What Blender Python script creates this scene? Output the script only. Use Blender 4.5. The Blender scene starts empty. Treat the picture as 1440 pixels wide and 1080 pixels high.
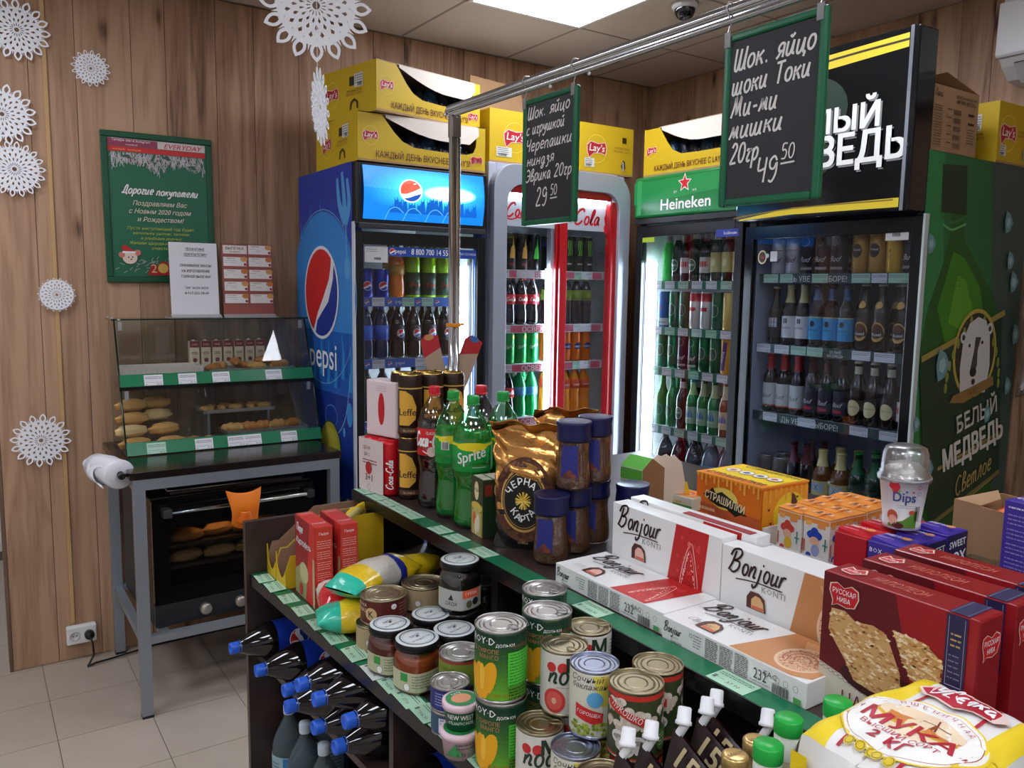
import bpy, bmesh, math, random
from mathutils import Vector, Matrix
from math import sin, cos, pi, radians
random.seed(7)
SC = bpy.context.scene
COL = SC.collection
# ---------------------------------------------------------------- camera
F_PX, TILT, ROLL, HEAD = 1141.1, .117338, .0141648, .594655
fw = Vector((sin(HEAD)*cos(TILT), cos(HEAD)*cos(TILT), -sin(TILT)))
rt = Vector((cos(HEAD), -sin(HEAD), 0)); up = rt.cross(fw)
r2 = rt*cos(ROLL)+up*sin(ROLL); u2 = -rt*sin(ROLL)+up*cos(ROLL)
cd = bpy.data.cameras.new('camera'); cam = bpy.data.objects.new('camera', cd); COL.objects.link(cam)
cam.matrix_world = Matrix(((r2.x, u2.x, -fw.x, 0), (r2.y, u2.y, -fw.y, 0), (r2.z, u2.z, -fw.z, 1.55), (0, 0, 0, 1)))
cd.sensor_width = 36; cd.lens = F_PX/1440*36; cd.clip_start = .02; cd.clip_end = 50
SC.camera = cam
# ---------------------------------------------------------------- world, exposure
w = bpy.data.worlds.new('world'); SC.world = w; w.use_nodes = True
w.node_tree.nodes['Background'].inputs[0].default_value = (.75, .82, 1, 1)
w.node_tree.nodes['Background'].inputs[1].default_value = .5
SC.view_settings.view_transform = 'Standard'; SC.view_settings.look = 'None'
SC.view_settings.exposure = 0.0; SC.view_settings.gamma = 1; SC.view_settings.use_curve_mapping = False
PANEL_EMIT, LED_EMIT = 15.0, 70.0
try:
    SC.cycles.max_bounces = 8; SC.cycles.transparent_max_bounces = 24; SC.cycles.caustics_reflective = False
    SC.cycles.caustics_refractive = False; SC.cycles.sample_clamp_indirect = 4; SC.cycles.use_denoising = True
except Exception:
    pass

# ---------------------------------------------------------------- materials
def lin(c):
    return tuple(((x/255/12.92) if x/255 <= .04045 else ((x/255+.055)/1.055)**2.4) for x in c)+(1,)
MC = {}
def M(col, rough=.5, metal=0, noise=0, scale=30, bump=0, trans=0, emit=0, spec=.5, coat=0, ior=1.45, ecol=None):
    key = (tuple(col), rough, metal, noise, scale, bump, trans, emit, spec, coat, ior, ecol)
    if key in MC: return MC[key]
    m = bpy.data.materials.new('surface'); m.use_nodes = True
    nt = m.node_tree; b = nt.nodes['Principled BSDF']
    b.inputs['Base Color'].default_value = lin(col); b.inputs['Roughness'].default_value = rough
    b.inputs['Metallic'].default_value = metal; b.inputs['Specular IOR Level'].default_value = spec
    b.inputs['Transmission Weight'].default_value = trans; b.inputs['IOR'].default_value = ior
    b.inputs['Coat Weight'].default_value = coat
    if emit:
        b.inputs['Emission Color'].default_value = lin(ecol or col); b.inputs['Emission Strength'].default_value = emit
    if noise or bump:
        tc = nt.nodes.new('ShaderNodeTexCoord'); n = nt.nodes.new('ShaderNodeTexNoise')
        n.inputs['Scale'].default_value = scale; n.inputs['Detail'].default_value = 4
        nt.links.new(tc.outputs['Object'], n.inputs['Vector'])
        if noise:
            mx = nt.nodes.new('ShaderNodeMix'); mx.data_type = 'RGBA'
            l = lin(col)
            mx.inputs[6].default_value = tuple(min(1, x*(1-noise)) for x in l[:3])+(1,)
            mx.inputs[7].default_value = tuple(min(1, x*(1+noise)) for x in l[:3])+(1,)
            nt.links.new(n.outputs['Fac'], mx.inputs[0]); nt.links.new(mx.outputs[2], b.inputs['Base Color'])
        if bump:
            bp = nt.nodes.new('ShaderNodeBump'); bp.inputs['Strength'].default_value = bump; bp.inputs['Distance'].default_value = .01
            nt.links.new(n.outputs['Fac'], bp.inputs['Height']); nt.links.new(bp.outputs[0], b.inputs['Normal'])
    MC[key] = m; return m
def clear(tint, gloss=.08, rough=.02):
    """thin clear sheet: tinted see-through mixed with a mirror sheen"""
    key = ('clear', tuple(tint), gloss, rough)
    if key in MC: return MC[key]
    m = bpy.data.materials.new('clear_sheet'); m.use_nodes = True; nt = m.node_tree; nt.nodes.clear()
    o = nt.nodes.new('ShaderNodeOutputMaterial'); t = nt.nodes.new('ShaderNodeBsdfTransparent'); g = nt.nodes.new('ShaderNodeBsdfGlossy')
    mx = nt.nodes.new('ShaderNodeMixShader'); lw = nt.nodes.new('ShaderNodeLayerWeight'); mt = nt.nodes.new('ShaderNodeMath')
    t.inputs[0].default_value = tuple((c/255)**.55 for c in tint)+(1,); g.inputs['Roughness'].default_value = rough; lw.inputs[0].default_value = .25
    mt.operation = 'MULTIPLY_ADD'; mt.inputs[1].default_value = .45; mt.inputs[2].default_value = gloss; mt.use_clamp = True
    nt.links.new(lw.outputs['Fresnel'], mt.inputs[0]); nt.links.new(mt.outputs[0], mx.inputs[0])
    nt.links.new(t.outputs[0], mx.inputs[1]); nt.links.new(g.outputs[0], mx.inputs[2]); nt.links.new(mx.outputs[0], o.inputs[0])
    MC[key] = m; return m
def wood(dark, mid, light, scale=(5, 5, .42), rough=.55, seam=0):
    m = bpy.data.materials.new('wood_grain'); m.use_nodes = True; nt = m.node_tree; b = nt.nodes['Principled BSDF']
    N = nt.nodes.new; L = nt.links.new
    tc = N('ShaderNodeTexCoord'); oi = N('ShaderNodeObjectInfo'); ad = N('ShaderNodeVectorMath'); ad.operation = 'MULTIPLY_ADD'
    ad.inputs[1].default_value = (1, 1, 1); sc = N('ShaderNodeVectorMath'); sc.operation = 'SCALE'; sc.inputs[0].default_value = (31, 17, 23)
    L(oi.outputs['Random'], sc.inputs['Scale']); L(tc.outputs['Object'], ad.inputs[0]); L(sc.outputs[0], ad.inputs[2])
    mp = N('ShaderNodeMapping'); mp.inputs['Scale'].default_value = scale; L(ad.outputs[0], mp.inputs[0])
    n1 = N('ShaderNodeTexNoise'); n1.inputs['Scale'].default_value = 1.1; n1.inputs['Detail'].default_value = 5; n1.inputs['Distortion'].default_value = .8
    L(mp.outputs[0], n1.inputs['Vector'])
    wv = N('ShaderNodeMath'); wv.operation = 'MULTIPLY'; wv.inputs[1].default_value = 10; L(n1.outputs['Fac'], wv.inputs[0])
    fr = N('ShaderNodeMath'); fr.operation = 'PINGPONG'; fr.inputs[1].default_value = 1; L(wv.outputs[0], fr.inputs[0])
    n2 = N('ShaderNodeTexNoise'); n2.inputs['Scale'].default_value = 14; n2.inputs['Detail'].default_value = 6
    mp2 = N('ShaderNodeMapping'); mp2.inputs['Scale'].default_value = (scale[0]*1.2, scale[1]*1.2, scale[2]*.6); L(ad.outputs[0], mp2.inputs[0]); L(mp2.outputs[0], n2.inputs['Vector'])
    vo = N('ShaderNodeTexVoronoi'); vo.inputs['Scale'].default_value = 1.0; vo.voronoi_dimensions = '2D'
    sp = N('ShaderNodeSeparateXYZ'); cb = N('ShaderNodeCombineXYZ'); xy = N('ShaderNodeMath'); xy.operation = 'ADD'; kz = N('ShaderNodeMath'); kz.operation = 'MULTIPLY'; kz.inputs[1].default_value = 1.25; kx = N('ShaderNodeMath'); kx.operation = 'MULTIPLY'; kx.inputs[1].default_value = 2.9
    L(ad.outputs[0], sp.inputs[0]); L(sp.outputs[0], xy.inputs[0]); L(sp.outputs[1], xy.inputs[1]); L(xy.outputs[0], kx.inputs[0]); L(kx.outputs[0], cb.inputs[0]); L(sp.outputs[2], kz.inputs[0]); L(kz.outputs[0], cb.inputs[1]); L(cb.outputs[0], vo.inputs['Vector'])
    kn = N('ShaderNodeMapRange'); kn.inputs[1].default_value = .015; kn.inputs[2].default_value = .085; kn.inputs[3].default_value = .38; kn.inputs[4].default_value = 0
    L(vo.outputs['Distance'], kn.inputs[0])
    a = N('ShaderNodeMath'); a.operation = 'MULTIPLY_ADD'; a.inputs[1].default_value = .34; L(fr.outputs[0], a.inputs[0])
    h = N('ShaderNodeMath'); h.operation = 'MULTIPLY'; h.inputs[1].default_value = .52; L(n2.outputs['Fac'], h.inputs[0]); L(h.outputs[0], a.inputs[2])
    s = N('ShaderNodeMath'); s.operation = 'SUBTRACT'; L(a.outputs[0], s.inputs[0]); L(kn.outputs[0], s.inputs[1])
    s2 = N('ShaderNodeMath'); s2.operation = 'MULTIPLY_ADD'; s2.inputs[1].default_value = .3; L(oi.outputs['Random'], s2.inputs[0]); L(s.outputs[0], s2.inputs[2])
    cr = N('ShaderNodeValToRGB'); e = cr.color_ramp.elements
    e[0].position = .12; e[0].color = lin(dark); e[1].position = .75; e[1].color = lin(light)
    k = e.new(.42); k.color = lin(mid)
    L(s2.outputs[0], cr.inputs[0]); L(cr.outputs[0], b.inputs['Base Color']); b.inputs['Roughness'].default_value = rough
    bp = N('ShaderNodeBump'); bp.inputs['Strength'].default_value = .15; bp.inputs['Distance'].default_value = .004
    L(n2.outputs['Fac'], bp.inputs['Height']); L(bp.outputs[0], b.inputs['Normal'])
    return m

# ---------------------------------------------------------------- mesh building
class MB:
    def __init__(s): s.v = []; s.f = []; s.m = []; s.s = []
    def face(s, idx, m=0, sm=False): s.f.append(tuple(idx)); s.m.append(m); s.s.append(sm)
    def add(s, vs, fs, m=0, sm=False):
        b = len(s.v); s.v += [tuple(p) for p in vs]
        for f in fs: s.face([b+i for i in f], m, sm)
        return s
    def box(s, x0, x1, y0, y1, z0, z1, m=0):
        return s.add([(x0,y0,z0),(x1,y0,z0),(x1,y1,z0),(x0,y1,z0),(x0,y0,z1),(x1,y0,z1),(x1,y1,z1),(x0,y1,z1)],
                     [(0,3,2,1),(4,5,6,7),(0,1,5,4),(1,2,6,5),(2,3,7,6),(3,0,4,7)], m)
    def hull8(s, p, m=0, sm=False):
        return s.add(p, [(0,3,2,1),(4,5,6,7),(0,1,5,4),(1,2,6,5),(2,3,7,6),(3,0,4,7)], m, sm)
    def lathe(s, prof, n=24, m=0, cx=0, cy=0, sq=0, ms=None, sy=1, sm=True):
        """revolve (r, z); sq rounds the plan towards a square; ms = material per band"""
        rings = []
        for r, z in prof:
            if r < 1e-6: rings.append([len(s.v)]); s.v.append((cx, cy, z)); continue
            base = len(s.v)
            for i in range(n):
                a = 2*pi*i/n; k = 1
                if sq: k = 1+sq*(1-max(abs(cos(a)), abs(sin(a))))/.2929*.36
                s.v.append((cx+r*k*cos(a), cy+r*k*sin(a)*sy, z))
            rings.append(list(range(base, base+n)))
        for j in range(len(rings)-1):
            A, B = rings[j], rings[j+1]; mm = ms[j] if ms else m
            if len(A) == 1 and len(B) == 1: continue
            for i in range(n):
                k = (i+1) % n
                if len(A) == 1: s.face((A[0], B[k], B[i]), mm, sm)
                elif len(B) == 1: s.face((A[i], A[k], B[0]), mm, sm)
                else: s.face((A[i], A[k], B[k], B[i]), mm, sm)
        return s
    def tube(s, pts, r, n=8, m=0, closed=False, cap=True):
        pts = [Vector(p) for p in pts]; N = len(pts); rr = r if isinstance(r, (list, tuple)) else [r]*N
        rings = []; ref = None
        for i, p in enumerate(pts):
            if closed: d = pts[(i+1) % N]-pts[i-1]
            else: d = pts[min(i+1, N-1)]-pts[max(i-1, 0)]
            d.normalize()
            if ref is None: ref = Vector((0, 0, 1)) if abs(d.z) < .9 else Vector((1, 0, 0))
            a = d.cross(ref); a.normalize(); b = a.cross(d); b.normalize(); ref = b
            base = len(s.v)
            for k in range(n):
                t = 2*pi*k/n; q = p+(a*cos(t)+b*sin(t))*rr[i]; s.v.append(tuple(q))
            rings.append(base)
        for i in range(N if closed else N-1):
            A, B = rings[i], rings[(i+1) % N]
            for k in range(n):
                q = (k+1) % n; s.face((A+k, A+q, B+q, B+k), m, True)
        if cap and not closed:
            s.face([rings[0]+k for k in range(n)], m); s.face([rings[-1]+k for k in reversed(range(n))], m)
        return s
    def prism(s, poly, a0, a1, axis='z', m=0):
        """extrude a 2D polygon; axis y: poly is (x, z); axis x: poly is (y, z)"""
        n = len(poly)
        def P(p, a): return (p[0], p[1], a) if axis == 'z' else ((p[0], a, p[1]) if axis == 'y' else (a, p[0], p[1]))
        vs = [P(p, a0) for p in poly]+[P(p, a1) for p in poly]
        return s.add(vs, [tuple(range(n))[::-1], tuple(range(n, 2*n))]+[(i, (i+1) % n, n+(i+1) % n, n+i) for i in range(n)], m)
    def blob(s, c, r, n=12, k=8, m=0, amp=0, seed=0, freq=3, flat=0):
        """bumpy ellipsoid"""
        rnd = random.Random(seed); ph = [rnd.uniform(0, 6.28) for _ in range(6)]; b = len(s.v); rows = []
        for j in range(k+1):
            t = pi*j/k; row = []
            for i in range(n if 0 < j < k else 1):
                a = 2*pi*i/n; d = 1+amp*(sin(freq*a+ph[0]+2*t)*.5+sin(freq*1.7*t+ph[1]+a)*.5)*sin(t)
                x, y, z = sin(t)*cos(a)*d, sin(t)*sin(a)*d, cos(t)*d
                if flat and z < -flat: z = -flat
                row.append(len(s.v)); s.v.append((c[0]+r[0]*x, c[1]+r[1]*y, c[2]+r[2]*z))
            rows.append(row)
        for j in range(k):
            A, B = rows[j], rows[j+1]
            for i in range(n):
                q = (i+1) % n
                if len(A) == 1: s.face((A[0], B[i], B[q]), m, True)
                elif len(B) == 1: s.face((A[i], B[0], A[q]), m, True)
                else: s.face((A[i], B[i], B[q], A[q]), m, True)
        return s
    def sheet(s, fn, nu, nv, m=0, sm=True):
        b = len(s.v)
        for j in range(nv+1):
            for i in range(nu+1): s.v.append(tuple(fn(i/nu, j/nv)))
        for j in range(nv):
            for i in range(nu):
                a = b+j*(nu+1)+i; s.face((a, a+1, a+nu+2, a+nu+1), m, sm)
        return s
    def mesh(s, mats):
        me = bpy.data.meshes.new('mesh'); me.from_pydata(s.v, [], s.f)
        for m in mats: me.materials.append(m)
        me.polygons.foreach_set('material_index', s.m); me.polygons.foreach_set('use_smooth', s.s); me.update()
        return me

def tag(o, label=None, cat=None, group=None, kind=None):
    if label: o['label'] = label
    if cat: o['category'] = cat
    if group: o['group'] = group
    if kind: o['kind'] = kind
    return o
def obj(name, mb, mats, parent=None, loc=(0, 0, 0), rot=(0, 0, 0), label=None, bevel=0, solid=0, seg=2):
    me = mb if isinstance(mb, bpy.types.Mesh) else mb.mesh(mats if isinstance(mats, (list, tuple)) else [mats])
    o = bpy.data.objects.new(name, me); COL.objects.link(o); o.location = loc; o.rotation_euler = rot
    if parent: o.parent = parent
    if label: o['label'] = label
    if solid:
        k = o.modifiers.new('solid', 'SOLIDIFY'); k.thickness = solid; k.offset = 0
    if bevel:
        k = o.modifiers.new('bevel', 'BEVEL'); k.width = bevel; k.segments = seg; k.limit_method = 'ANGLE'; k.angle_limit = radians(40)
    return o
def thing(name, label, cat, loc=(0, 0, 0), rz=0, group=None, rot=None):
    o = bpy.data.objects.new(name, None); COL.objects.link(o); o.location = loc
    o.rotation_euler = rot or (0, 0, rz); o.empty_display_size = .05
    return tag(o, label, cat, group)
def dup(root, loc, rz=0, label=None, group=None, rot=None):
    r = root.copy(); COL.objects.link(r); r.location = loc; r.rotation_euler = rot or (0, 0, rz)
    if label: r['label'] = label
    if group: r['group'] = group
    for ch in list(root.children):
        c = ch.copy(); COL.objects.link(c); c.parent = r
        for g in ch.children:
            d = g.copy(); COL.objects.link(d); d.parent = c
    return r

# ---------------------------------------------------------------- printed art (flat print on real surfaces)
TX = {}
def text_geo(s, bold=0, shear=0, space=1, res=2):
    key = (s, bold, shear, space, res)
    if key in TX: return TX[key]
    cu = bpy.data.curves.new('print', 'FONT'); cu.body = s; cu.size = 1; cu.shear = shear; cu.offset = bold
    cu.space_character = space; cu.resolution_u = res; cu.fill_mode = 'FRONT'
    ob = bpy.data.objects.new('print', cu); COL.objects.link(ob)
    dg = bpy.context.evaluated_depsgraph_get(); me = ob.evaluated_get(dg).to_mesh()
    vs = [(v.co.x, v.co.y) for v in me.vertices]; fs = [tuple(p.vertices) for p in me.polygons]
    ob.evaluated_get(dg).to_mesh_clear(); bpy.data.objects.remove(ob); bpy.data.curves.remove(cu)
    if vs:
        x0 = min(v[0] for v in vs); x1 = max(v[0] for v in vs)
    else: x0 = x1 = 0
    TX[key] = (vs, fs, x0, x1); return TX[key]
# hand lettering: strokes per letter, x-height .6, capital height 1
def _o(cx, cy, rx, ry, n=10, a0=90): return [(cx+rx*cos(radians(a0+360*i/n)), cy+ry*sin(radians(a0+360*i/n))) for i in range(n+1)]
HG = {
 'Ш': (.72, [[(0,1),(.02,.2),(.1,0),(.22,.08),(.3,.95)], [(.3,.95),(.3,.15),(.38,0),(.52,.1),(.62,1)], [(.62,1),(.6,.1),(.7,0)]]),
 'ш': (.72, [[(0,.6),(.02,.12),(.1,0),(.2,.08),(.28,.6)], [(.28,.6),(.28,.1),(.36,0),(.48,.08),(.56,.6)], [(.56,.6),(.55,.08),(.66,0)]]),
 'о': (.46, [_o(.2,.3,.18,.3)]), 'О': (.6, [_o(.27,.5,.25,.48)]), '0': (.52, [_o(.22,.5,.2,.48)]),
 'к': (.45, [[(.04,.62),(.03,0)], [(.36,.6),(.06,.28),(.2,.3),(.38,0)]]), '.': (.22, [[(.06,.02),(.09,.05)]]),
 'я': (.46, [[(.36,.6),(.35,0)], [(.36,.58),(.2,.62),(.07,.48),(.12,.3),(.35,.28)], [(.2,.28),(.1,.08),(0,0)]]),
 'и': (.5, [[(.03,.6),(.02,.15),(.1,0),(.25,.1),(.35,.6)], [(.35,.6),(.34,.08),(.46,.02)]]),
 'й': (.5, [[(.03,.6),(.02,.15),(.1,0),(.25,.1),(.35,.6)], [(.35,.6),(.34,.08),(.46,.02)], [(.1,.86),(.2,.76),(.32,.9)]]),
 'ц': (.5, [[(.03,.6),(.02,.15),(.1,0),(.25,.1),(.35,.6)], [(.35,.6),(.35,.05),(.46,0),(.42,-.2)]]),
 'с': (.4, [[(.34,.52),(.2,.6),(.04,.4),(.05,.12),(.2,0),(.36,.1)]]), '-': (.4, [[(.04,.32),(.3,.34)]]),
 'Т': (.58, [[(0,.98),(.52,1)], [(.27,.98),(.25,0)]]), 'М': (.75, [[(0,0),(.12,.5),(.18,1),(.28,.4),(.34,.15),(.52,1),(.54,.3),(.64,0)]]),
 'м': (.58, [[(0,0),(.1,.3),(.14,.6),(.22,.2),(.26,.1),(.4,.6),(.42,.15),(.52,0)]]),
 '2': (.5, [[(.04,.8),(.16,1),(.34,.92),(.34,.66),(.04,.08),(.1,.02),(.42,.04)]]),
 'г': (.36, [[(.04,.5),(.1,.6),(.28,.5),(.26,.58),(.08,.15),(.16,0),(.3,.06)]]),
 'р': (.46, [[(.06,.6),(.06,-.38)], [(.06,.4),(.2,.6),(.36,.5),(.36,.2),(.2,.02),(.07,.12)]]),
 'Ч': (.5, [[(.04,1),(.04,.6),(.18,.48),(.38,.6)], [(.4,1),(.36,0)]]), '4': (.5, [[(.06,1),(.04,.55),(.14,.48),(.4,.56)], [(.42,.98),(.36,0)]]),
 '9': (.5, [[(.38,.8),(.24,.98),(.05,.82),(.08,.55),(.26,.5),(.38,.72),(.38,.3),(.22,0),(.06,.06)]]),
 '5': (.5, [[(.4,1),(.1,.98),(.08,.58),(.26,.62),(.4,.4),(.3,.06),(.04,.04)]]),
 'у': (.44, [[(.03,.6),(.05,.25),(.2,.2),(.34,.6)], [(.34,.6),(.3,-.1),(.14,-.36),(0,-.25)]]),
 'е': (.42, [[(.04,.3),(.34,.36),(.3,.58),(.14,.6),(.04,.35),(.12,.03),(.36,.1)]]),
 'п': (.48, [[(.04,.58),(.04,0)], [(.05,.45),(.2,.62),(.34,.5),(.34,.1),(.44,0)]]),
 'а': (.46, [[(.34,.54),(.16,.6),(.03,.35),(.08,.04),(.22,.06),(.34,.5),(.34,.1),(.44,0)]]),
 'н': (.48, [[(.05,.6),(.04,0)], [(.36,.62),(.35,0)], [(.04,.3),(.36,.33)]]),
 'д': (.5, [[(.36,.5),(.2,.6),(.04,.35),(.1,.05),(.26,.08),(.36,.5),(.32,-.25),(.18,-.38),(.08,-.25),(.48,.06)]]),
 'з': (.4, [[(.05,.5),(.2,.6),(.3,.46),(.14,.33),(.32,.2),(.24,-.25),(.08,-.3)]]),
 'Э': (.56, [[(.03,.88),(.2,1),(.44,.75),(.44,.25),(.2,0),(.02,.12)], [(.12,.5),(.45,.52)]]),
 'в': (.42, [[(.05,0),(.06,.85),(.2,1),(.28,.8),(.08,.45),(.32,.4),(.34,.1),(.06,.02)]]),
 'B': (.8, [[(.25,.95),(.15,.4),(0,.02)], [(-.05,.7),(.1,1),(.5,1.08),(.62,.85),(.4,.58),(.22,.52),(.58,.5),(.6,.2),(.35,-.02),(.1,.05)]]),
 'o': (.44, [_o(.2,.26,.16,.26)]), 'n': (.46, [[(.04,.5),(.0,0)], [(.03,.25),(.2,.52),(.32,.42),(.28,.05),(.42,.08)]]),
 'j': (.3, [[(.14,.5),(.08,-.2),(-.12,-.4),(-.2,-.25)], [(.17,.7),(.19,.74)]]),
 'u': (.46, [[(.04,.5),(.03,.1),(.12,0),(.28,.15),(.33,.5)], [(.33,.5),(.3,.06),(.42,.06)]]),
 'r': (.36, [[(.05,.5),(.0,0)], [(.03,.25),(.14,.48),(.32,.5)]]),
 'C': (.7, [[(.62,.8),(.5,1),(.2,.85),(.02,.4),(.12,.02),(.4,.02),(.6,.25)]]),
 'c': (.36, [[(.3,.42),(.16,.52),(.02,.25),(.12,0),(.34,.1)]]),
 'a': (.46, [[(.3,.46),(.14,.52),(.02,.28),(.06,.02),(.2,.06),(.32,.5),(.3,.08),(.44,.06)]]),
 'l': (.28, [[(.0,.1),(.2,.7),(.18,.98),(.06,.8),(.04,.15),(.14,0),(.26,.1)]]),
 'У': (.5, [[(.05,.95),(.1,.5),(.25,.45),(.42,.95)], [(.42,.95),(.35,.1),(.15,-.1),(.02,.05)]]),
 'л': (.46, [[(0,.02),(.1,.1),(.2,.6),(.34,.6),(.34,.1),(.42,0)]]),
 'Д': (.7, [[(.02,.05),(.2,.2),(.3,.95),(.5,.95),(.5,.1)], [(0,.05),(.62,.05),(.6,-.15)]]),
 'ы': (.6, [[(.04,.6),(.03,.05),(.2,.02),(.28,.18),(.05,.3)], [(.45,.6),(.44,.05),(.54,.02)]]),
 'т': (.6, [[(.04,.58),(.04,0)],[(.05,.45),(.16,.6),(.24,.5),(.24,0)],[(.25,.45),(.36,.6),(.45,.5),(.46,.08),(.56,0)]]),
 'С': (.6, [[(.5,.85),(.3,1),(.06,.7),(.06,.25),(.28,0),(.5,.15)]]), 'П': (.6, [[(.06,.95),(.04,0)],[(0,.95),(.54,.98)],[(.48,.97),(.46,0)]]), 'Л': (.6, [[(0,.02),(.1,.1),(.26,.98),(.46,.98),(.46,0)]]), 'К': (.56, [[(.06,1),(.04,0)],[(.46,1),(.08,.5),(.5,0)]]), 'ю': (.6, [[(.04,.6),(.03,0)],[(.04,.3),(.2,.3)], _o(.37,.3,.16,.3)]),
 'ь': (.4, [[(.04,.6),(.03,.05),(.2,.02),(.3,.18),(.05,.3)]]), ' ': (.32, []), '\u0301': (0, []),
}
def smooth(p, k=4):
    if len(p) < 3: return p
    out = []; q = [p[0]]+list(p)+[p[-1]]
    for i in range(1, len(q)-2):
        a, b, c, d = q[i-1:i+3]
        for j in range(k):
            t = j/k
            out.append(tuple(.5*((2*b[e])+(-a[e]+c[e])*t+(2*a[e]-5*b[e]+4*c[e]-d[e])*t*t+(-a[e]+3*b[e]-3*c[e]+d[e])*t**3) for e in (0, 1)))
    out.append(p[-1]); return out
class Art:
    """flat print: shapes in a (u, v) plane laid on a surface, one thin mesh"""
    def __init__(s): s.sh = []; s.mats = []; s.L = 0
    def mi(s, c, rough):
        m = c if not isinstance(c, tuple) else M(c, rough)
        if m not in s.mats: s.mats.append(m)
        return s.mats.index(m)
    def put(s, vs, fs, c, rough=.45):
        s.sh.append((vs, fs, s.mi(c, rough), s.L+(len(s.sh) % 12)*.08)); s.L += 1; return s
    def rect(s, u0, v0, u1, v1, c, **k): return s.put([(u0,v0),(u1,v0),(u1,v1),(u0,v1)], [(0,1,2,3)], c, **k)
    def ell(s, cu, cv, ru, rv, c, n=20, **k): return s.put([(cu+ru*cos(2*pi*i/n), cv+rv*sin(2*pi*i/n)) for i in range(n)], [tuple(range(n))], c, **k)
    def ring(s, cu, cv, ru, rv, t, c, n=24, **k):
        a = [(cu+ru*cos(2*pi*i/n), cv+rv*sin(2*pi*i/n)) for i in range(n)]; b = [(cu+(ru-t)*cos(2*pi*i/n), cv+(rv-t)*sin(2*pi*i/n)) for i in range(n)]
        return s.put(a+b, [(i, (i+1) % n, n+(i+1) % n, n+i) for i in range(n)], c, **k)
    def poly(s, p, c, **k): return s.put(list(p), [tuple(range(len(p)))], c, **k)
    def text(s, t, u, v, size, c, al='c', bold=0, shear=0, rot=0, sx=1, space=1, fit=None, res=None, **k):
        if bold > .004 and size > .012 and t.strip():
            b = bold*size*.45
            for dx, dy in ((-b, -b*.6), (b, -b*.6), (-b, b*.6)):
                s.text(t, u+dx, v+dy, size, c, al, 0, shear, rot, sx, space, fit, res, **k); s.L -= .6
            u += b; v += b*.6; bold = 0
        vs, fs, x0, x1 = text_geo(t, 0, shear, space, res or (1 if size < .02 else 3))
        if fit: sx = fit/((x1-x0)*size)
        off = {'l': -x0, 'c': -(x0+x1)/2, 'r': -x1}[al]; cr, sr = cos(rot), sin(rot)
        P = []
        for x, y in vs:
            X, Y = (x+off)*size*sx, y*size; P.append((u+X*cr-Y*sr, v+X*sr+Y*cr))
        return s.put(P, fs, c, **k)
    def line(s, pts, wd, c, k=4, **kw):
        p = smooth(pts, k) if k > 1 else pts; vs = []; fs = []
        for i, q in enumerate(p):
            a = p[max(i-1, 0)]; b = p[min(i+1, len(p)-1)]; dx, dy = b[0]-a[0], b[1]-a[1]; l = math.hypot(dx, dy) or 1
            ww = wd(i/(len(p)-1 or 1)) if callable(wd) else wd
            nx, ny = -dy/l*ww/2, dx/l*ww/2; vs += [(q[0]+nx, q[1]+ny), (q[0]-nx, q[1]-ny)]
        for i in range(len(p)-1): fs.append((2*i, 2*i+1, 2*i+3, 2*i+2))
        return s.put(vs, fs, c, **kw)
    def hand(s, t, u, v, size, c, wd=.1, slant=.15, rot=0, sx=1, rnd=0, fit=None, **k):
        if fit: sx = fit/(size*sum((HG.get(ch) or HG['о'])[0]+.06 for ch in t))
        x = 0; R = random.Random(len(t)); cr, sr = cos(rot), sin(rot)
        for ch in t:
            g = HG.get(ch) or HG['о']; dy = R.uniform(-rnd, rnd)
            for st in g[1]:
                P = []
                for a, b in st:
                    X = (x+a+b*slant)*size*sx; Y = (b+dy)*size; P.append((u+X*cr-Y*sr, v+X*sr+Y*cr))
                if len(P) == 2 and abs(P[0][0]-P[1][0])+abs(P[0][1]-P[1][1]) < size*.1: P[1] = (P[0][0]+wd*size*.8, P[0][1])
                s.line(P, wd*size, c, **k); s.L -= 1
            x += g[0]+.06
        s.L += 1; return s
    def lines(s, u0, v0, u1, n, dv, c, h=.0012, seed=1, **k):
        """rows of fine unreadable print"""
        R = random.Random(seed)
        for i in range(n):
            u = u0; v = v0-i*dv
            while u < u1-.002:
                l = min(R.uniform(.002, .009), u1-u)
                s.rect(u, v, u+l, v+h, c, **k); s.L -= 1; u += l+.0013
        s.L += 1; return s
    def bars(s, u0, v0, u1, v1, c=(20,20,20), seed=1):
        R = random.Random(seed); u = u0
        while u < u1:
            l = R.choice((.0006, .001, .0016)); s.rect(u, v0, min(u+l, u1), v1, c); s.L -= 1; u += l+R.choice((.0007, .0012))
        s.L += 1; return s
    def build(s, name, parent, mp, label=None, cyl=0, lift=.0003, step=.00012):
        mb = MB()
        for vs, fs, m, L in s.sh:
            if cyl:
                bm = bmesh.new(); bv = [bm.verts.new((a, b, 0)) for a, b in vs]
                for f in fs:
                    try: bm.faces.new([bv[i] for i in f])
                    except ValueError: pass
                u0 = min(a for a, b in vs); u1 = max(a for a, b in vs); st = cyl*.22; k = math.ceil(u0/st)
                while k*st < u1:
                    bmesh.ops.bisect_plane(bm, geom=bm.verts[:]+bm.edges[:]+bm.faces[:], plane_co=(k*st, 0, 0), plane_no=(1, 0, 0), dist=1e-6); k += 1
                bm.verts.index_update(); vv = [(v.co.x, v.co.y) for v in bm.verts]; ff = [tuple(v.index for v in f.verts) for f in bm.faces]; bm.free()
            else: vv, ff = vs, fs
            mb.add([mp(a, b, lift+L*step) for a, b in vv], ff, m)
        return obj(name, mb, s.mats, parent, label=label)
def flat(o, U, V):
    o, U, V = Vector(o), Vector(U).normalized(), Vector(V).normalized(); Nn = U.cross(V)
    return lambda a, b, h: o+U*a+V*b+Nn*h
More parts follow.
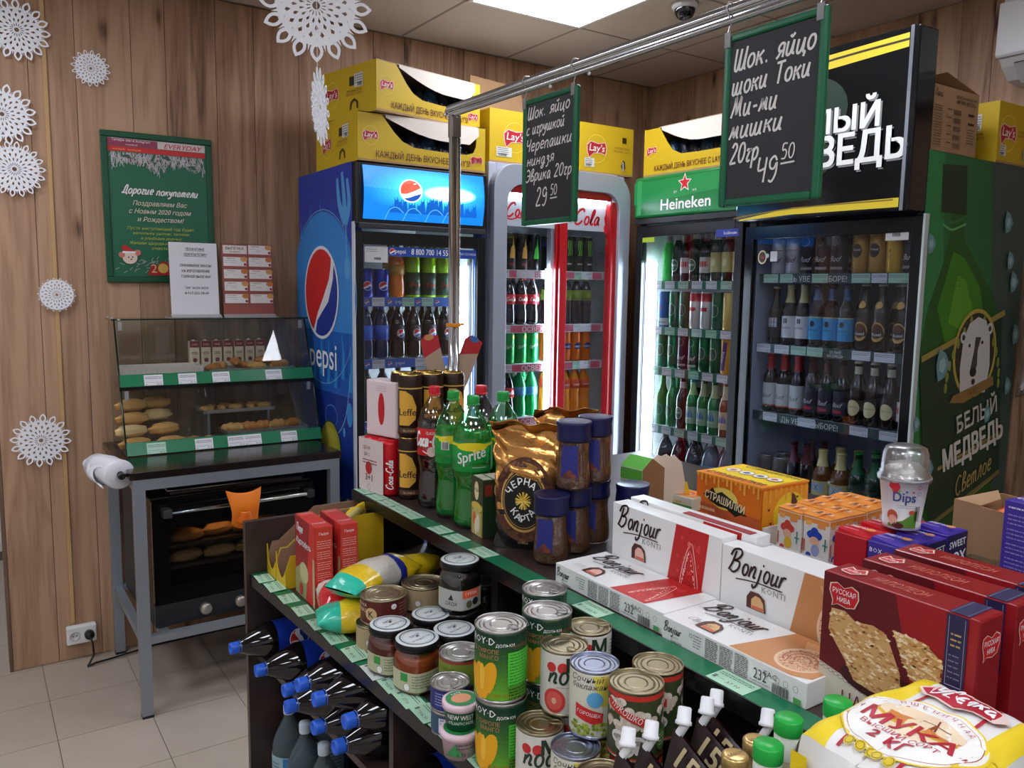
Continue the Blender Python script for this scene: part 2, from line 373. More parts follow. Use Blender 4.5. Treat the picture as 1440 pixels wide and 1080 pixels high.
def front(x0=0, y=0, z0=0): return flat((x0, y, z0), (1, 0, 0), (0, 0, 1))     # faces -y, u to the right
def topf(x0, y0, z): return flat((x0, y0, z), (1, 0, 0), (0, 1, 0))
def cyl(r, z0=0, a0=-pi/2, cx=0, cy=0, r_of=None):
    def f(a, b, h):
        R = (r_of(b) if r_of else r)+h; t = a0+a/r
        return (cx+R*cos(t), cy+R*sin(t), z0+b)
    return f
ORD = ['first', 'second', 'third', 'fourth', 'fifth', 'sixth', 'seventh', 'eighth', 'ninth', 'tenth', 'eleventh', 'twelfth', 'thirteenth', 'fourteenth', 'fifteenth', 'sixteenth']
WHITE, BLACK, RED, GREEN, YEL = (238, 238, 236), (16, 16, 18), (200, 22, 28), (20, 105, 62), (228, 190, 20)
# ================================================================ the room
CZ = 2.733; WY = 3.66; WX = 3.44
wallwood = wood((80,52,36), (156,119,90), (184,148,118))
def planks(parent, a0, a1, z0, z1, mk, seed):
    R = random.Random(seed); a = a0
    while a < a1-.02:
        b = min(a+R.choice((.13, .16, .185, .2)), a1)
        if a1-b < .05: b = a1
        obj('plank', mk(a+.0011, b-.0011, z0, z1, R.uniform(0, .0016)), wallwood, parent); a = b
wl = tag(obj('wall_left', MB().box(.092, 3.7, WY+.012, WY+.13, 0, CZ), M((96,74,58), .7)), 'brown wood-plank wall carrying the paper snowflakes and poster', kind='structure')
planks(wl, .092, WX, .003, CZ, lambda a, b, z0, z1, d: MB().box(a, b, WY-d, WY+.012, z0, z1), 3)
obj('end_board', MB().box(.08, .0915, WY-.001, WY+.13, 0, CZ), wood((60,42,32), (105,80,62), (125,98,78)), wl)
wr = tag(obj('wall_right', MB().box(WX+.012, WX+.14, -2.4, WY+.13, 0, CZ), M((96,74,58), .7)), 'dark brown plank wall behind the coolers', kind='structure')
planks(wr, -2.3, WY, .003, CZ, lambda a, b, z0, z1, d: MB().box(WX-d, WX+.012, a, b, z0, z1), 5)
plain = M((226,222,216), .8, noise=.04, scale=5)
tag(obj('wall_far', MB().box(-2.7, .6, 5.4, 5.5, 0, CZ), plain), kind='structure')
tag(obj('wall_side', MB().box(-2.8, -2.7, -2.4, 5.5, 0, CZ), plain), kind='structure')
tag(obj('wall_near', MB().box(-2.8, WX+.14, -2.5, -2.4, 0, CZ), plain), kind='structure')
tag(obj('wall_alcove', MB().box(.6, .7, WY+.13, 5.5, 0, CZ), plain), kind='structure')
# floor: square tiles with grout
fl = tag(obj('floor', MB().box(-2.8, 3.7, -2.5, 5.5, -.08, -.0035), M((98,86,74), .9)), 'beige square-tiled shop floor', kind='structure')
ft = M((174,161,146), .38, noise=.1, scale=9)
tb = MB().box(.0012, .2988, .0012, .3148, -.008, 0).mesh([ft])
for i in range(-7, 12):
    for j in range(-3, 18):
        x = .19+.3*i; y = 3.64+.316*(j-12)
        if y > 5.2 or x > 3.3 or (i*7+j) % 1: continue
        if -1.2 < x < 2.9: obj('tile', tb, None, fl, (x, y, 0), bevel=0)
ce = tag(obj('ceiling', MB().box(-2.8, 3.6, -2.5, 5.5, CZ+.012, CZ+.1), M((120,112,104), .9)), 'suspended ceiling of square mineral tiles', kind='structure')
ct = M((205,195,188), .9, noise=.06, scale=160, bump=.25)
tb = MB().box(.006, .594, .006, .594, 0, .012).mesh([ct])
panels = [(1.8, 2.44), (1.8, 1.24), (-.6, .04), (-.6, 2.44), (-1.8, 1.24), (1.8, -1.76), (-.6, -1.76), (-1.8, -1.16), (-1.8, 3.04), (.6, -.56)]  # first panel is in view; the rest are unseen, mostly added for fill light
for i in range(-4, 6):
    for j in range(-4, 9):
        x = .6*i; y = 2.44+.6*(j-4)-.0
        if any(abs(x-a) < .1 and abs(y-b) < .1 for a, b in panels): continue
        x1 = min(.594, WX-.004-x); y1 = min(.594, (WY-.004-y) if x > -.1 else 1)
        if x1 < .05 or y1 < .05: continue
        if x1 < .594 or y1 < .594: obj('ceiling_tile', MB().box(.006, x1, .006, y1, 0, .012), ct, ce, (x, y, CZ))
        else: obj('ceiling_tile', tb, None, ce, (x, y, CZ))
tbar = M((150,142,134), .6)
obj('ceiling_grid', (lambda m: [m.box(.6*i-.006, .6*i+.006, -2.4, 5, CZ-.0015, CZ+.011) for i in range(-4, 6)] and [m.box(-2.6, WX, .04+.6*j-.006, .04+.6*j+.006, CZ-.0015, CZ+.011) for j in range(-4, 7)] and m)(MB()), tbar, ce)
for k, (x, y) in enumerate(panels):
    t = thing('ceiling_light', 'square white light panel in the ceiling above the coolers' if k == 0 else 'unseen square light panel over the shop, %s from the cooler corner' % ORD[k], 'light', (x, y, CZ))
    obj('diffuser', MB().box(.02, .58, .02, .58, -.003, .002), M((255,252,250), .4, emit=PANEL_EMIT, ecol=(240,244,255)), t)
    f = MB()
    for b in ((.004,.596,.004,.02), (.004,.596,.58,.596), (.004,.02,.02,.58), (.58,.596,.02,.58)): f.box(*b, -.006, .01)
    obj('frame', f, M((225,225,225), .5), t)
# cable trunking and socket
tr = MB().box(0, .014, -.009, 0, .16, CZ)
tag(obj('trim_1', tr, M((196,158,108), .55), None, (.3, WY-.0015, 0)), 'narrow tan cable trunking running down the plank wall to the socket', kind='structure')
s = thing('wall_socket', 'white double wall socket low on the plank wall', 'socket', (.335, WY-.002, .11))
obj('plate', MB().box(-.055, .055, -.032, 0, -.038, .038), M((228,228,226), .4), s, bevel=.006)
for dx in (-.026, .026):
    r = obj('socket_well', MB().lathe([(.0, 0), (.016, 0), (.0165, .001), (.0195, .001), (.0195, -.001)], 20), M((200,200,198), .4), s, (dx, -.0335, 0), (pi/2, 0, 0))
    obj('pin_hole', MB().box(-.009, -.005, -.0016, .0016, .0005, .0022).box(.005, .009, -.0016, .0016, .0005, .0022), M((30,30,30)), r)
t = thing('power_plug', 'black plug and looping cord in the white wall socket', 'plug', (.361, WY-.037, .11))
obj('plug_body', MB().lathe([(0, 0), (.018, 0), (.019, .018), (.014, .032), (.007, .036), (0, .036)], 16), M((18,18,18), .45), t, rot=(pi/2, 0, 0))
P = [(0, -.034, 0), (.004, -.05, -.03), (0, -.045, -.1), (-.02, -.06, -.16), (-.03, -.075, -.102), (.02, -.06, -.075), (.1, -.03, -.06), (.3, -.02, -.075), (.7, -.015, -.09)]
P = [(0, -.034, 0), (.006, -.05, -.02), (.008, -.055, -.07), (-.012, -.07, -.1), (-.02, -.08, -.104), (.01, -.075, -.098), (.08, -.06, -.1), (.25, -.02, -.1), (.7, -.012, -.1)]
q = []
for i in range(len(P)-1):
    for k in range(4): q.append(tuple(P[i][e]+(P[i+1][e]-P[i][e])*k/4 for e in range(3)))
obj('cord', MB().tube(q+[P[-1]], .004, 8), M((20,20,20), .5), t)

# ================================================================ paper snowflakes
paper = M((246,246,250), .75, noise=.02, scale=40)
def flake(R, n, inner=4, petal=.34):
    m = MB(); r1 = R*(1-petal); st = 2*pi/n
    def P(r, a): return (r*cos(a), 0, r*sin(a))
    def strip(A, B, wd):
        ax, _, az = A; bx, _, bz = B; dx, dz = bx-ax, bz-az; l = math.hypot(dx, dz); nx, nz = -dz/l*wd/2, dx/l*wd/2
        m.add([(ax+nx,0,az+nz), (ax-nx,0,az-nz), (bx-nx,0,bz-nz), (bx+nx,0,bz+nz)], [(0,1,2,3)])
    for k in range(n):
        a = k*st
        out = []; inn = []
        for i in range(13):          # open leaf-shaped loop at the rim
            t = i/12*2; s = 1 if t <= 1 else -1; tt = t if t <= 1 else 2-t
            wd = sin(pi*tt)**.8*R*petal*.40 if 0 < tt < 1 else 0
            out.append((r1-.10*R+(R*petal+.10*R)*tt, s*wd)); inn.append((r1+(R*petal*.74)*tt, s*wd*.52))
        def Q(p): return (p[0]*cos(a)-p[1]*sin(a), -.0012, p[0]*sin(a)+p[1]*cos(a))
        b = [Q(p) for p in out[:-1]]+[Q(p) for p in inn[:-1]]; N = 12
        m.add(b, [(i, (i+1) % N, N+(i+1) % N, N+i) for i in range(N)])
        # rings of paper with leaf-shaped cuts, each ring shifted half a step
        for j in range(inner):
            ra = r1*(.1+.9*j/inner); rb = r1*(.1+.9*(j+1)/inner); o = a+(st/2 if j % 2 else 0); am = o; e = (rb-ra)*.16; q = st*(.46-.03*j); y = .0012*(j % 2)
            P = lambda r, a_, y=y: (r*cos(a_), y, r*sin(a_))
            c = [P(ra, o-st/2), P(ra, o+st/2), P(rb, o+st/2), P(rb, o-st/2)]; ext = rb+(rb-ra)*.22
            h = [P(ra+e*.6, am), P((ra+rb)/2+e, am+q/2), P(rb-e*.3, am), P((ra+rb)/2+e, am-q/2)]
            m.add(c+h+[P(ra, o), P(ext, o)], [(0, 8, 4, 7), (8, 1, 5, 4), (1, 2, 5), (2, 9, 6, 5), (9, 3, 7, 6), (3, 0, 7)])
        P = lambda r, a_: (r*cos(a_), .002, r*sin(a_))
        for dd, ll in ((0, .16), (st*.22, .08), (-st*.22, .08)):
            m.add([P(r1*.93, a+st/2+dd-st*.13), P(r1*(1+ll), a+st/2+dd), P(r1*.93, a+st/2+dd+st*.13)], [(0, 2, 1)])
    return m
flk = [('large paper snowflake with open petals in the upper corner beside the trunking', .222, 2.478, .112, 16, 4, .3),
       ('small paper snowflake on the planks directly above the green framed poster', .464, 2.377, .07, 16, 4, .25),
       ('paper snowflake below the big upper one, cut off by the picture edge', .16, 2.166, .113, 16, 4, .3),
       ('pointed paper snowflake level with the top of the green poster', .19, 1.969, .104, 18, 4, .24),
       ('small spiky paper snowflake stuck over the tan cable trunking', .308, 1.5, .067, 18, 4, .16),
       ('paper snowflake with open petals low beside the bakery case', .228, .93, .107, 16, 4, .28)]
for i, (lb, x, z, R, n, k, pt) in enumerate(flk):
    tag(obj('paper_snowflake', flake(R, n, k, pt), paper, None, (x, WY-.014-.002*i, z), (0, .1*i, 0), solid=.0007), lb, 'snowflake', 'paper snowflakes on the plank wall')
    tag(bpy.context.scene.objects[-1] if 0 else COL.objects[-1])
tag(obj('paper_snowflake', flake(.121, 16, 5, .3), paper, None, (.682, 1.8, 2.163), (0, 0, -.35), solid=.0008), 'big paper snowflake hanging on a thread in front of the chip boxes', 'snowflake')
tag(obj('paper_snowflake', flake(.085, 16, 4, .25), paper, None, (.688, 1.8, 1.947), (0, 0, .97), solid=.0015), 'paper snowflake turned edge-on, hanging below the big hanging one', 'snowflake')
tag(obj('thread', MB().tube([(.684, 1.803, CZ), (.684, 1.803, 2.03), (.686, 1.803, 1.87)], .0007, 5), M((225,225,225), .6)), 'thin white thread holding the two hanging snowflakes', 'thread')

# ================================================================ green poster
GR = (22,92,60)
t = thing('framed_poster', 'green framed holiday greeting poster on the plank wall', 'poster', (.70, WY-.018, 1.853), rot=(0, -.008, 0))
W, H = .425, .6
fr = MB()
for b in ((-W/2, W/2, H/2-.024, H/2), (-W/2, W/2, -H/2, -H/2+.024), (-W/2, -W/2+.024, -H/2+.024, H/2-.024), (W/2-.024, W/2, -H/2+.024, H/2-.024)): fr.box(b[0], b[1], 0, .016, b[2], b[3])
obj('frame', fr, M((14,78,50), .35), t, bevel=.003)
obj('sheet', MB().box(-W/2+.02, W/2-.02, .008, .012, -H/2+.02, H/2-.02), M((34,104,74), .35), t)
A = Art(); w2, h2 = W/2-.026, H/2-.026
A.rect(-w2, h2-.03, w2, h2, (215,205,205)).rect(-w2, h2-.03, 0, h2-.002, (150,60,90)).text('Теперь мы в Instagram', -.17, h2-.012, .014, WHITE, 'l', shear=.3)
A.text('everyday.ufa', -.12, h2-.026, .009, WHITE, 'l', shear=.2).text('EVERYDAY', .1, h2-.026, .026, (205,30,45), bold=.02, shear=.3, fit=.15)
A.rect(-w2, h2-.052, w2, h2-.032, (205,50,55)).text('everydayufa   everyday.ufa', -.17, h2-.046, .01, (250,200,120), 'l')
R_ = random.Random(4)
for i in range(460):   # frosted fir twigs
    x = R_.uniform(-w2+.01, w2-.01); y = h2-.054-R_.random()**1.4*.055*(1.3-abs(sin(x*17))*.7); a = -pi/2+R_.uniform(-1, 1); l = R_.uniform(.014, .026)
    y = max(y, h2-.13); A.line([(x, min(y+.004, h2-.054)), (x+cos(a)*l*.6, y+sin(a)*l)], .0016, (206,202,208), k=1)
    A.L -= 1 if i % 20 else 0
for i in range(26): A.ell(R_.uniform(-.17, .17), h2-.06-R_.random()*.035, .003, .003, (130,30,45), n=8); A.L -= 1
for x, y in ((-.12, h2-.075), (.03, h2-.07), (.13, h2-.1)):
    for a in (0, 1.2, 2.4): A.ell(x+cos(a)*.008, y+sin(a)*.008, .011, .005, (60,90,75), n=10)
cr = (236,230,220)
A.hand('Дорогие', -.145, .058, .032, WHITE, .15, .35, fit=.12).hand('покупатели', -.015, .056, .03, WHITE, .15, .35, fit=.165)
for s_, y, k in (('Поздравляем Вас', .012, .21), ('с Новым 2020 годом', -.02, .24), ('и Рождеством!', -.052, .18)): A.text(s_, 0, y, .026, (226,214,196), shear=.35, fit=k, bold=.012)
for i, s_ in enumerate(('Пусть наступающий год будет', 'наполнен уютом, теплом', 'и улыбками родных!', 'Желаем здоровья и семейного', 'счастья!')): A.text(s_, 0, -.085-.02*i, .0165, (190,196,80), shear=.3, fit=(.26, .22, .16, .25, .08)[i])
for i in range(60):
    x = R_.uniform(-w2+.02, .1); y = -h2+.02+R_.random()*.05; a = R_.uniform(0, 6.3); A.line([(x, y), (x+cos(a)*.018, y+sin(a)*.014)], .0016, (190,188,190), k=1); A.L -= 1
A.L += 1
A.poly([(-.06,-h2+.004), (-.045,-h2+.05), (-.02,-h2+.045), (.0,-h2+.065), (.03,-h2+.05), (.06,-h2+.062), (.1,-h2+.045), (.12,-h2+.004)], (170,30,38))
A.text('2', -.035, -h2+.015, .05, (222,190,130)).ell(-.0, -h2+.033, .02, .02, (214,178,90)).text('20', .055, -h2+.015, .05, (222,190,130))
A.ell(-.125, -h2+.075, .028, .026, (224,206,190)).ell(-.155, -h2+.085, .012, .012, (205,120,110)).ell(-.095, -h2+.095, .012, .012, (205,120,110))
A.poly([(-.15,-h2+.098), (-.105,-h2+.1), (-.14,-h2+.125), (-.155,-h2+.12)], (190,40,40)).rect(-.152, -h2+.093, -.103, -h2+.1, WHITE).ell(-.13, -h2+.076, .003, .003, BLACK, n=8).ell(-.115, -h2+.077, .003, .003, BLACK, n=8).ell(-.12, -h2+.068, .004, .003, (190,60,60), n=8)
A.build('printed_sheet', t, front(0, .008, 0))

# ================================================================ table with oven and bakery case
steel = M((150,158,166), .4, metal=.55)
t = thing('work_table', 'grey steel-framed table with dark top under the bakery case', 'table', (.83, 3.32, 0))
obj('tabletop', MB().box(-.385, .385, -.325, .325, .872, .9), M((34,24,22), .18, noise=.1, scale=4), t, bevel=.002)
fm = MB()
for y0, y1 in ((-.325, -.287), (.287, .325)): fm.box(-.375, .375, y0, y1, .834, .872)
for x0, x1 in ((-.375, -.337), (.337, .375)): fm.box(x0, x1, -.287, .287, .834, .872)
obj('top_frame', fm, steel, t)
for x in (-.375, .337):
    for y in (-.325, .287):
        lg = obj('leg', MB().box(x, x+.038, y, y+.038, .01, .834), steel, t); obj('foot_pad', MB().box(x, x+.038, y, y+.038, 0, .01), BLACK and M((25,25,25)), lg)
for a in ((-.337, .337, -.32, -.292), (-.337, .337, .292, .32)): obj('cross_bar', MB().box(a[0], a[1], a[2], a[3], .272, .3), steel, t)
for x in (-.37, .342): obj('cross_bar', MB().box(x, x+.028, -.287, .287, .272, .3), steel, t)
obj('oven_bearer', MB().box(-.30, -.27, -.292, .292, .276, .3).box(.24, .27, -.292, .292, .276, .3), steel, t)

t = thing('convection_oven', 'black glass-fronted oven with baked rolls under the table', 'oven', (.825, 3.068, .304), .045)
obj('oven_lamp', MB().box(-.12, .08, .06, .07, .36, .366), M((255,214,160), .4, emit=9, ecol=(255,200,140)), t)
ow, od, oh = .305, .5, .475
blk = M((22,22,24), .28); darkm = M((48,42,38), .35, metal=.6)
body = MB().box(-ow, -ow+.03, .03, od, 0, oh).box(ow-.03, ow, .03, od, 0, oh).box(-ow+.03, ow-.03, od-.02, od, 0, oh).box(-ow+.03, ow-.03, .03, od-.02, oh-.03, oh).box(-ow+.03, ow-.03, .03, od-.02, 0, .09)
obj('body', body, darkm, t, bevel=.003)
dr = MB().box(-ow, -ow+.055, 0, .028, .085, oh-.005).box(ow-.1, ow, 0, .028, .085, oh-.005).box(-ow+.055, ow-.1, 0, .028, oh-.115, oh-.005).box(-ow+.055, ow-.1, 0, .028, .085, .15)
d = obj('door', dr, M((12,13,15), .12), t)
obj('window', MB().box(-ow+.055, ow-.1, .004, .01, .15, oh-.115), clear((120,112,104), .05), d)
h = obj('handle', MB().tube([(-.26, -.035, oh-.045), (.26, -.035, oh-.045)], .0085, 12), M((205,205,205), .2, metal=1), d)
for x in (-.275, .262): obj('handle_bracket', MB().box(x, x+.03, -.045, .0, oh-.062, oh-.03), M((55,55,58), .4), d, bevel=.004)
cp = obj('control_panel', MB().box(-ow, ow, 0, .03, 0, .082), M((52,54,58), .35, metal=.4), t, bevel=.002)
for x in (-.13, .0): obj('knob', MB().lathe([(0, 0), (.022, 0), (.022, .018), (.018, .024), (0, .024)], 12), M((176,168,158), .35, metal=.7), cp, (x, 0, .04), (pi/2, 0, 0))
obj('indicator_lamp', MB().lathe([(0, 0), (.011, 0), (.011, .004), (0, .006)], 16), M((235,240,255), .3, emit=2), cp, (.065, 0, .042), (pi/2, 0, 0))
for z in (.195, .275):
    tr = obj('rack_tray', MB().box(-.25, .2, .04, .42, z, z+.004).box(-.25, .2, .036, .044, z, z+.012), M((120,110,100), .35, metal=.7), t)
# rolls inside the oven
crust = M((206,158,92), .55, noise=.28, scale=28, bump=.3); crust2 = M((186,124,62), .5, noise=.3, scale=26, bump=.3); pale = M((228,196,140), .6, noise=.16, scale=30, bump=.2)
def roll(l=.065, r=.03, seed=0, cuts=3):
    m = MB().blob((0, 0, r*.8), (l, r, r*.85), 20, 14, 0, .14, seed, 5, .85); return m
rollmesh = [roll(.062, .031, s).mesh([c]) for s, c in ((1, crust), (2, pale), (3, crust2))]
def bun(name, mesh, loc, rz, label, cat, group, sc=1, top=None):
    o = obj(name, mesh, None, None, loc, (0, 0, rz)); o.scale = (sc,)*3; return tag(o, label, cat, group)
bx, by, bz = .825, 3.055, .304
for i, (x, y) in enumerate(((-.175, .1), (-.05, .1), (.07, .1), (-.17, .22), (-.02, .22))):
    bun('bread_roll', rollmesh[1], (bx+x, by+y, bz+.2), .1, 'golden scored roll on the lower oven tray, %s one counted from the hinge side' % ORD[i], 'bread', 'rolls baking in the oven')
for i, (x, y) in enumerate(((-.17, .09), (-.05, .12), (.06, .12), (.14, .14), (-.14, .25), (-.02, .25), (.1, .25))):
    bun('bread_roll', rollmesh[0], (bx+x, by+y, bz+.28), .2*i, 'round browned roll on the upper oven tray, %s one counted from the hinge side' % ORD[i], 'bread', 'rolls baking in the oven')
tr = thing('baking_tray', 'shallow dark baking tray lying on top of the oven', 'tray', (.83, 3.26, .7815))
obj('tray_bed', MB().box(-.24, .26, -.16, .16, 0, .004), M((95,86,78), .3, metal=.7), tr)
obj('rim', MB().tube([(-.245, -.165, .016), (.265, -.165, .016), (.265, .165, .016), (-.245, .165, .016)], .0035, 6, closed=True), M((190,186,180), .25, metal=1), tr)
for a in ((-.24,-.16,.26,-.16), (.26,-.16,.26,.16), (-.24,.16,.26,.16), (-.24,-.16,-.24,.16)): obj('side', MB().box(min(a[0],a[2])-.003, max(a[0],a[2])+.003, min(a[1],a[3])-.003, max(a[1],a[3])+.003, .003, .016), M((95,86,78), .3, metal=.7), tr)
# orange silicone grip
g = thing('silicone_grip', 'orange silicone oven grip hooked over the oven door handle', 'oven grip', (.832, 3.012, .722))
def gf(u, v):
    wd = .066*(1-.25*v-.12*sin(pi*v)); x = (u-.5)*2*wd
    z = .058-.12*v+(.016*(abs(u-.5)*2)**2 if v < .25 else 0)*(1-v*4)-.015*(1-(2*u-1)**2)*(v > .8)*(v-.8)*5
    y = -.004-.018*sin(pi*v)-(.008*(1-(2*u-1)**2))
    return (x, y, z)
obj('grip_body', MB().sheet(gf, 12, 14), M((238,124,22), .45), g, solid=.003)
obj('thumb_pocket', MB().sheet(lambda u, v: ((u-.5)*2*(.034-.016*v)*(1 if v > .1 else .8), -.030-.012*sin(pi*u), -.052+.045*v), 8, 6), M((225,106,16), .45), g, solid=.003)

# glass bakery case
cx0, cx1, CB, CT = .482, 1.24, .9, 1.405
t = thing('bakery_case', 'two-tier glass bakery case of pastries on the dark table', 'display case', (0, 0, 0))
gl = clear((236,242,240), .03, .01); gedge = M((10,40,30), .15)
yf = lambda z: 3.285+.185*(z-CB)/(CT-CB)
zm = 1.145
for s_, x in (('a', cx0), ('b', cx1)):
    p = [(3.285, CB+.004), (3.61, CB+.004), (3.61, CT), (3.47, CT)]
    o = obj('side_glass', MB().prism(p, x-.0025, x+.0025, 'x'), gl, t)
    obj('glass_edge', MB().tube([(x, 3.285, CB+.006), (x, 3.47, CT)], .0035, 6), gedge, o)
obj('top_glass', MB().box(cx0-.012, cx1+.012, 3.455, 3.62, CT, CT+.006), clear((214,226,220), .06), t)
obj('top_edge', MB().box(cx0-.012, cx1+.012, 3.452, 3.456, CT, CT+.006), gedge, t)
md = obj('middle_shelf', MB().box(cx0+.003, cx1-.003, yf(zm)-.01, 3.6, zm, zm+.006), clear((206,218,212), .06), t)
obj('shelf_edge', MB().box(cx0-.006, cx1+.006, yf(zm)-.016, yf(zm)-.008, zm-.002, zm+.009), M((16,18,18), .2), md)
for za, zb in ((CB+.05, zm-.004), (zm+.055, CT-.004)):
    o = obj('front_glass', MB().hull8([(cx0+.006, yf(za)-.004, za), (cx1-.006, yf(za)-.004, za), (cx1-.006, yf(za), za), (cx0+.006, yf(za), za), (cx0+.006, yf(zb)-.004, zb), (cx1-.006, yf(zb)-.004, zb), (cx1-.006, yf(zb), zb), (cx0+.006, yf(zb), zb)]), gl, t)
    obj('hinge_clip', MB().box(cx0+.012, cx0+.026, yf(zb)-.012, yf(zb)-.006, zb-.035, zb-.002).box(cx1-.03, cx1-.016, yf(zb)-.012, yf(zb)-.006, zb-.035, zb-.002), M((180,184,186), .3, metal=.6), o)
obj('back_board', MB().box(cx0, cx1, 3.612, 3.618, CB+.003, CT), clear((200,208,204), .04), t)
obj('base_board', MB().box(cx0, cx1, 3.29, 3.61, CB+.0005, CB+.003), M((60,58,54), .3), t)
def railtags(parent, tags, za, zb, g0, seed):
    r = obj('price_rail', MB().hull8([(cx0, yf(za)-.012, za), (cx1, yf(za)-.012, za), (cx1, yf(za)-.004, za), (cx0, yf(za)-.004, za), (cx0, yf(zb)-.012, zb), (cx1, yf(zb)-.012, zb), (cx1, yf(zb)-.004, zb), (cx0, yf(zb)-.004, zb)]), M((26,120,78), .25), parent)
    for i, (x, mint) in enumerate(tags):
        A = Art(); c = (176,214,190) if mint else (226,228,230)
        A.rect(-.034, 0, .034, .042, c).lines(-.03, .032, .03, 2, .006, (50,50,55), .0022, i).rect(-.03, .012, .03, .0128, (60,60,60)).text('39.90' if i % 2 else '45.00', .03, .002, .009, (30,30,30), 'r').text('шт', -.03, .002, .007, (30,30,30), 'l')
        A.build('price_tag', r, flat((x, yf(za)-.0135, za+.002), (1, 0, 0), (0, yf(zb)-yf(za), zb-za)))
railtags(t, ((.585, 1), (.76, 0), (.885, 0), (.951, 0), (1.1, 0)), CB+.004, CB+.05, 0, 1)
railtags(t, ((.60, 0), (.725, 0), (.855, 0), (1.07, 0)), zm+.01, zm+.055, 0, 2)
obj('small_fixing', (lambda m: [m.lathe([(0, 0), (.005, 0), (.005, .004), (0, .004)], 8, 0, x, z) for x in (cx0-.003,) for z in (3.33, 3.5, 3.6)] and m)(MB()), M((200,200,200), .3, metal=1), t, (0, 0, CT+.006))
# trays
def tray(name, label, x0, x1, y0, y1, z, tilt=0, wire=False):
    t = thing(name, label, 'tray', ((x0+x1)/2, (y0+y1)/2, z), rot=(tilt, 0, 0)); w_, d_ = (x1-x0)/2, (y1-y0)/2
    if wire:
        m = MB(); n = 15
        for i in range(n): m.box(-w_+2*w_*i/n+.004, -w_+2*w_*(i+.45)/n+.006, -d_, -d_+.003, .006, .034)
        m.box(-w_, w_, -d_-.001, -d_+.004, .034, .042).box(-w_, w_, -d_-.001, -d_+.004, 0, .006).box(-w_, w_, d_-.004, d_, 0, .042)
        m.box(-w_, -w_+.004, -d_, d_, .0, .042).box(w_-.004, w_, -d_, d_, 0, .042)
        obj('slotted_side', m, M((214,206,196), .5), t); obj('basket_bottom', MB().box(-w_, w_, -d_, d_, 0, .003), M((200,190,178), .5), t)
    else:
        a = M((186,186,186), .28, metal=.8)
        obj('tray_bed', MB().box(-w_, w_, -d_, d_, 0, .003), a, t)
        for j, b in enumerate(((-w_, w_, -d_, -d_+.004), (-w_, w_, d_-.004, d_), (-w_, -w_+.004, -d_, d_), (w_-.004, w_, -d_, d_))): obj('raised_rim', MB().box(*b, .002, .014), a, t)
    return t
tray('bread_basket', 'white slotted plastic basket on the upper tier', .50, .80, 3.42, 3.57, zm+.035, wire=True)
tray('pastry_tray', 'small metal tray of croissants on the upper tier', .82, 1.18, 3.42, 3.57, zm+.045)
tray('pastry_tray', 'metal tray of dark knots at the back of the lower tier', .80, 1.10, 3.46, 3.6, CB+.115, .0)
tray('pastry_tray', 'long metal tray of twisted buns along the lower tier front', .86, 1.2, 3.33, 3.45, CB+.043)
tag(obj('tray_stand', MB().box(.82, .83, 3.47, 3.59, CB+.004, CB+.114).box(1.07, 1.08, 3.47, 3.59, CB+.004, CB+.114), M((150,150,150), .3, metal=.7)), 'pair of metal feet raising the rear pastry tray', 'stand')
for x0, x1, y0, y1, za, zb, lb in ((.505, .795, 3.44, 3.46, zm+.0065, zm+.0345, 'metal riser under the white basket'), (.83, 1.17, 3.44, 3.46, zm+.0065, zm+.0445, 'metal riser under the croissant tray'), (.87, 1.19, 3.38, 3.41, CB+.0035, CB+.0425, 'metal riser under the long tray of twisted buns')): tag(obj('tray_riser', MB().box(x0, x1, y0, y1, za, zb), M((150,150,150), .3, metal=.7)), lb, 'riser')
def croissant(seed, L=.05, r=.021, twist=6):
    m = MB(); pts = []; rr = []
    for i in range(15):
        t = i/14*2-1; a = t*1.0; pts.append((L*1.1*sin(a), L*.5*(1-cos(a)), r*.85)); rr.append(r*(1-.62*t*t)*(1+.14*sin(i*1.6+seed)))
    return m.tube(pts, rr, 12)
cm = [croissant(s).mesh([c]) for s, c in ((0, crust2), (1, crust), (2, crust2))]
G = 'pastries in the bakery case'
for i in range(8):
    x = .85+.043*i; bun('croissant', cm[i % 3], (x, 3.45+.045*(i % 2), zm+.049+.02*(i % 3 == 2)), .6+.5*i, 'brown croissant on the upper tier, %s along the tray' % ORD[i], 'croissant', G, .85)
for i in range(9):
    x = .825+.03*i; bun('knot_bun', rollmesh[2] if i % 2 else rollmesh[0], (x, 3.5+.045*(i % 2), CB+.119+.0*(i % 3)), .8*i, 'small brown knot bun on the rear tray, %s along' % ORD[i], 'bun', G, .52)
for i in range(5):
    x = .9+.062*i; bun('twisted_bun', cm[(i+1) % 3], (x, 3.385, CB+.047), 2.9+.2*i, 'golden twisted bun near the front glass, %s along' % ORD[i], 'bun', G, .95)
loafs = [(.53, 3.40, .004, .15), (.655, 3.37, .004, -.1), (.52, 3.42, .052, .05), (.64, 3.42, .052, .2), (.53, 3.44, .098, 0), (.63, 3.5, .098, .3), (.53, 3.46, .148, .1), (.63, 3.52, .146, 0), (.745, 3.40, .004, .9), (.80, 3.38, .004, 1.2)]
wheres = ('at the bottom by the side glass', 'second along the bottom row', 'in the second layer by the side glass', 'in the second layer, second along', 'in the third layer by the side glass', 'in the third layer, second along', 'topmost by the side glass', 'topmost, second along', 'standing third along the bottom', 'leaning at the end of the bottom row')
for i, (x, y, z, r) in enumerate(loafs):
    bun('bread_loaf', rollmesh[(0, 0, 1, 0, 0, 1, 0, 0, 0, 1)[i]], (x, y, CB+z), r, 'golden crusty loaf on the lower tier, '+wheres[i], 'loaf', G, .96 if i < 8 else .7)
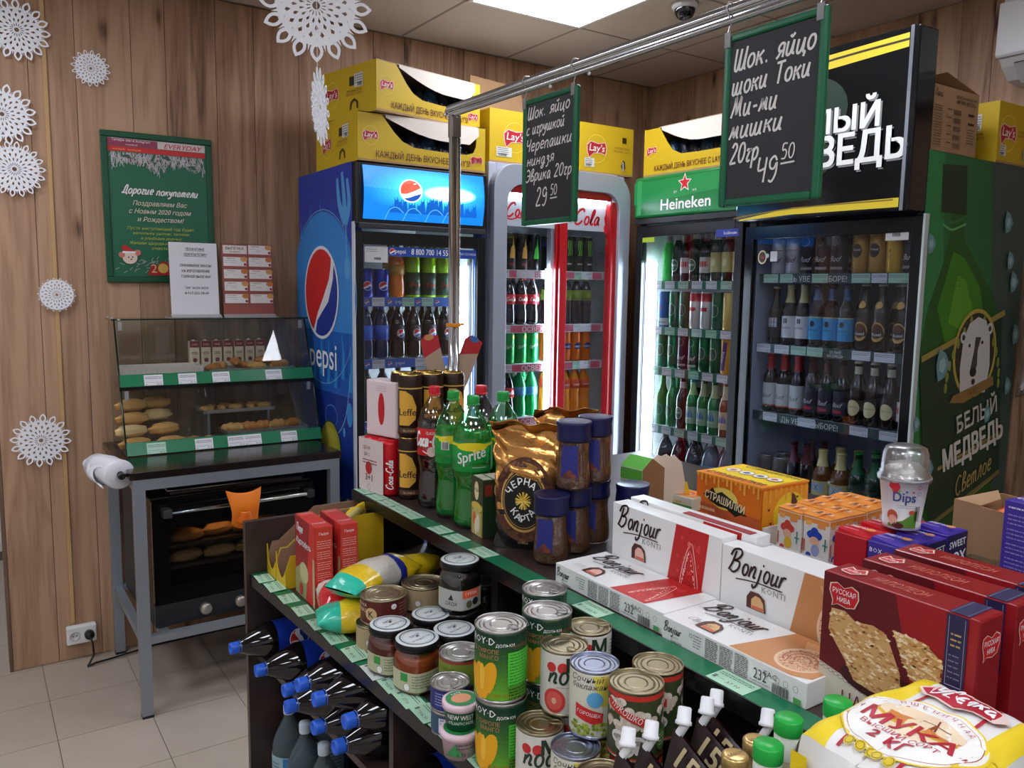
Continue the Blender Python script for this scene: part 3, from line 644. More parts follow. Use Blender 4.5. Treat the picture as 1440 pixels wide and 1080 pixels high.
# packets and drink cartons displayed in the case
def carton(name, label, loc, w, d, h, col, art=None, rz=0, cat='carton', group=None, top=None, bev=.001):
    t = thing(name, label, cat, loc, rz, group)
    obj('carton_body', MB().box(-w/2, w/2, -d/2, d/2, 0, h), M(col, .4) if isinstance(col, tuple) else col, t, bevel=bev)
    if art: art(t)
    return t
def juice(t):
    A = Art().rect(-.0185, .084, .0185, .11, (130,22,34)).text('СОК', 0, .092, .011, WHITE).ell(0, .045, .013, .022, (205,190,160)).ell(0, .03, .009, .009, (120,50,50)).lines(-.013, .062, .013, 2, .006, (60,50,40), .0026, 3)
    A.build('printed_front', t, front(0, -.02, 0))
    obj('screw_cap', MB().lathe([(0, .109), (.007, .109), (.007, .116), (0, .116)], 10), M((230,230,230)), t)
c0 = None
for i in range(7):
    x = .80+.046*i; lb = 'cream and maroon drink carton at the back of the upper tier, %s in the row' % ORD[i]
    if c0 is None: c0 = carton('drink_carton', lb, (x, 3.588, zm+.0185+.037), .038, .036, .11, (222,208,184), juice, group='drink cartons in the bakery case')
    else: dup(c0, (x, 3.588, zm+.0185+.037), 0, lb)
tag(obj('carton_step', MB().box(.775, 1.1, 3.57, 3.608, zm+.007, zm+.055), clear((160,200,180), .1)), 'clear plastic step holding up the row of drink cartons', 'step')
# ================================================================ bottles and cans
CHROME = M((205,205,208), .22, metal=1); ALU = M((190,190,192), .3, metal=.9)
PROTO = {}
def curve_prof(pts, n=4):
    return smooth(pts, n)
def can_parts(t, h, r, col, art=None, top=CHROME, n=18, rough=.3, ringpull=True):
    body = MB().lathe([(0, .002), (r*.8, .002), (r*.84, 0), (r*.88, .001), (r, .008), (r, h-.012), (r*.9, h-.002)], n)
    obj('can_body', body, M(col, rough, metal=.35) if isinstance(col, tuple) else col, t)
    obj('lid', MB().lathe([(r*.9, h-.002), (r*.91, h), (r*.87, h), (r*.84, h-.004), (0, h-.004)], n), top, t)
    if art: art(t, r, h)
def beer_prof(h, r): return [(0, 0), (r*.9, 0), (r, .004), (r, h*.56), (r*.93, h*.62), (r*.62, h*.71), (r*.45, h*.8), (r*.42, h*.95), (r*.46, h*.955), (r*.46, h*.975), (0, h*.975)]
def beer_parts(t, h, r, glass, cap, lab=None, neck=None, art=None, n=16):
    obj('bottle_glass', MB().lathe(beer_prof(h, r), n), glass if not isinstance(glass, tuple) else M(glass, .08, spec=.7), t)
    obj('crown_cap', MB().lathe([(r*.5, h*.965), (r*.53, h*.97), (r*.47, h), (0, h)], 12), M(cap, .35, metal=.3), t)
    if lab:
        z0, z1, c = lab; lb = obj('label', MB().lathe([(r+.0004, h*z0), (r+.0004, h*z1)], n), M(c, .45), t)
    if neck:
        z0, z1, c = neck; P = beer_prof(h, r); 
        def rz_(z):
            for (a, b), (c_, d) in zip(P, P[1:]):
                if b <= z <= d and d > b: return a+(c_-a)*(z-b)/(d-b)
            return r*.45
        zs = [h*(z0+(z1-z0)*i/4) for i in range(5)]
        obj('neck_label', MB().lathe([(rz_(z)+.0006, z) for z in zs], n), M(c, .4), t)
    if art: art(t, r, h)
def pet_prof(h, r, waist=.9): return smooth([(r*.7, 0), (r*.96, .006), (r, h*.08), (r, h*.26), (r*waist, h*.36), (r*.97, h*.47), (r, h*.55), (r*.97, h*.66), (r*.7, h*.8), (r*.4, h*.885), (r*.33, h*.92), (r*.33, h*.945)], 2)
def pet_parts(t, h, r, liquid, cap, lab=None, art=None, n=18, waist=.9, shell=None, fill=.8):
    P = pet_prof(h, r, waist)
    body = [(0, 0)]+P+[(0, h*.945)]
    if shell:
        obj('bottle_shell', MB().lathe(body, n), shell, t)
        obj('drink', MB().lathe([(0, .004)]+[(a*.965, max(b, .004)) for a, b in P if b < h*fill]+[(0, h*fill)], n), liquid, t)
    else: obj('bottle_body', MB().lathe(body, n), liquid if not isinstance(liquid, tuple) else M(liquid, .1, spec=.6), t)
    cr = max(.012, r*.34)
    obj('screw_cap', MB().lathe([(cr, h*.93), (cr, h*.99), (cr*.9, h), (0, h)], 14), M(cap, .4), t)
    obj('neck_ring', MB().lathe([(cr*.9, h*.912), (cr*1.15, h*.916), (cr*1.15, h*.922), (cr*.9, h*.926)], 14), M(cap, .4), t)
    if lab:
        z0, z1, c = lab; rl = max(a for a, b in P if h*z0 <= b <= h*z1) if any(h*z0 <= b <= h*z1 for a, b in P) else r
        obj('label_band', MB().lathe([(rl*.99, h*z0), (rl+.0006, h*z0), (rl+.0006, h*z1), (rl*.99, h*z1)], n), M(c, .4) if isinstance(c, tuple) else c, t)
        if art: art(t, rl+.0006, h)
def la(f, name='printed_label'):
    def g(t, r, h):
        A = Art(); f(A, r, h); A.build(name, t, cyl(r), cyl=r)
    return g
def lab2(f):
    def g(t, r, h):
        P = beer_prof(h, r)
        def rof(b):
            for (a0, b0), (a1, b1) in zip(P, P[1:]):
                if b0 <= b <= b1 and b1 > b0: return a0+(a1-a0)*(b-b0)/(b1-b0)
            return r*.45
        A = Art(); f(A, r, h); A.build('printed_label', t, cyl(r, r_of=rof), cyl=r, lift=.0006)
    return g
def wtext(s, z, size, c, **k): return la(lambda A, r, h: A.text(s, 0, h*z, size, c, fit=None, res=1, **k))
def oval(c, z, ru, rv, s=None, sc=WHITE, size=.012, ring=None, **k):
    def f(A, r, h):
        if ring: A.ell(0, h*z, ru*1.12, rv*1.12, ring, n=14)
        A.ell(0, h*z, ru, rv, c, n=14)
        if s: A.text(s, 0, h*z-size*.3, size, sc, res=1, **k)
    return la(f)
BROWN = M((34,16,8), .07, spec=.8); DKG = M((10,44,24), .07, spec=.8); BRG = M((20,120,50), .07, spec=.8); DARK = M((14,10,12), .07, spec=.8)
def globe(A, x, y, r, rim=True, tilt=.0):
    if rim: A.ell(x, y, r*1.1, r*1.1, WHITE, n=24)
    def arc(a0, a1, n=10): return [(x+r*cos(radians(a0+(a1-a0)*i/n)), y+r*sin(radians(a0+(a1-a0)*i/n))) for i in range(n+1)]
    A.ell(x, y, r, r, (240,240,240), n=24)
    A.poly(arc(15, 205)+[(x-.45*r, y-.12*r), (x, y+.1*r), (x+.5*r, y+.42*r)], (205,40,38))
    A.poly(arc(225, 350)+[(x+.5*r, y-.1*r), (x+.05*r, y-.42*r), (x-.35*r, y-.55*r)], (28,58,150))
    return A
T = {
 'pepsi_can': ('blue cola can', 'can', lambda t: can_parts(t, .117, .033, (18,52,150), la(lambda A, r, h: globe(A, -.004, h*.4, .017)))),
 'orange_pet': ('orange juice drink bottle', 'bottle', lambda t: pet_parts(t, .225, .033, (226,120,30), (30,100,50), (.42, .6, (196,150,60)))),
 'dew_pet': ('lime green soda bottle', 'bottle', lambda t: pet_parts(t, .235, .032, (150,205,20), (20,120,60), (.05, .45, (16,66,40)), la(lambda A, r, h: A.text('Dew', .0, h*.2, .024, (215,40,40), bold=.02, shear=.3, res=1)))),
 'aqua_pet': ('blue-labelled water bottle', 'bottle', lambda t: pet_parts(t, .225, .032, (18,40,72), (20,70,190), (.35, .62, (46,92,190)))),
 'pepsi_pet': ('round-logo cola bottle', 'bottle', lambda t: pet_parts(t, .225, .032, DARK, (16,16,20), (.32, .62, (12,12,16)), la(lambda A, r, h: globe(A, 0, h*.47, .016)))),
 'black_pet': ('dark cola bottle', 'bottle', lambda t: pet_parts(t, .225, .031, DARK, (20,20,24), (.3, .55, (22,24,34)))),
 'green_pet': ('clear green mineral bottle', 'bottle', lambda t: pet_parts(t, .22, .031, M((60,160,100), .1, spec=.6), (20,130,60), (.3, .5, (190,215,190)))),
 'flame_can': ('yellow-flame black energy can', 'can', lambda t: can_parts(t, .168, .031, (20,16,16), la(lambda A, r, h: A.poly([(-.014,h*.32),(.014,h*.32),(.013,h*.55),(.006,h*.72),(.003,h*.88),(-.001,h*.66),(-.008,h*.6),(-.012,h*.45)], (222,170,80)).rect(-.016,h*.12,.016,h*.2,(120,30,30))))),
 'gflame_can': ('green-flame black energy can', 'can', lambda t: can_parts(t, .168, .031, (20,20,20), la(lambda A, r, h: A.poly([(-.014,h*.32),(.014,h*.32),(.013,h*.55),(.006,h*.72),(.003,h*.88),(-.001,h*.66),(-.008,h*.6),(-.012,h*.45)], (80,200,80))))),
 'claw_can': ('green-claw black energy can', 'can', lambda t: can_parts(t, .168, .031, (18,20,20), la(lambda A, r, h: [A.line([(x, h*.88), (x-.002, h*.7), (x+.003, h*.55), (x, h*.45)], .0035, (120,210,60)) for x in (-.009, 0, .009)] and A.rect(-.014,h*.2,.014,h*.24,(190,190,190))))),
 'coke_pet': ('small red-label cola bottle', 'bottle', lambda t: pet_parts(t, .225, .031, DARK, (150,20,26), (.42, .62, (190,20,34)), la(lambda A, r, h: A.hand('CocaCola', -.026, h*.49, .016, WHITE, .16, sx=.8)), waist=.88)),
 'lemon_pet': ('yellow-capped dark tea bottle', 'bottle', lambda t: pet_parts(t, .225, .031, (52,38,46), (228,206,50), (.5, .72, (128,160,60)))),
 'sprite_can': ('green lemonade can', 'can', lambda t: can_parts(t, .146, .031, (14,150,70), la(lambda A, r, h: A.text('Sprite', -.002, h*.52, .02, WHITE, bold=.02, shear=.3, rot=.3, res=1).ell(.012, h*.85, .008, .01, (225,215,40), n=10)))),
 'fanta_can': ('orange soda can', 'can', lambda t: can_parts(t, .146, .031, (232,124,40), la(lambda A, r, h: A.ell(0, h*.5, .022, .016, (30,60,140), n=14).text('FANTA', 0, h*.45, .014, WHITE, bold=.03, res=1)))),
 'sprite_pet': ('small green lemonade bottle', 'bottle', lambda t: pet_parts(t, .225, .031, (22,150,80), (20,150,70), (.45, .62, (70,140,190)))),
 'fanta_pet': ('small orange soda bottle', 'bottle', lambda t: pet_parts(t, .225, .031, (244,150,36), (240,120,40), (.52, .72, (232,92,40)), la(lambda A, r, h: A.text('FANTA', 0, h*.58, .013, WHITE, bold=.03, res=1)))),
 'hein_bottle': ('green oval-label beer bottle', 'bottle', lambda t: beer_parts(t, .245, .0305, DKG, (20,120,60), None, (.78, .9, (200,206,200)), oval((40,90,60), .3, .02, .026, 'ПИВО', ring=(206,210,206)))),
 'lime_bottle': ('bright lime alcopop bottle', 'bottle', lambda t: beer_parts(t, .245, .0295, M((60,220,90), .1, spec=.6), (200,200,200), None, (.74, .88, (210,225,210)))),
 'foil_bottle': ('gold-foil-neck green beer bottle', 'bottle', lambda t: beer_parts(t, .255, .0305, DKG, (196,190,140), (.16, .5, (190,182,120)), (.72, .97, (206,200,150)), oval((222,212,160), .33, .014, .018, None))),
 'redlabel_bottle': ('red-and-white-label dark beer bottle', 'bottle', lambda t: beer_parts(t, .235, .0305, DARK, (170,40,40), (.16, .46, (196,190,184)), (.76, .9, (150,60,56)), la(lambda A, r, h: A.rect(-.028, h*.28, .028, h*.38, (180,30,34))))),
 'hein_can': ('dark green beer can', 'can', lambda t: can_parts(t, .168, .0325, (12,88,50), oval((24,70,44), .5, .019, .026, None, ring=(150,180,160)))),
 'star_can': ('blue silver red-star beer can', 'can', lambda t: can_parts(t, .168, .0325, (44,86,150), la(lambda A, r, h: A.rect(-.05, h*.05, .05, h*.25, (190,196,204)).text('Heineken', 0, h*.11, .015, (20,90,50), bold=.03, res=1).ell(-.006, h*.55, .008, .008, RED, n=5)))),
 'white_can': ('red and white beer can', 'can', lambda t: can_parts(t, .168, .0325, (218,216,212), la(lambda A, r, h: A.rect(-.052, h*.74, .052, h*.96, (186,24,34)).rect(-.02, h*.48, .02, h*.58, (180,30,40))))),
 'gold_can': ('pale gold beer can', 'can', lambda t: can_parts(t, .168, .0325, (206,190,110))),
 'gold_ohota': ('gold beer can with blue band', 'can', lambda t: can_parts(t, .168, .0325, (206,166,60), la(lambda A, r, h: A.poly([(-.018,h*.1),(.006,h*.1),(.018,h*.85),(-.004,h*.85)], (28,40,110)).text('ОХОТА', .0, h*.44, .016, WHITE, bold=.03, rot=1.3, res=1)))),
 'bavaria_bottle': ('green mountain-label beer bottle', 'bottle', lambda t: beer_parts(t, .245, .031, BRG, (60,130,80), (.14, .46, (150,180,150)), (.68, .92, (190,196,150)), la(lambda A, r, h: A.poly([(-.026,h*.26),(-.01,h*.4),(0,h*.32),(.012,h*.42),(.026,h*.26)], (60,120,170)).text('Baltika', 0, h*.22, .011, WHITE, bold=.03, res=1)))),
 'amber_bottle': ('amber mountain-label beer bottle', 'bottle', lambda t: beer_parts(t, .245, .031, M((120,74,30), .1, spec=.7), (206,196,150), (.14, .46, (200,186,150)), (.68, .92, (206,200,160)), la(lambda A, r, h: A.poly([(-.026,h*.26),(-.01,h*.4),(0,h*.32),(.012,h*.42),(.026,h*.26)], (60,110,180)).text('Baltika', 0, h*.22, .011, WHITE, bold=.03, res=1)))),
 'green_beer': ('plain bright green beer bottle', 'bottle', lambda t: beer_parts(t, .25, .030, BRG, (150,170,150), None, (.78, .9, (30,120,60)), oval((14,90,44), .3, .02, .026, None, ring=(120,180,140)))),
 'ohota_pet': ('tall dark plastic beer bottle', 'bottle', lambda t: pet_parts(t, .30, .044, DARK, (40,30,30), None, None, waist=1) or la(lambda A, r, h: A.rect(-.02, h*.12, .022, h*.6, (30,14,16)).text('ОХОТА', 0, h*.3, .032, (220,214,214), bold=.03, rot=1.35, res=1))(t, .0445, .30)),
 'silver_pet': ('tall silver plastic beer bottle', 'bottle', lambda t: pet_parts(t, .30, .044, M((90,100,120), .1, spec=.7), (200,200,190), (.48, .62, (36,120,200)), la(lambda A, r, h: A.rect(-.03, h*.28, .03, h*.4, (160,40,60))), waist=1)),
 'bud_can': ('white script beer can', 'can', lambda t: can_parts(t, .168, .0325, (206,206,212), la(lambda A, r, h: A.rect(-.03, h*.56, .03, h*.575, (190,40,50)).text('Bud', 0, h*.28, .03, (30,30,36), shear=.5, res=2)))),
 'bud_dark': ('black white-script beer can', 'can', lambda t: can_parts(t, .168, .0325, (52,38,46), la(lambda A, r, h: A.text('Bud', 0, h*.28, .03, (226,220,220), shear=.5, res=2).rect(-.03, h*.1, .03, h*.16, (170,160,160)).ring(0, h*.75, .018, .018, .002, (150,140,140))))),
 'kozel_can': ('gold and brown beer can', 'can', lambda t: can_parts(t, .168, .0325, (196,150,70), la(lambda A, r, h: A.ell(0, h*.5, .02, .026, (60,34,20), n=14).text('Kozel', 0, h*.5, .013, (230,224,210), bold=.03, res=1)))),
 'yellow_can': ('plain yellow beer can', 'can', lambda t: can_parts(t, .168, .0325, (226,176,50), la(lambda A, r, h: A.text('ТЕЛЬ', 0, h*.4, .016, (50,34,20), rot=1.57, res=1)))),
 'corona': ('slim dark white-label beer bottle', 'bottle', lambda t: beer_parts(t, .235, .0295, M((50,40,26), .07, spec=.8), (200,190,160), (.12, .48, (40,34,40)), None, la(lambda A, r, h: A.rect(-.024, h*.3, .024, h*.46, (206,206,212)).text('Corona', 0, h*.37, .011, (30,30,60), res=1).text('Extra', 0, h*.31, .008, (30,30,60), res=1)))),
 'paten': ('brown white-label beer bottle', 'bottle', lambda t: beer_parts(t, .245, .0305, BROWN, (200,190,140), (.12, .48, (214,214,214)), (.7, .97, (198,186,130)), la(lambda A, r, h: A.rect(-.008, h*.36, .008, h*.44, (60,60,66)).text('SPATEN', 0, h*.27, .011, (30,30,34), res=1)))),
 'lowen': ('brown blue-label beer bottle', 'bottle', lambda t: beer_parts(t, .248, .0305, BROWN, (30,60,110), (.12, .48, (60,160,214)), (.74, .92, (44,90,140)), la(lambda A, r, h: A.rect(-.05, h*.46, .05, h*.48, (214,200,120)).ell(0, h*.37, .01, .012, (30,30,40), n=10).text('LÖWENBRÄU', 0, h*.26, .0085, (24,24,40), res=1)))),
 'kozel': ('brown round-gold-label beer bottle', 'bottle', lambda t: beer_parts(t, .248, .0305, BROWN, (206,206,200), None, None, lab2(lambda A, r, h: A.ell(0, h*.29, .029, .036, (214,170,90), n=18).ell(0, h*.3, .024, .028, (96,56,34), n=14).rect(-.027, h*.22, .027, h*.3, (50,30,24)).text('Kozel', 0, h*.235, .016, WHITE, bold=.03, res=2).ell(0, h*.69, .02, .014, (214,170,90), n=12)))),
 'bud': ('red-necked brown beer bottle', 'bottle', lambda t: beer_parts(t, .24, .0305, BROWN, (190,30,40), (.1, .5, (206,210,206)), (.74, .96, (188,26,36)), la(lambda A, r, h: A.text('Bud', 0, h*.24, .028, (40,60,56), shear=.5, res=2).rect(-.05, h*.1, .05, h*.125, (190,40,50))))),
 'bud_black': ('black script-label beer bottle', 'bottle', lambda t: beer_parts(t, .24, .0305, DARK, (60,20,24), (.1, .5, (46,44,60)), (.74, .92, (70,20,26)), la(lambda A, r, h: A.text('Bud', 0, h*.24, .026, (226,220,226), shear=.5, res=2).rect(-.02, h*.14, .02, h*.19, (190,50,60))))),
 'cream': ('brown cream-label beer bottle', 'bottle', lambda t: beer_parts(t, .24, .0305, BROWN, (222,216,190), None, (.8, .92, (222,216,190)), la(lambda A, r, h: A.ell(0, h*.27, .027, .03, (226,214,160), n=16).text('Krušovice', 0, h*.27, .011, (60,50,30), res=1)))),
 'leffe_can': ('grey-brown beer can', 'can', lambda t: can_parts(t, .168, .0325, (90,80,76), la(lambda A, r, h: A.ell(0, h*.36, .022, .026, (170,160,120), n=14).text('Leffe', 0, h*.32, .014, (40,34,30), res=1)))),
 'darkred': ('dark wine-red-necked beer bottle', 'bottle', lambda t: beer_parts(t, .245, .0305, DARK, (60,14,18), None, (.66, .95, (84,16,26)), la(lambda A, r, h: A.text('ХТ', 0, h*.3, .022, (190,184,184), bold=.03, res=1)))),
 'melnik': ('squat windmill-label beer bottle', 'bottle', lambda t: beer_parts(t, .235, .038, M((110,66,22), .07, spec=.8), (220,206,140), (.16, .48, (206,196,130)), (.72, .96, (226,214,150)), la(lambda A, r, h: A.rect(-.03, h*.3, .03, h*.44, (170,196,220)).line([(-.008,h*.42),(.008,h*.32)], .002, BLACK, k=1).line([(-.008,h*.32),(.008,h*.42)], .002, BLACK, k=1).text('Мельник', 0, h*.21, .013, (30,24,16), shear=.2, res=1)))),
 'krom': ('green diamond-label beer bottle', 'bottle', lambda t: beer_parts(t, .25, .034, DKG, (30,140,60), None, (.66, .9, (18,90,50)), la(lambda A, r, h: A.poly([(-.024,h*.2),(.024,h*.2),(.024,h*.46),(-.024,h*.46)], (24,60,40)).poly([(-.016,h*.33),(0,h*.24),(.018,h*.33),(0,h*.42)], (50,170,90)).text('КРОМ', 0, h*.1, .014, WHITE, bold=.02, rot=.3, res=1)))),
 'silver_beer': ('dark silver-label beer bottle', 'bottle', lambda t: beer_parts(t, .235, .032, DARK, (200,204,210), (.1, .42, (196,200,206)), (.72, .9, (186,190,200)), la(lambda A, r, h: A.ell(0, h*.4, .02, .018, (160,166,176), n=12).text('Helgis', 0, h*.22, .018, (24,24,40), shear=.4, res=1)))),
}
def place(typ, loc, rz, label, group):
    d, cat, fn = T[typ]
    if typ in PROTO: return dup(PROTO[typ], loc, rz, label, group)
    nm = {'can': 'drink_can', 'bottle': 'drink_bottle'}[cat]
    if 'beer' in d: nm = nm.replace('drink', 'beer')
    t = thing(nm, label, cat, loc, rz, group); fn(t); PROTO[typ] = t; return t

# ================================================================ cooler cabinets
def cabinet(t, W, D, H, side, inner, base=.14, back=None):
    th = .04
    L = obj('side_panel', MB().box(0, th, .02, D, base, H), side, t, bevel=.004)
    R_ = obj('side_panel', MB().box(W-th, W, .02, D, base, H), side, t, bevel=.004)
    obj('inner_wall', MB().box(th, th+.004, .03, D-.05, base+.05, H-.08).box(W-th-.004, W-th, .03, D-.05, base+.05, H-.08).box(th, W-th, D-.055, D-.05, base+.05, H-.08), inner, t)
    obj('back_panel', MB().box(th, W-th, D-.04, D, base, H), side, t)
    obj('roof_panel', MB().box(th, W-th, .02, D-.04, H-.04, H), side, t)
    obj('bottom_panel', MB().box(th, W-th, .02, D-.04, base, base+.05), inner, t)
    pl = obj('plinth', MB().box(.01, W-.01, .04, D-.02, .02, base), M((24,24,26), .5), t)
    obj('grille_slat', (lambda m: [m.box(.06, W-.06, .032, .041, .035+.016*i, .043+.016*i) for i in range(6)] and m)(MB()), M((44,44,46), .5), pl)
    for x in (.04, W-.08):
        for y in (.06, D-.1): obj('foot', MB().box(x, x+.04, y, y+.04, 0, .021), M((20,20,20)), t)
    return L, R_
def door(t, x0, x1, z0, z1, fm, fw=.035, y0=0, y1=.022, glass=(205,212,222), hx=None, name='door'):
    m = MB().box(x0, x0+fw, y0, y1, z0, z1).box(x1-fw, x1, y0, y1, z0, z1).box(x0+fw, x1-fw, y0, y1, z1-fw*1.3, z1).box(x0+fw, x1-fw, y0, y1, z0, z0+fw*1.6)
    d = obj(name, m, fm, t, bevel=.003)
    obj('glass', MB().box(x0+fw, x1-fw, (y0+y1)/2-.002, (y0+y1)/2+.002, z0+fw*1.6, z1-fw*1.3), clear(glass, .035, .01), d)
    if hx is not None: obj('handle', MB().tube([(hx, y0, 1.2), (hx, y0-.035, 1.18), (hx, y0-.04, 1.0), (hx, y0-.035, .82), (hx, y0, .8)], .009, 8), M((16,16,18), .3), d)
    return d
def shelf(t, x0, x1, z, D, rail, tags, extra=None, y0=.05, rh=.036):
    s = obj('shelf', (lambda m: [m.box(x0, x1, y0+.02+(D-.14-y0)*i/9, y0+.024+(D-.14-y0)*i/9, z-.006, z-.001) for i in range(10)] and m.box(x0, x1, y0, y0+.008, z-.008, z-.0005).box(x0, x0+.006, y0, D-.1, z-.01, z-.001).box(x1-.006, x1, y0, D-.1, z-.01, z-.001))(MB()), M((205,208,212), .35), t)
    r = obj('price_rail', MB().box(x0, x1, y0-.006, y0-.002, z-rh, z+.002), rail, s)
    A = Art()
    if extra: extra(A)
    for i, (x, c, wd) in enumerate(tags):
        A.rect(x, z-rh+.002, x+wd, z, {'m': (170,212,186), 'w': (214,218,222)}[c]); A.L -= 1
    A.L += 1
    for i, (x, c, wd) in enumerate(tags):
        A.lines(x+.004, z-.008, x+wd-.004, 2, .006, (90,96,100), .002, i); A.L -= 1
        A.text('%d.90' % (35+7*i), x+wd-.004, z-rh+.006, .008, (40,40,40), 'r', res=1); A.L -= 1
    A.L += 2
    if A.sh: A.build('price_tags', s, front(0, y0-.0062, 0))
    return s
def stock(tf, rz, z, rows, types, xs, where, y0=.095, dy=.085, tall=None):
    """types: list of type keys across the shelf; tf maps local (x, y, z) to the room; rows deep"""
    cnt = {}
    for i, ty in enumerate(types): cnt.setdefault(ty, []).append(i)
    tot = {k: len(v) for k, v in cnt.items()}
    for i, (ty, x) in enumerate(zip(types, xs)):
        if not ty: continue
        k = cnt[ty].index(i); d, cat, _ = T[ty]
        for j in range(rows):
            sh, cl = where.split(' ', 1); cl = cl.replace('shelf of the ', '').replace(' cooler', '')
            lab = d+(', '+ORD[k]+' from left' if tot[ty] > 1 else '')+', %s row, %s shelf, %s cooler' % ('front' if j == 0 else 'rear', sh, cl)
            place(ty, tf(x+(.012 if j else 0), y0+dy*j, z), rz, lab, 'drinks on the '+where)

# ---------------------------------------------------------------- blue cooler
blk = M((20,21,24), .32); blk2 = M((30,31,35), .4)
tP = thing('drinks_cooler', 'blue-sided cola cooler with glowing blue header beside the bakery table', 'cooler', (1.28, 3.0, 0))
W, D, H = .6, .62, 2.03
sideL, sideR = cabinet(tP, W, D, H, M((30,66,160), .3), M((210,216,216), .4))
A = Art(); U = flat((-.0005, .62, 0), (0, -1, 0), (0, 0, 1))
A.rect(.0, .14, .6, 2.03, (40,62,160)).rect(0, .14, .6, 1.12, (22,52,138)).ell(.27, 1.5, .36, .36, (52,132,206), n=40)
R_ = random.Random(9)
for i in range(9):
    x = .02+.04*i; hgt = R_.uniform(1.75, 1.93); A.line([(x, 1.66), (x+.005, 1.78), (x, hgt)], lambda t: .022*(1.1-t), (52,132,206)); A.L -= 1
for x, z in ((.45, 1.98), (.5, 2.0), (.55, 1.97)): A.line([(x, z), (x+.02, z-.1), (.53, 1.8)], lambda t: .02+.03*t, (84,156,214)); A.L -= 1
A.line([(.53, 1.86), (.54, 1.7), (.545, 1.66)], .012, (84,156,214)).ell(.548, 1.62, .03, .045, (84,156,214))
A.L += 1
A.rect(.0, 1.1, .6, 1.36, (26,92,176))
for i in range(15):
    x = .01+.04*i; z = 1.12+R_.uniform(0, .06); A.line([(x, z), (x+.01, z+.1), (x+R_.uniform(-.02, .02), z+.19)], lambda t: .026*(1.15-t), (30,70,158) if i % 2 else (40,140,200)); A.L -= 1
A.L += 1
A.ring(.27, 1.5, .37, .37, .003, (130,180,220), n=48)
A.line([(.3, .93), (.42, .93), (.52, 1.02), (.57, 1.2)], .004, (150,196,226)).ring(.36, 1.0, .07, .05, .006, (70,120,200)).ell(.56, 1.03, .03, .05, (60,140,210)).ell(.5, .95, .012, .02, (80,150,214))
A.ell(.345, .86, .12, .12, (30,60,40), n=30).ell(.345, .86, .112, .112, (150,150,50), n=30).ell(.345, .86, .09, .09, (176,170,60), n=24).ell(.36, .58, .12, .16, (58,70,40), n=30).ell(.36, .58, .11, .15, (140,138,56), n=30).poly([(.24,.70), (.44,.70), (.43,.62), (.35,.6), (.26,.63)], (110,24,34)).text('7 UP', .35, .655, .04, (190,150,140), bold=.02).ell(.54, .62, .03, .06, (176,160,50))
GX, GZ = .262, 1.52
def eg(cx_, cz_, rx, rz2):
    def arc(a0, a1, n=14): return [(cx_+rx*cos(radians(a0+(a1-a0)*i/n)), cz_+rz2*sin(radians(a0+(a1-a0)*i/n))) for i in range(n+1)]
    A.ell(cx_, cz_, rx*1.07, rz2*1.07, (226,228,232), n=40).ell(cx_, cz_, rx, rz2, (222,224,228), n=40)
    A.poly(arc(50, 240)+[(cx_-.2*rx, cz_-.45*rz2), (cx_+.15*rx, cz_-.1*rz2), (cx_+.5*rx, cz_+.3*rz2), (cx_+.62*rx, cz_+.6*rz2)], (204,40,40))
    A.poly(arc(248, 398)+[(cx_+.74*rx, cz_+.3*rz2), (cx_+.45*rx, cz_-.2*rz2), (cx_+.05*rx, cz_-.45*rz2), (cx_-.25*rx, cz_-.65*rz2)], (28,52,140))
eg(GX, GZ, .185, .185)
A.text('pepsi', .275, 1.2, .16, (236,238,240), fit=.31, bold=.01)
A.build('side_graphic', tP, U)
obj('edge_trim', MB().box(-.003, .002, -.002, .022, .14, 1.80), M((200,206,214), .35), sideL)
hd = obj('header', MB().box(.0, .6, -.012, .05, 1.785, 2.03), blk, tP, bevel=.008)
nl = 12
lbx = MB().sheet(lambda u, v: (.028+.548*u, -.014-.014*sin(pi*v), 1.812+.205*v), 1, 8)
obj('lightbox', lbx, M((22,120,214), .3, emit=1.1, ecol=(16,120,220)), hd)
A = Art(); em = lambda c, s: M(c, .3, emit=s, ecol=c)
def hb(u, v, h): return (.028+u, -.0145-.014*sin(pi*min(1, max(0, v/.205)))-h, 1.812+v)
A.sh_sub = 1
def fine(u0, v0, u1, v1, c):
    n = 10; vs = []; fs = []
    for i in range(n+1): vs += [(u0, v0+(v1-v0)*i/n), (u1, v0+(v1-v0)*i/n)]
    for i in range(n): fs.append((2*i, 2*i+1, 2*i+3, 2*i+2))
    A.put(vs, fs, c)
for k in range(9):
    q = k/8; cc_ = tuple(int(x0+(x1-x0)*q) for x0, x1 in zip((22,128,218), (70,206,246))); vs = []; fs = []; n = 20; rx, ry = .29-.16*q, .098-.05*q
    for i in range(n+1):
        x = -rx+2*rx*i/n; hh = ry*math.sqrt(max(0, 1-(x/rx)**2)); vs += [(min(.548, max(0, .29+x)), max(.002, .12-hh)), (min(.548, max(0, .29+x)), .12), (min(.548, max(0, .29+x)), min(.203, .12+hh))]
    for i in range(n): fs += [(3*i, 3*i+3, 3*i+4, 3*i+1), (3*i+1, 3*i+4, 3*i+5, 3*i+2)]
    A.put(vs, fs, em(cc_, 1.0+.1*q))
for k in range(5):
    q = k/4; cc_ = tuple(int(x0+(x1-x0)*q) for x0, x1 in zip((110,216,248), (236,250,255))); A.ell(.38, .115, .125-.02*q, .036-.014*q, em(cc_, 1.3))
for i in range(20):
    x = .12+.02*i+R_.uniform(-.004, .004); z = .075+R_.uniform(0, .03)-.02*abs(i-10)/10
    A.poly([(x-.014, .03), (x-.01, z-.012), (x-.011, z+.006), (x-.006, z-.006), (x, z-.004), (x+.003, z+.01), (x+.006, z-.01), (x+.014, .03)], em((14,96,190), .8))
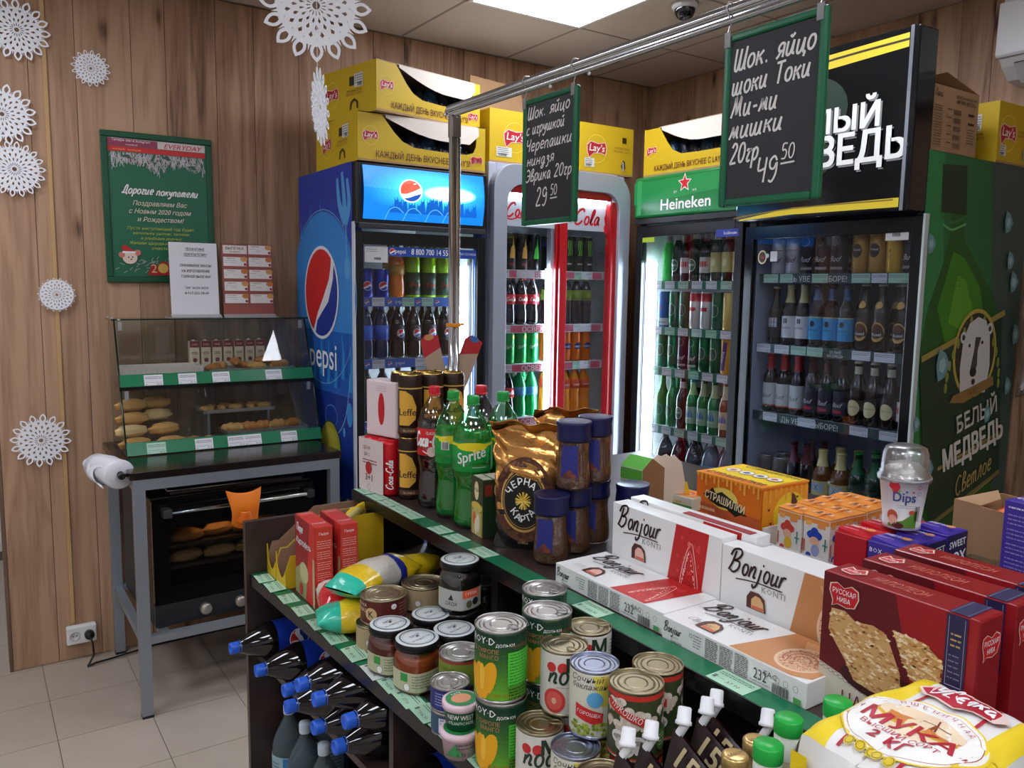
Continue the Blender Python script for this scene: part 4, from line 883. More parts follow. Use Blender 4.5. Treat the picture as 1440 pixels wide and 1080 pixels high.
for a, b in ((.12, .14), (.20, .1), (.3, .12), (.38, .09)): A.line([(a-.03, .0), (a-.01, .04), (a+.02, .05), (a+.05, .03)], .003, em((90,180,230), .9)); A.L -= 1
A.L += 1
def lit(c): return em(c, .9)
A.ell(.2, .118, .052, .046, lit((240,244,246)), n=30).poly([(.2+.046*cos(radians(a)), .118+.041*sin(radians(a))) for a in range(20, 211, 12)]+[(.18, .105), (.215, .118)], lit((226,84,60))).poly([(.2+.046*cos(radians(a)), .118+.041*sin(radians(a))) for a in range(228, 350, 10)]+[(.215, .1), (.19, .09)], lit((30,80,170)))
A.build('header_graphic', hd, hb)
obj('header_lip', MB().box(.01, .59, -.02, -.008, 1.775, 1.797), M((50,52,58), .35), hd, bevel=.003)
dP = door(tP, .0, .6, .16, 1.765, blk, .038, 0, .022)
A = Art().rect(.045, 1.645, .145, 1.708, (200,204,206)).lines(.05, 1.695, .1, 2, .008, (70,70,70), .002).bars(.085, 1.655, .115, 1.665)
A.rect(.148, 1.672, .56, 1.709, (36,70,160)); globe(A, .165, 1.69, .012).text('pepsi', .2, 1.684, .024, WHITE).text('8 800 700 14 55', .335, 1.681, .033, WHITE, bold=.02, fit=.17).text('ЕДИНАЯ СЛУЖБА', .5, 1.686, .013, WHITE)
A.build('door_stickers', dP, front(0, .0085, 0))
tube_led = M((235,246,255), .3, emit=LED_EMIT, ecol=(225,240,255))
ld = obj('led_strip', MB().box(.508, .532, .03, .06, .3, 1.64), tube_led, tP)
obj('led_profile', MB().box(.53, .552, .035, .06, .25, 1.66).box(.48, .504, .05, .06, .25, 1.66), M((200,205,205), .3, metal=.5), tP)
tfP = lambda x, y, z: (1.28+x, 3.0+y, z)
bl = M((70,110,190), .35)
def pex(z): 
    def f(A):
        for x in (.07, .17, .3, .39): globe(A, x, z-.018, .0085)
        for x in (.215, .345): A.text('pepsi', x, z-.022, .02, WHITE, res=1)
    return f
PZ = (1.505, 1.252, .995, .74, .48)
for z, tg in zip(PZ, ([(.09, 'w', .055), (.225, 'm', .055), (.315, 'm', .055)], [(.09, 'w', .055), (.285, 'w', .055)], [(.07, 'w', .055)], [(.1, 'w', .055)], [(.1, 'w', .055)])):
    shelf(tP, .045, .50, z, D, bl, tg, pex(z))
wP = 'shelf of the blue-sided cooler'
stock(tfP, 0, PZ[0], 2, ['pepsi_can']*2, [.085, .155], 'top '+wP)
stock(tfP, 0, PZ[0], 2, ['orange_pet', 'dew_pet', 'dew_pet', 'dew_pet'], [.225, .30, .375, .445], 'top '+wP)
stock(tfP, 0, PZ[1], 2, ['aqua_pet', 'aqua_pet', 'pepsi_pet', 'pepsi_pet', 'pepsi_pet', 'pepsi_pet'], [.085, .155, .23, .305, .38, .455], 'second '+wP)
stock(tfP, 0, PZ[2], 1, ['black_pet']*6, [.085+.073*i for i in range(6)], 'third '+wP)
stock(tfP, 0, PZ[3], 1, ['green_pet']*3, [.085, .155, .225], 'fourth '+wP)

# ---------------------------------------------------------------- red and grey cooler with two sliding doors
tC = thing('drinks_cooler', 'grey cooler with rounded surround and two red-framed doors of cola', 'cooler', (1.905, 3.0, 0))
W, D, H = .775, .62, 2.09
cabinet(tC, W, D, H, M((176,182,196), .35), M((205,210,214), .4))
# rounded surround
def arch(W, z0, z1, r, wdt, y0, y1, n=10):
    o = []; i_ = []
    R1, R2 = .11, .085
    pts = [(0, z0)]+[(R1-R1*cos(pi/2*k/n), z1-R1+R1*sin(pi/2*k/n)) for k in range(n+1)]+[(W-R1+R1*sin(pi/2*k/n), z1-R1+R1*cos(pi/2*k/n)) for k in range(n+1)]+[(W, z0)]
    a, b, c = wdt, W-wdt, z1-wdt*1.25
    ins = [(a, z0)]+[(a+R2-R2*cos(pi/2*k/n), c-R2+R2*sin(pi/2*k/n)) for k in range(n+1)]+[(b-R2+R2*sin(pi/2*k/n), c-R2+R2*cos(pi/2*k/n)) for k in range(n+1)]+[(b, z0)]
    N = len(pts); m = MB()
    vs = [(p[0], y0, p[1]) for p in pts]+[(p[0], y0, p[1]) for p in ins]+[(p[0], y1, p[1]) for p in pts]+[(p[0], y1, p[1]) for p in ins]
    fs = []
    for k in range(N-1):
        fs += [(k, k+1, N+k+1, N+k), (N+k, N+k+1, 3*N+k+1, 3*N+k), (k+1, k, 2*N+k, 2*N+k+1), (2*N+k+1, 2*N+k, 3*N+k, 3*N+k+1)]
    fs += [(0, N, 3*N, 2*N), (N-1, 3*N-1, 4*N-1, 2*N-1)]
    return m.add(vs, fs, 0)
obj('surround', arch(W, .16, 2.085, .1, .068, -.03, .02), M((170,176,190), .3, metal=.3), tC, bevel=.003)
obj('red_liner', MB().box(.068, .078, -.01, .03, .2, 1.93).box(W-.1, W-.068, -.012, .03, .2, 1.96).box(.078, W-.1, -.008, .03, 1.965, 2.0), M((170,22,30), .3), tC)
redm = M((176,24,32), .3)
def slide(x0, x1, y, wl_, wr_):
    m = MB().box(x0, x0+wl_, y, y+.014, .25, 1.98).box(x1-wr_, x1, y, y+.014, .25, 1.98)
    d = obj('sliding_door', m, redm, tC, bevel=.002)
    obj('glass', MB().box(x0+wl_, x1-wr_, y+.005, y+.009, .25, 1.98), clear((208,214,222), .04, .01), d); return d
d1 = slide(.078, .395, .012, .004, .03); d2 = slide(.375, W-.1, -.008, .04, .004)
A = Art().hand('Coca', .09, 1.865, .06, (200,24,36), .15, .25).line([(.09, 1.857), (.12, 1.852), (.16, 1.862), (.2, 1.847)], .006, (200,24,36))
A.build('red_lettering', d1, front(0, .0165, 0))
A = Art().hand('-Cola', .42, 1.85, .07, (200,24,36), .15, .25, fit=.19).poly([(x_, z_+.055) for x_, z_ in [(.635, 1.76), (.655, 1.76), (.657, 1.79), (.65, 1.80), (.656, 1.83), (.648, 1.85), (.648, 1.87), (.642, 1.87), (.642, 1.85), (.634, 1.83), (.64, 1.80), (.633, 1.79)]], (190,26,40))
A.build('red_lettering', d2, front(0, -.0035, 0))
obj('inner_header', MB().box(.06, W-.06, .032, .036, 1.825, 1.985), M((206,214,220), .4, emit=.35, ecol=(206,220,232)), tC)  # weak glow added so the panel looks lit
obj('led_strip', MB().box(.334, .354, .035, .048, .3, 1.64), tube_led, tC)
obj('led_strip', MB().box(.08, W-.1, .024, .030, 1.958, 1.966), M((235,246,255), .3, emit=LED_EMIT*1.1, ecol=(225,240,255)), tC)
obj('centre_post', MB().box(.356, .40, .04, .07, .2, 1.96), M((190,196,202), .35), tC)
tfC = lambda x, y, z: (1.905+x, 3.0+y, z)
rl = M((214,214,218), .35)
CZs = (1.632, 1.384, 1.205, .955, .70, .45)
def osv(z, a):
    def f(A):
        A.rect(.085, z-.033, .17, z-.002, (196,90,110)).rect(.41, z-.033, .53, z-.002, (196,90,110)); A.L -= 1
        if a == 0: A.text('ВЕ', .29, z-.03, .034, (190,80,100), bold=.03)
        else: A.rect(.13, z-.033, .33, z-.002, (196,84,106)).text('ОСВЕЖ', .27, z-.03, .032, WHITE, bold=.02, fit=.13).text('Ь!', .43, z-.03, .032, WHITE, bold=.02)
        A.rect(.6, z-.033, .67, z-.002, (196,100,124))
    return f
for i, z in enumerate(CZs): shelf(tC, .06, W-.06, z, D, rl, [(.085+.01*i, 'w', .045), (.5, 'mw'[i % 2], .045), (.57, 'w', .04)], osv(z, i))
wC = 'shelf of the red-doored cooler'
xa = [.10, .165, .232, .298]; xb = [.43, .493, .555, .615]
stock(tfC, 0, CZs[0], 2, ['flame_can', 'flame_can', 'flame_can', 'gflame_can']+['claw_can']*4, xa+xb, 'top '+wC, y0=.1)
stock(tfC, 0, CZs[1], 2, ['coke_pet']*4+['lemon_pet']*4, xa+xb, 'second '+wC, y0=.1)
stock(tfC, 0, CZs[2], 2, ['sprite_can']*4+['fanta_can']*4, xa+xb, 'third '+wC, y0=.1)
stock(tfC, 0, CZs[3], 2, ['coke_pet']*2+['sprite_pet']*2+['fanta_pet']*4, xa+xb, 'fourth '+wC, y0=.1)
stock(tfC, 0, CZs[4], 1, ['black_pet']*4, xa, 'fifth '+wC, y0=.1)

# ---------------------------------------------------------------- green-headed beer cooler
RZ = -pi/2
tH = thing('beer_cooler', 'narrow black beer cooler with green star header', 'cooler', (2.7, 2.945, 0), RZ)
W, D, H = .645, .70, 2.075
cabinet(tH, W, D, H, blk, M((205,210,212), .4))
hd = obj('header', MB().box(0, W, -.02, .03, 1.885, 2.075), M((14,120,58), .3), tH, bevel=.012)
A = Art(); sx_, sz_ = .325, 2.025
star = [(sx_+(.036 if k % 2 == 0 else .015)*cos(radians(90+36*k)), sz_-.0+(.036 if k % 2 == 0 else .015)*sin(radians(90+36*k))) for k in range(10)]
star2 = [(sx_+(.043 if k % 2 == 0 else .02)*cos(radians(90+36*k)), sz_+(.043 if k % 2 == 0 else .02)*sin(radians(90+36*k))) for k in range(10)]
A.poly([(.0, 1.95), (W-.01, 1.99), (W-.01, 2.06), (.0, 2.05)], (30,140,72)).rect(.02, 1.9, .05, 2.06, (60,160,90)).poly(star2, WHITE).poly(star, (205,36,44)).text('Heineken', .33, 1.915, .07, WHITE, bold=.04, fit=.3).text('EST', .27, 1.985, .014, WHITE).text('1873', .385, 1.985, .014, WHITE)
A.build('header_graphic', hd, front(0, -.0203, 0))
obj('header_lip', MB().box(.0, W, -.014, .03, 1.86, 1.884), blk2, tH)
dH = door(tH, 0, W, .16, 1.852, blk, .04, 0, .022)
A = Art().rect(.045, 1.775, .125, 1.797, (170,196,60)).rect(.5, 1.78, W-.02, 1.812, (40,50,140)).text('IceStream', .58, 1.79, .018, WHITE)
A.build('door_stickers', dH, front(0, -.0005, 0))
obj('led_strip', MB().box(.058, .082, .035, .045, .3, 1.68), tube_led, tH)
obj('perforated_upright', (lambda m: [m.box(.1, .104, .05, .056, .32+.022*i, .334+.022*i) for i in range(62)] and m.box(.085, .0995, .05, .056, .3, 1.68))(MB()), M((214,218,220), .3), tH)
tfH = lambda x, y, z: (2.7+y, 2.945-x, z)
HZs = (1.593, 1.378, 1.185, .905, .575)
gr = M((40,110,84), .35)
for i, z in enumerate(HZs): shelf(tH, .05, W-.05, z, D, gr, [(.075+.085*k+.01*(i % 2), 'wwmwwm'[(k+i) % 6], .062) for k in range(6)])
wH = 'shelf of the green-headed cooler'
xs8 = [.135+.0655*i for i in range(8)]
stock(tfH, RZ, HZs[0], 2, ['lime_bottle', 'hein_bottle', 'redlabel_bottle', 'hein_bottle', 'redlabel_bottle', 'foil_bottle', 'foil_bottle', 'foil_bottle'], [.13, .19, .245, .30, .365, .43, .495, .555], 'top '+wH)
stock(tfH, RZ, HZs[1], 2, ['star_can', 'hein_can', 'hein_can', 'white_can', 'white_can', 'hein_can', 'gold_can', 'gold_can'], [.12+.066*i for i in range(8)], 'second '+wH)
stock(tfH, RZ, HZs[2], 2, ['hein_can', 'hein_can', 'bud_dark', 'bud_dark', 'hein_can', 'hein_can', 'gold_ohota', 'gold_can'], [.12+.066*i for i in range(8)], 'third '+wH)
stock(tfH, RZ, HZs[3], 2, ['green_beer', 'green_beer', 'hein_bottle', 'bavaria_bottle', 'bavaria_bottle', 'bavaria_bottle', 'amber_bottle', 'amber_bottle'], [.12+.066*i for i in range(8)], 'fourth '+wH)
stock(tfH, RZ, HZs[4], 2, ['ohota_pet', 'ohota_pet', 'ohota_pet', 'silver_pet', 'silver_pet'], [.15, .245, .34, .44, .54], 'fifth '+wH, dy=.1)

# ---------------------------------------------------------------- big black beer cooler
tB = thing('beer_cooler', 'wide black beer cooler with tall black lettered header and green bottle on its side', 'cooler', (2.7, 2.285, 0), RZ)
W, D, H = .755, .72, 2.03
sl, sr = cabinet(tB, W, D, H, blk, M((178,188,208), .4))
hd = obj('header', MB().box(.03, W, -.10, .012, 1.825, 2.415), M((14,15,18), .1, spec=.7), tB, bevel=.006)
obj('header_edge', MB().box(W-.03, W-.018, -.104, -.096, 1.825, 2.415), M((150,156,164), .25, metal=.8), hd)
A = Art(); yc = (204,178,40)
A.poly([(.05, 2.34), (.35, 2.385), (.72, 2.395), (.72, 2.35), (.35, 2.335), (.05, 2.27)], yc).line([(.05, 2.3), (.35, 2.362), (.72, 2.374)], .008, (40,36,14))
A.poly([(.05, 1.835), (.3, 1.865), (.72, 1.868), (.72, 1.837), (.3, 1.84), (.05, 1.83)], yc).line([(.02, 1.842), (.3, 1.862), (.7, 1.862)], .005, (120,96,20))
A.ell(.32, 2.2, .19, .13, (10,40,24), n=24).ell(.3, 2.03, .16, .09, (10,34,20), n=24)
for dx, dz, c in ((.007, -.007, (120,120,120)), (0, 0, (222,222,218))):
    A.text('БЕЛЫЙ', .43+dx, 2.115+dz, .115, c, bold=.06, fit=.40).text('МЕДВЕДЬ', .415+dx, 2.0+dz, .145, c, bold=.06, fit=.63)
A.build('header_lettering', hd, front(.0, -.1003, 0))
dB = door(tB, 0, W, .16, 1.815, M((12,13,18), .15, spec=.6), .042, 0, .022, glass=(196,206,224))
A = Art().rect(.615, 1.735, .70, 1.775, (222,222,222)).bars(.64, 1.748, .67, 1.76).lines(.63, 1.766, .685, 1, .006, (90,90,90), .002).ell(.085, 1.69, .022, .028, (206,196,160), n=20).ell(.085, 1.69, .017, .022, (60,50,44), n=20).text('18', .085, 1.683, .018, (206,50,40)).rect(.125, 1.672, .158, 1.712, (206,210,216)).ell(.111, 1.695, .008, .009, (190,190,196), n=12)
A.build('door_stickers', dB, front(0, .0085, 0))
obj('led_strip', MB().box(.712, .720, .035, .055, .4, 1.70), M((225,232,255), .3, emit=LED_EMIT*1.1, ecol=(215,225,255)), tB)  # unseen strip put behind the door stile to light the inner wall
tfB = lambda x, y, z: (2.7+y, 2.285-x, z)
BZs = (1.622, 1.337, 1.055, .70, .42)
dg = M((52,74,72), .35)
def ur(z, k):
    def f(A):
        if k in (0, 2): A.text('ДЬ УВЕ', .24, z-.03, .03, (210,216,210), bold=.02, fit=.1).text('ЫБОРЕ!', .40, z-.03, .03, (210,216,210), bold=.02, fit=.1)
        else: A.text('БЕЛЫЙ', .42, z-.017, .014, (220,220,214), bold=.02).text('МЕДВЕДЬ', .42, z-.031, .014, (220,220,214), bold=.02)
    return f
tg = ([(.07, 'm', .07), (.15, 'm', .06), (.3, 'm', .07), (.47, 'm', .075), (.55, 'w', .06), (.615, 'm', .075)], [(.05, 'w', .07), (.14, 'w', .07), (.22, 'm', .07), (.295, 'm', .07), (.49, 'w', .075), (.58, 'w', .08)],
      [(.1, 'w', .07), (.27, 'w', .08), (.5, 'w', .075), (.62, 'w', .08)], [(.1, 'w', .07), (.3, 'm', .07), (.5, 'w', .075)], [(.1, 'w', .07), (.5, 'w', .075)])
for i, z in enumerate(BZs): shelf(tB, .045, W-.05, z, D, dg, tg[i], ur(z, i))
wB = 'shelf of the wide black cooler'
stock(tfB, RZ, BZs[0], 2, ['bud_can', 'bud_can', 'bud_dark', 'bud_dark', 'bud_dark', 'kozel_can', 'kozel_can', 'yellow_can', 'bud_dark'], [.105, .175, .245, .312, .38, .47, .54, .607, .672], 'top '+wB)
stock(tfB, RZ, BZs[1], 2, ['corona', 'paten', 'paten', 'lowen', 'lowen', 'lowen', 'kozel', 'kozel', 'kozel'], [.1, .168, .232, .295, .36, .425, .50, .568, .65], 'second '+wB)
stock(tfB, RZ, BZs[2], 2, ['bud', 'bud', 'bud', 'bud_black', 'bud_black', 'bud_black', 'cream', 'cream', 'cream', 'redlabel_bottle'], [.09, .156, .222, .29, .357, .424, .49, .555, .622, .685], 'third '+wB)
stock(tfB, RZ, BZs[3], 2, ['leffe_can', 'leffe_can', 'darkred', 'darkred', 'melnik', 'melnik', 'krom', 'krom', 'silver_beer', 'silver_beer'], [.09, .16, .225, .285, .36, .44, .513, .583, .65, .69+.012][:10], 'fourth '+wB, dy=.095)
# side panel with printed bottle
A = Art(); U = flat((W+.0005, 0, 0), (0, 1, 0), (0, 0, 1))
A.rect(.0, .16, .72, 2.03, (28,100,58)).poly([(.3, .16), (.72, .16), (.72, 2.03), (.42, 2.03), (.5, 1.5)], (56,78,70))
A.poly([(.0, .16), (.3, .16), (.1, 2.03), (.0, 2.03)], (34,124,68))
btl = [(.10, .2), (.13, .7), (.05, 1.15), (.03, 1.35), (.06, 1.5), (.14, 1.66), (.17, 1.76), (.165, 1.83), (.1, 1.83), (.09, 1.99), (.25, 2.0), (.27, 1.83), (.245, 1.83), (.27, 1.74), (.42, 1.62), (.53, 1.52), (.57, 1.4), (.58, 1.2), (.62, .9), (.6, .4), (.58, .2)]
A.poly(btl, (24,84,26)).poly([(.1, 1.83), (.09, 1.99), (.25, 2.0), (.27, 1.83)], (14,52,28)).line([(.1, 1.82), (.18, 1.8), (.28, 1.83)], .012, (40,104,56)).line([(.12, 1.79), (.18, 1.775), (.27, 1.8)], .008, (90,160,100))
A.poly([(.2, 1.7), (.28, 1.68), (.40, 1.58), (.46, 1.45), (.44, 1.38), (.2, 1.36), (.12, 1.5)], (52,124,26)).poly([(.24, 1.62), (.3, 1.6), (.36, 1.5), (.3, 1.42), (.2, 1.45)], (84,150,36))
for i in range(18): A.ell(.16+.018*(i % 6), 1.62-.02*(i//6), .004, .003, (30,90,34), n=6)
A.poly([(.03, 1.31), (.58, 1.47), (.66, .86), (.2, .7), (.14, .78), (.09, 1.0)], (18,54,38))
A.line([(.04, 1.325), (.6, 1.485)], .022, (150,136,70), k=1).line([(.2, .92), (.65, 1.02)], .014, (150,136,70), k=1).line([(.2, .72), (.66, .86)], .018, (120,112,60), k=1)
ox, oz = .04, .065
A.ell(.36+ox, 1.27+oz, .155, .165, (176,158,70), n=32).ell(.36+ox, 1.27+oz, .14, .15, (44,44,34), n=32)
for s_ in (-1, 1):
    for k in range(7): A.ell(.36+ox+s_*(.19-.004*k*k), 1.15+oz+.04*k, .011, .02, (130,140,60), n=8)
bw = (198,200,196); O = lambda p: [(x+ox, z+oz) for x, z in p]
A.poly(O([(.27, 1.12), (.45, 1.12), (.47, 1.22), (.455, 1.33), (.42, 1.39), (.36, 1.405), (.30, 1.38), (.265, 1.32), (.255, 1.22)]), bw)
for x, z, a_, b_, c_, n_ in ((.265, 1.33, .022, .022, bw, 14), (.45, 1.36, .022, .022, bw, 14), (.265, 1.33, .011, .011, (60,60,60), 10), (.45, 1.36, .011, .011, (60,60,60), 10)): A.ell(x+ox, z+oz, a_, b_, c_, n=n_)
A.poly(O([(.325, 1.2), (.355, 1.19), (.375, 1.225), (.372, 1.28), (.39, 1.33), (.35, 1.33), (.345, 1.28)]), (70,66,64))
for x, z, a_, b_, c_ in ((.35, 1.2, .024, .017, (30,28,28)), (.31, 1.3, .008, .007, BLACK), (.40, 1.31, .008, .007, BLACK), (.355, 1.165, .014, .012, (60,40,40))): A.ell(x+ox, z+oz, a_, b_, c_, n=12)
A.poly(O([(.22, 1.12), (.5, 1.18), (.51, 1.145), (.3, 1.09), (.2, 1.095)]), (140,110,60)).text('ПИВО', .36+ox, 1.12+oz, .026, (60,40,20), rot=.2)
A.text('БЕЛЫЙ', .45, 1.075, .085, (206,206,196), bold=.07, fit=.29, rot=.22).text('МЕДВЕДЬ', .445, .955, .115, (206,206,196), bold=.07, fit=.43, rot=.22)
A.hand('Светлое', .33, .80, .07, (180,160,90), .09, .3, rot=.3, fit=.27).line([(.45, .79), (.6, .84)], .003, (180,160,90), k=1)
for x, z, r in ((.56, 1.82, .035), (.6, 1.68, .03), (.64, 1.6, .035), (.69, 1.4, .035), (.17, 1.3, .05), (.52, 1.1, .03), (.13, .93, .035), (.04, 1.72, .03), (.03, 1.1, .025), (.66, 1.2, .03), (.05, .8, .06), (.1, .7, .06)):
    A.poly([(x+r*k*cos(i*1.05), z+r*1.4*k*sin(i*1.05)) for i, k in enumerate((1, .7, 1, .8, .95, .75))], (104,146,150)).poly([(x+r*.5*cos(i*1.25), z+r*.6*sin(i*1.25)) for i in range(5)], (150,184,186)); A.L -= 2
A.L += 2
A.build('side_graphic', tB, U)
obj('edge_trim', MB().box(W-.002, W+.006, -.002, .022, .16, 1.82), M((180,190,190), .35), sr)
# clear bag hanging on the side of the cooler
tag(obj('plastic_bag', MB().sheet(lambda u, v: (3.33+.07*u+.02*sin(6*v), 1.48-.05*sin(pi*u)-.01*sin(14*u), 1.16+.42*v+.02*sin(5*u)), 12, 10), clear((190,196,196), .12, .15), solid=.0008), 'crumpled clear plastic bag hanging beside the green side panel', 'bag')
# ================================================================ chip boxes on the coolers
YB = (206,172,30); card = M((168,132,96), .75, noise=.08, scale=20); ycard = M(YB, .5)
def lays(A, x, z, s, ringc=(232,214,90)):
    A.ring(x, z, s*1.0, s*1.05, s*.04, ringc, n=30)
    A.poly([(x-s*.98, z+s*.25), (x-s*.6, z+s*.55), (x+s*.1, z+s*.42), (x+s*.85, z+s*.55), (x+s*.98, z+s*.1), (x+s*.9, z-s*.42), (x+s*.4, z-s*.3), (x-s*.3, z-s*.35), (x-s*.75, z-s*.75), (x-s*.95, z-s*.3)], (236,190,180))
    A.poly([(x-s*.92, z+s*.2), (x-s*.58, z+s*.48), (x+s*.1, z+s*.36), (x+s*.8, z+s*.48), (x+s*.92, z+s*.08), (x+s*.84, z-s*.36), (x+s*.4, z-s*.25), (x-s*.3, z-s*.3), (x-s*.72, z-s*.66), (x-s*.88, z-s*.28)], (180,30,44))
    A.text("Lay's", x+s*.02, z-s*.18, s*.72, (240,232,226), bold=.02, shear=.15, fit=s*1.5)
def chipbox(label, loc, rz, w, d, h, opened=True, slogan=True, side_holes=True, endlogo=True):
    t = thing('chip_box', label, 'box', loc, rz, 'yellow chip boxes on top of the coolers'); e = .004
    obj('side_wall', MB().box(0, e, e, d, 0, h), ycard, t); obj('side_wall', MB().box(w-e, w, e, d, 0, h), ycard, t)
    obj('back_wall', MB().box(e, w-e, d-e, d, 0, h), ycard, t); obj('bottom', MB().box(e, w-e, e, d-e, 0, e), card, t)
    if opened:
        poly = [(0, 0), (w, 0), (w, h), (w*.93, h), (w*.92, h*.55), (w*.9, h*.42), (w*.84, h*.36), (w*.6, h*.36), (w*.42, h*.38), (w*.33, h*.48), (w*.27, h*.64), (w*.22, h*.82), (w*.17, h)]
        # front wall with the torn scalloped opening, as two convex strips
        vs = [(x, z) for x, z in [(0, 0), (w*.17, 0), (w*.22, 0), (w*.27, 0), (w*.33, 0), (w*.42, 0), (w*.6, 0), (w*.84, 0), (w*.9, 0), (w*.92, 0), (w*.93, 0), (w, 0)]]
        tops = [h, h, h*.82, h*.64, h*.48, h*.38, h*.36, h*.36, h*.42, h*.55, h, h]
        m = MB()
        for i in range(11): m.hull8([(vs[i][0], 0, 0), (vs[i+1][0], 0, 0), (vs[i+1][0], e, 0), (vs[i][0], e, 0), (vs[i][0], 0, tops[i]), (vs[i+1][0], 0, tops[i+1]), (vs[i+1][0], e, tops[i+1]), (vs[i][0], e, tops[i])])
        obj('front_wall', m, ycard, t)
        obj('roof_panel', MB().box(e, w-e, .0, d-e, h-.003, h), M((205,190,170), .7), t)
        R = random.Random(int(w*100+loc[0]*37)); n = 9; fl_ = []
        for i in range(n+1): u = i/n; fl_.append((w*(.2+.74*u), h*(.98-.0*u), h*(.93-.35*sin(min(1, u*1.6)*pi/2)-(.0 if u < .9 else -.22*(u-.9)*10))))
        m = MB()
        for (x0, a0, b0), (x1, a1, b1) in zip(fl_, fl_[1:]): m.hull8([(x0, -.022*(a0-b0)/h-.001, b0), (x1, -.022*(a1-b1)/h-.001, b1), (x1, -.022*(a1-b1)/h+.001, b1), (x0, -.022*(a0-b0)/h+.001, b0), (x0, -.002, a0), (x1, -.002, a1), (x1, .0, a1), (x0, .0, a0)])
        obj('torn_flap', m, M((226,216,204), .8), t)
        for i in range(6):
            x = w*(.2+.13*i); b = tag(obj('chip_packet', MB().blob((0, 0, 0), (.045, .03, h*.36), 12, 8, 0, .12, i), M((24,28,44) if i % 3 else (30,60,90), .3, metal=.3)), 'dark blue chip packet, %s inside the %s' % (ORD[i], label.split(',')[0].replace('open yellow ', '').replace('yellow ', '')), 'packet', 'chip packets inside the open boxes')
            b.matrix_world = Matrix.Translation(loc) @ Matrix.Rotation(rz, 4, 'Z') @ Matrix.Translation((x, .075, h*.37+.004))
            A = Art(); A.text("Lay's", 0, -.008, .035, (120,120,130), shear=.2, res=1)
            A.build('printed_name', b, lambda u, v, hh: (u, -.0325-hh, v))
    else:
        obj('front_wall', MB().box(0, w, 0, e, 0, h), ycard, t); obj('roof_panel', MB().box(e, w-e, e, d-e, h-.003, h), M((205,198,188), .7), t)
    obj('tape_edge', MB().box(-.0008, w+.0008, -.0008, .0, 0, .008), card, t)
    A = Art()
    if opened:
        lays(A, w*.09, h*.53, .034); lays(A, w*.925, h*.26, .030)
        A.text("КАЖДЫЙ ДЕНЬ ВКУСНЕЕ С LAY'S!", w*.5, h*.1, .034, (96,36,40), bold=.015, fit=w*.74)
    else:
        lays(A, w*.3, h*.5, .062); A.rect(w*.08, h*.12, w*.26, h*.3, (214,214,206)).lines(w*.09, h*.27, w*.22, 4, .008, (80,80,80), .003).bars(w*.1, h*.13, w*.2, h*.18)
        A.rect(w*.78, h*.68, w*.86, h*.8, (60,46,16)).text('КАЖДЫЙ ДЕНЬ', w*.78, h*.55, .012, (120,60,40)).text("ВКУСНЕЕ С LAY'S!", w*.78, h*.48, .012, (120,60,40)).poly([(w*.76, h*.2), (w*.8, h*.34), (w*.84, h*.3), (w*.85, h*.16), (w*.8, h*.1)], (60,46,16)).line([(w*.8, h*.3), (w*.81, h*.1)], .012, (160,160,160), k=1)
    A.build('printed_front', t, front(0, -.0009, 0))
    A = Art()
    lays(A, d*.28, h*.5, .05)
    A.rect(d*.58, h*.6, d*.66, h*.78, (50,40,20)).rect(d*.66, h*.55, d*.8, h*.82, (214,214,206)).lines(d*.67, h*.77, d*.79, 4, .009, (80,80,80), .003, 5).bars(d*.71, h*.57, d*.78, h*.64).text('КАЖДЫЙ ДЕНЬ', d*.66, h*.47, .013, (120,60,40)).text("ВКУСНЕЕ С LAY'S!", d*.66, h*.4, .013, (120,60,40))
    A.poly([(d*.58, h*.12), (d*.6, h*.28), (d*.66, h*.34), (d*.72, h*.27), (d*.72, h*.12), (d*.7, h*.12), (d*.69, h*.25), (d*.66, h*.28), (d*.62, h*.24), (d*.6, h*.12)], (70,54,20))
    A.build('printed_end', t, flat((-.0009, d, 0), (0, -1, 0), (0, 0, 1)))
    return t
chipbox('open yellow chip box lying on the blue-sided cooler, lower of two', (1.29, 2.985, 2.032), 0, .575, .44, .185)
chipbox('open yellow chip box turned askew, upper of the two stacked on the blue-sided cooler', (1.352, 2.95, 2.22), .2, .54, .42, .19)
chipbox('closed yellow chip box on the red-doored cooler beside the open pair', (1.915, 3.03, 2.092), 0, .44, .4, .225, False)
chipbox('closed yellow chip box on the red-doored cooler near the room corner', (2.405, 3.02, 2.092), .0, .325, .4, .225, False)
chipbox('open yellow chip box on the green-headed cooler', (2.715, 2.925, 2.08), -pi/2, .57, .4, .22)
chipbox('closed yellow chip box on the wide black cooler beside the brown carton', (3.175, 1.545, 2.036), 0, .25, .3, .22, False)
tag(obj('cardboard_sheet', MB().hull8([(2.03, 3.4, 2.32), (2.36, 3.4, 2.32), (2.36, 3.41, 2.32), (2.03, 3.41, 2.32), (2.05, 3.42, 2.55), (2.34, 3.42, 2.53), (2.34, 3.43, 2.53), (2.05, 3.43, 2.55)]), card), 'plain cardboard sheet standing behind the chalk board on the red-doored cooler', 'cardboard')
t = thing('cardboard_carton', 'plain brown carton with raised flaps on the wide black cooler', 'box', (2.72, 1.545, 2.036)); w, d, h = .305, .3, .215
for b in ((0, w, 0, .004), (0, w, d-.004, d), (0, .004, .004, d-.004), (w-.004, w, .004, d-.004)): obj('wall_panel', MB().box(*b, 0, h), card, t)
obj('bottom', MB().box(.004, w-.004, .004, d-.004, 0, .004), card, t)
obj('flap', MB().hull8([(0, .0, h), (w, .0, h), (w, .003, h), (0, .003, h), (.06, .13, h+.055), (w-.14, .13, h+.06), (w-.14, .133, h+.06), (.06, .133, h+.055)]), M((140,106,78), .8), t)
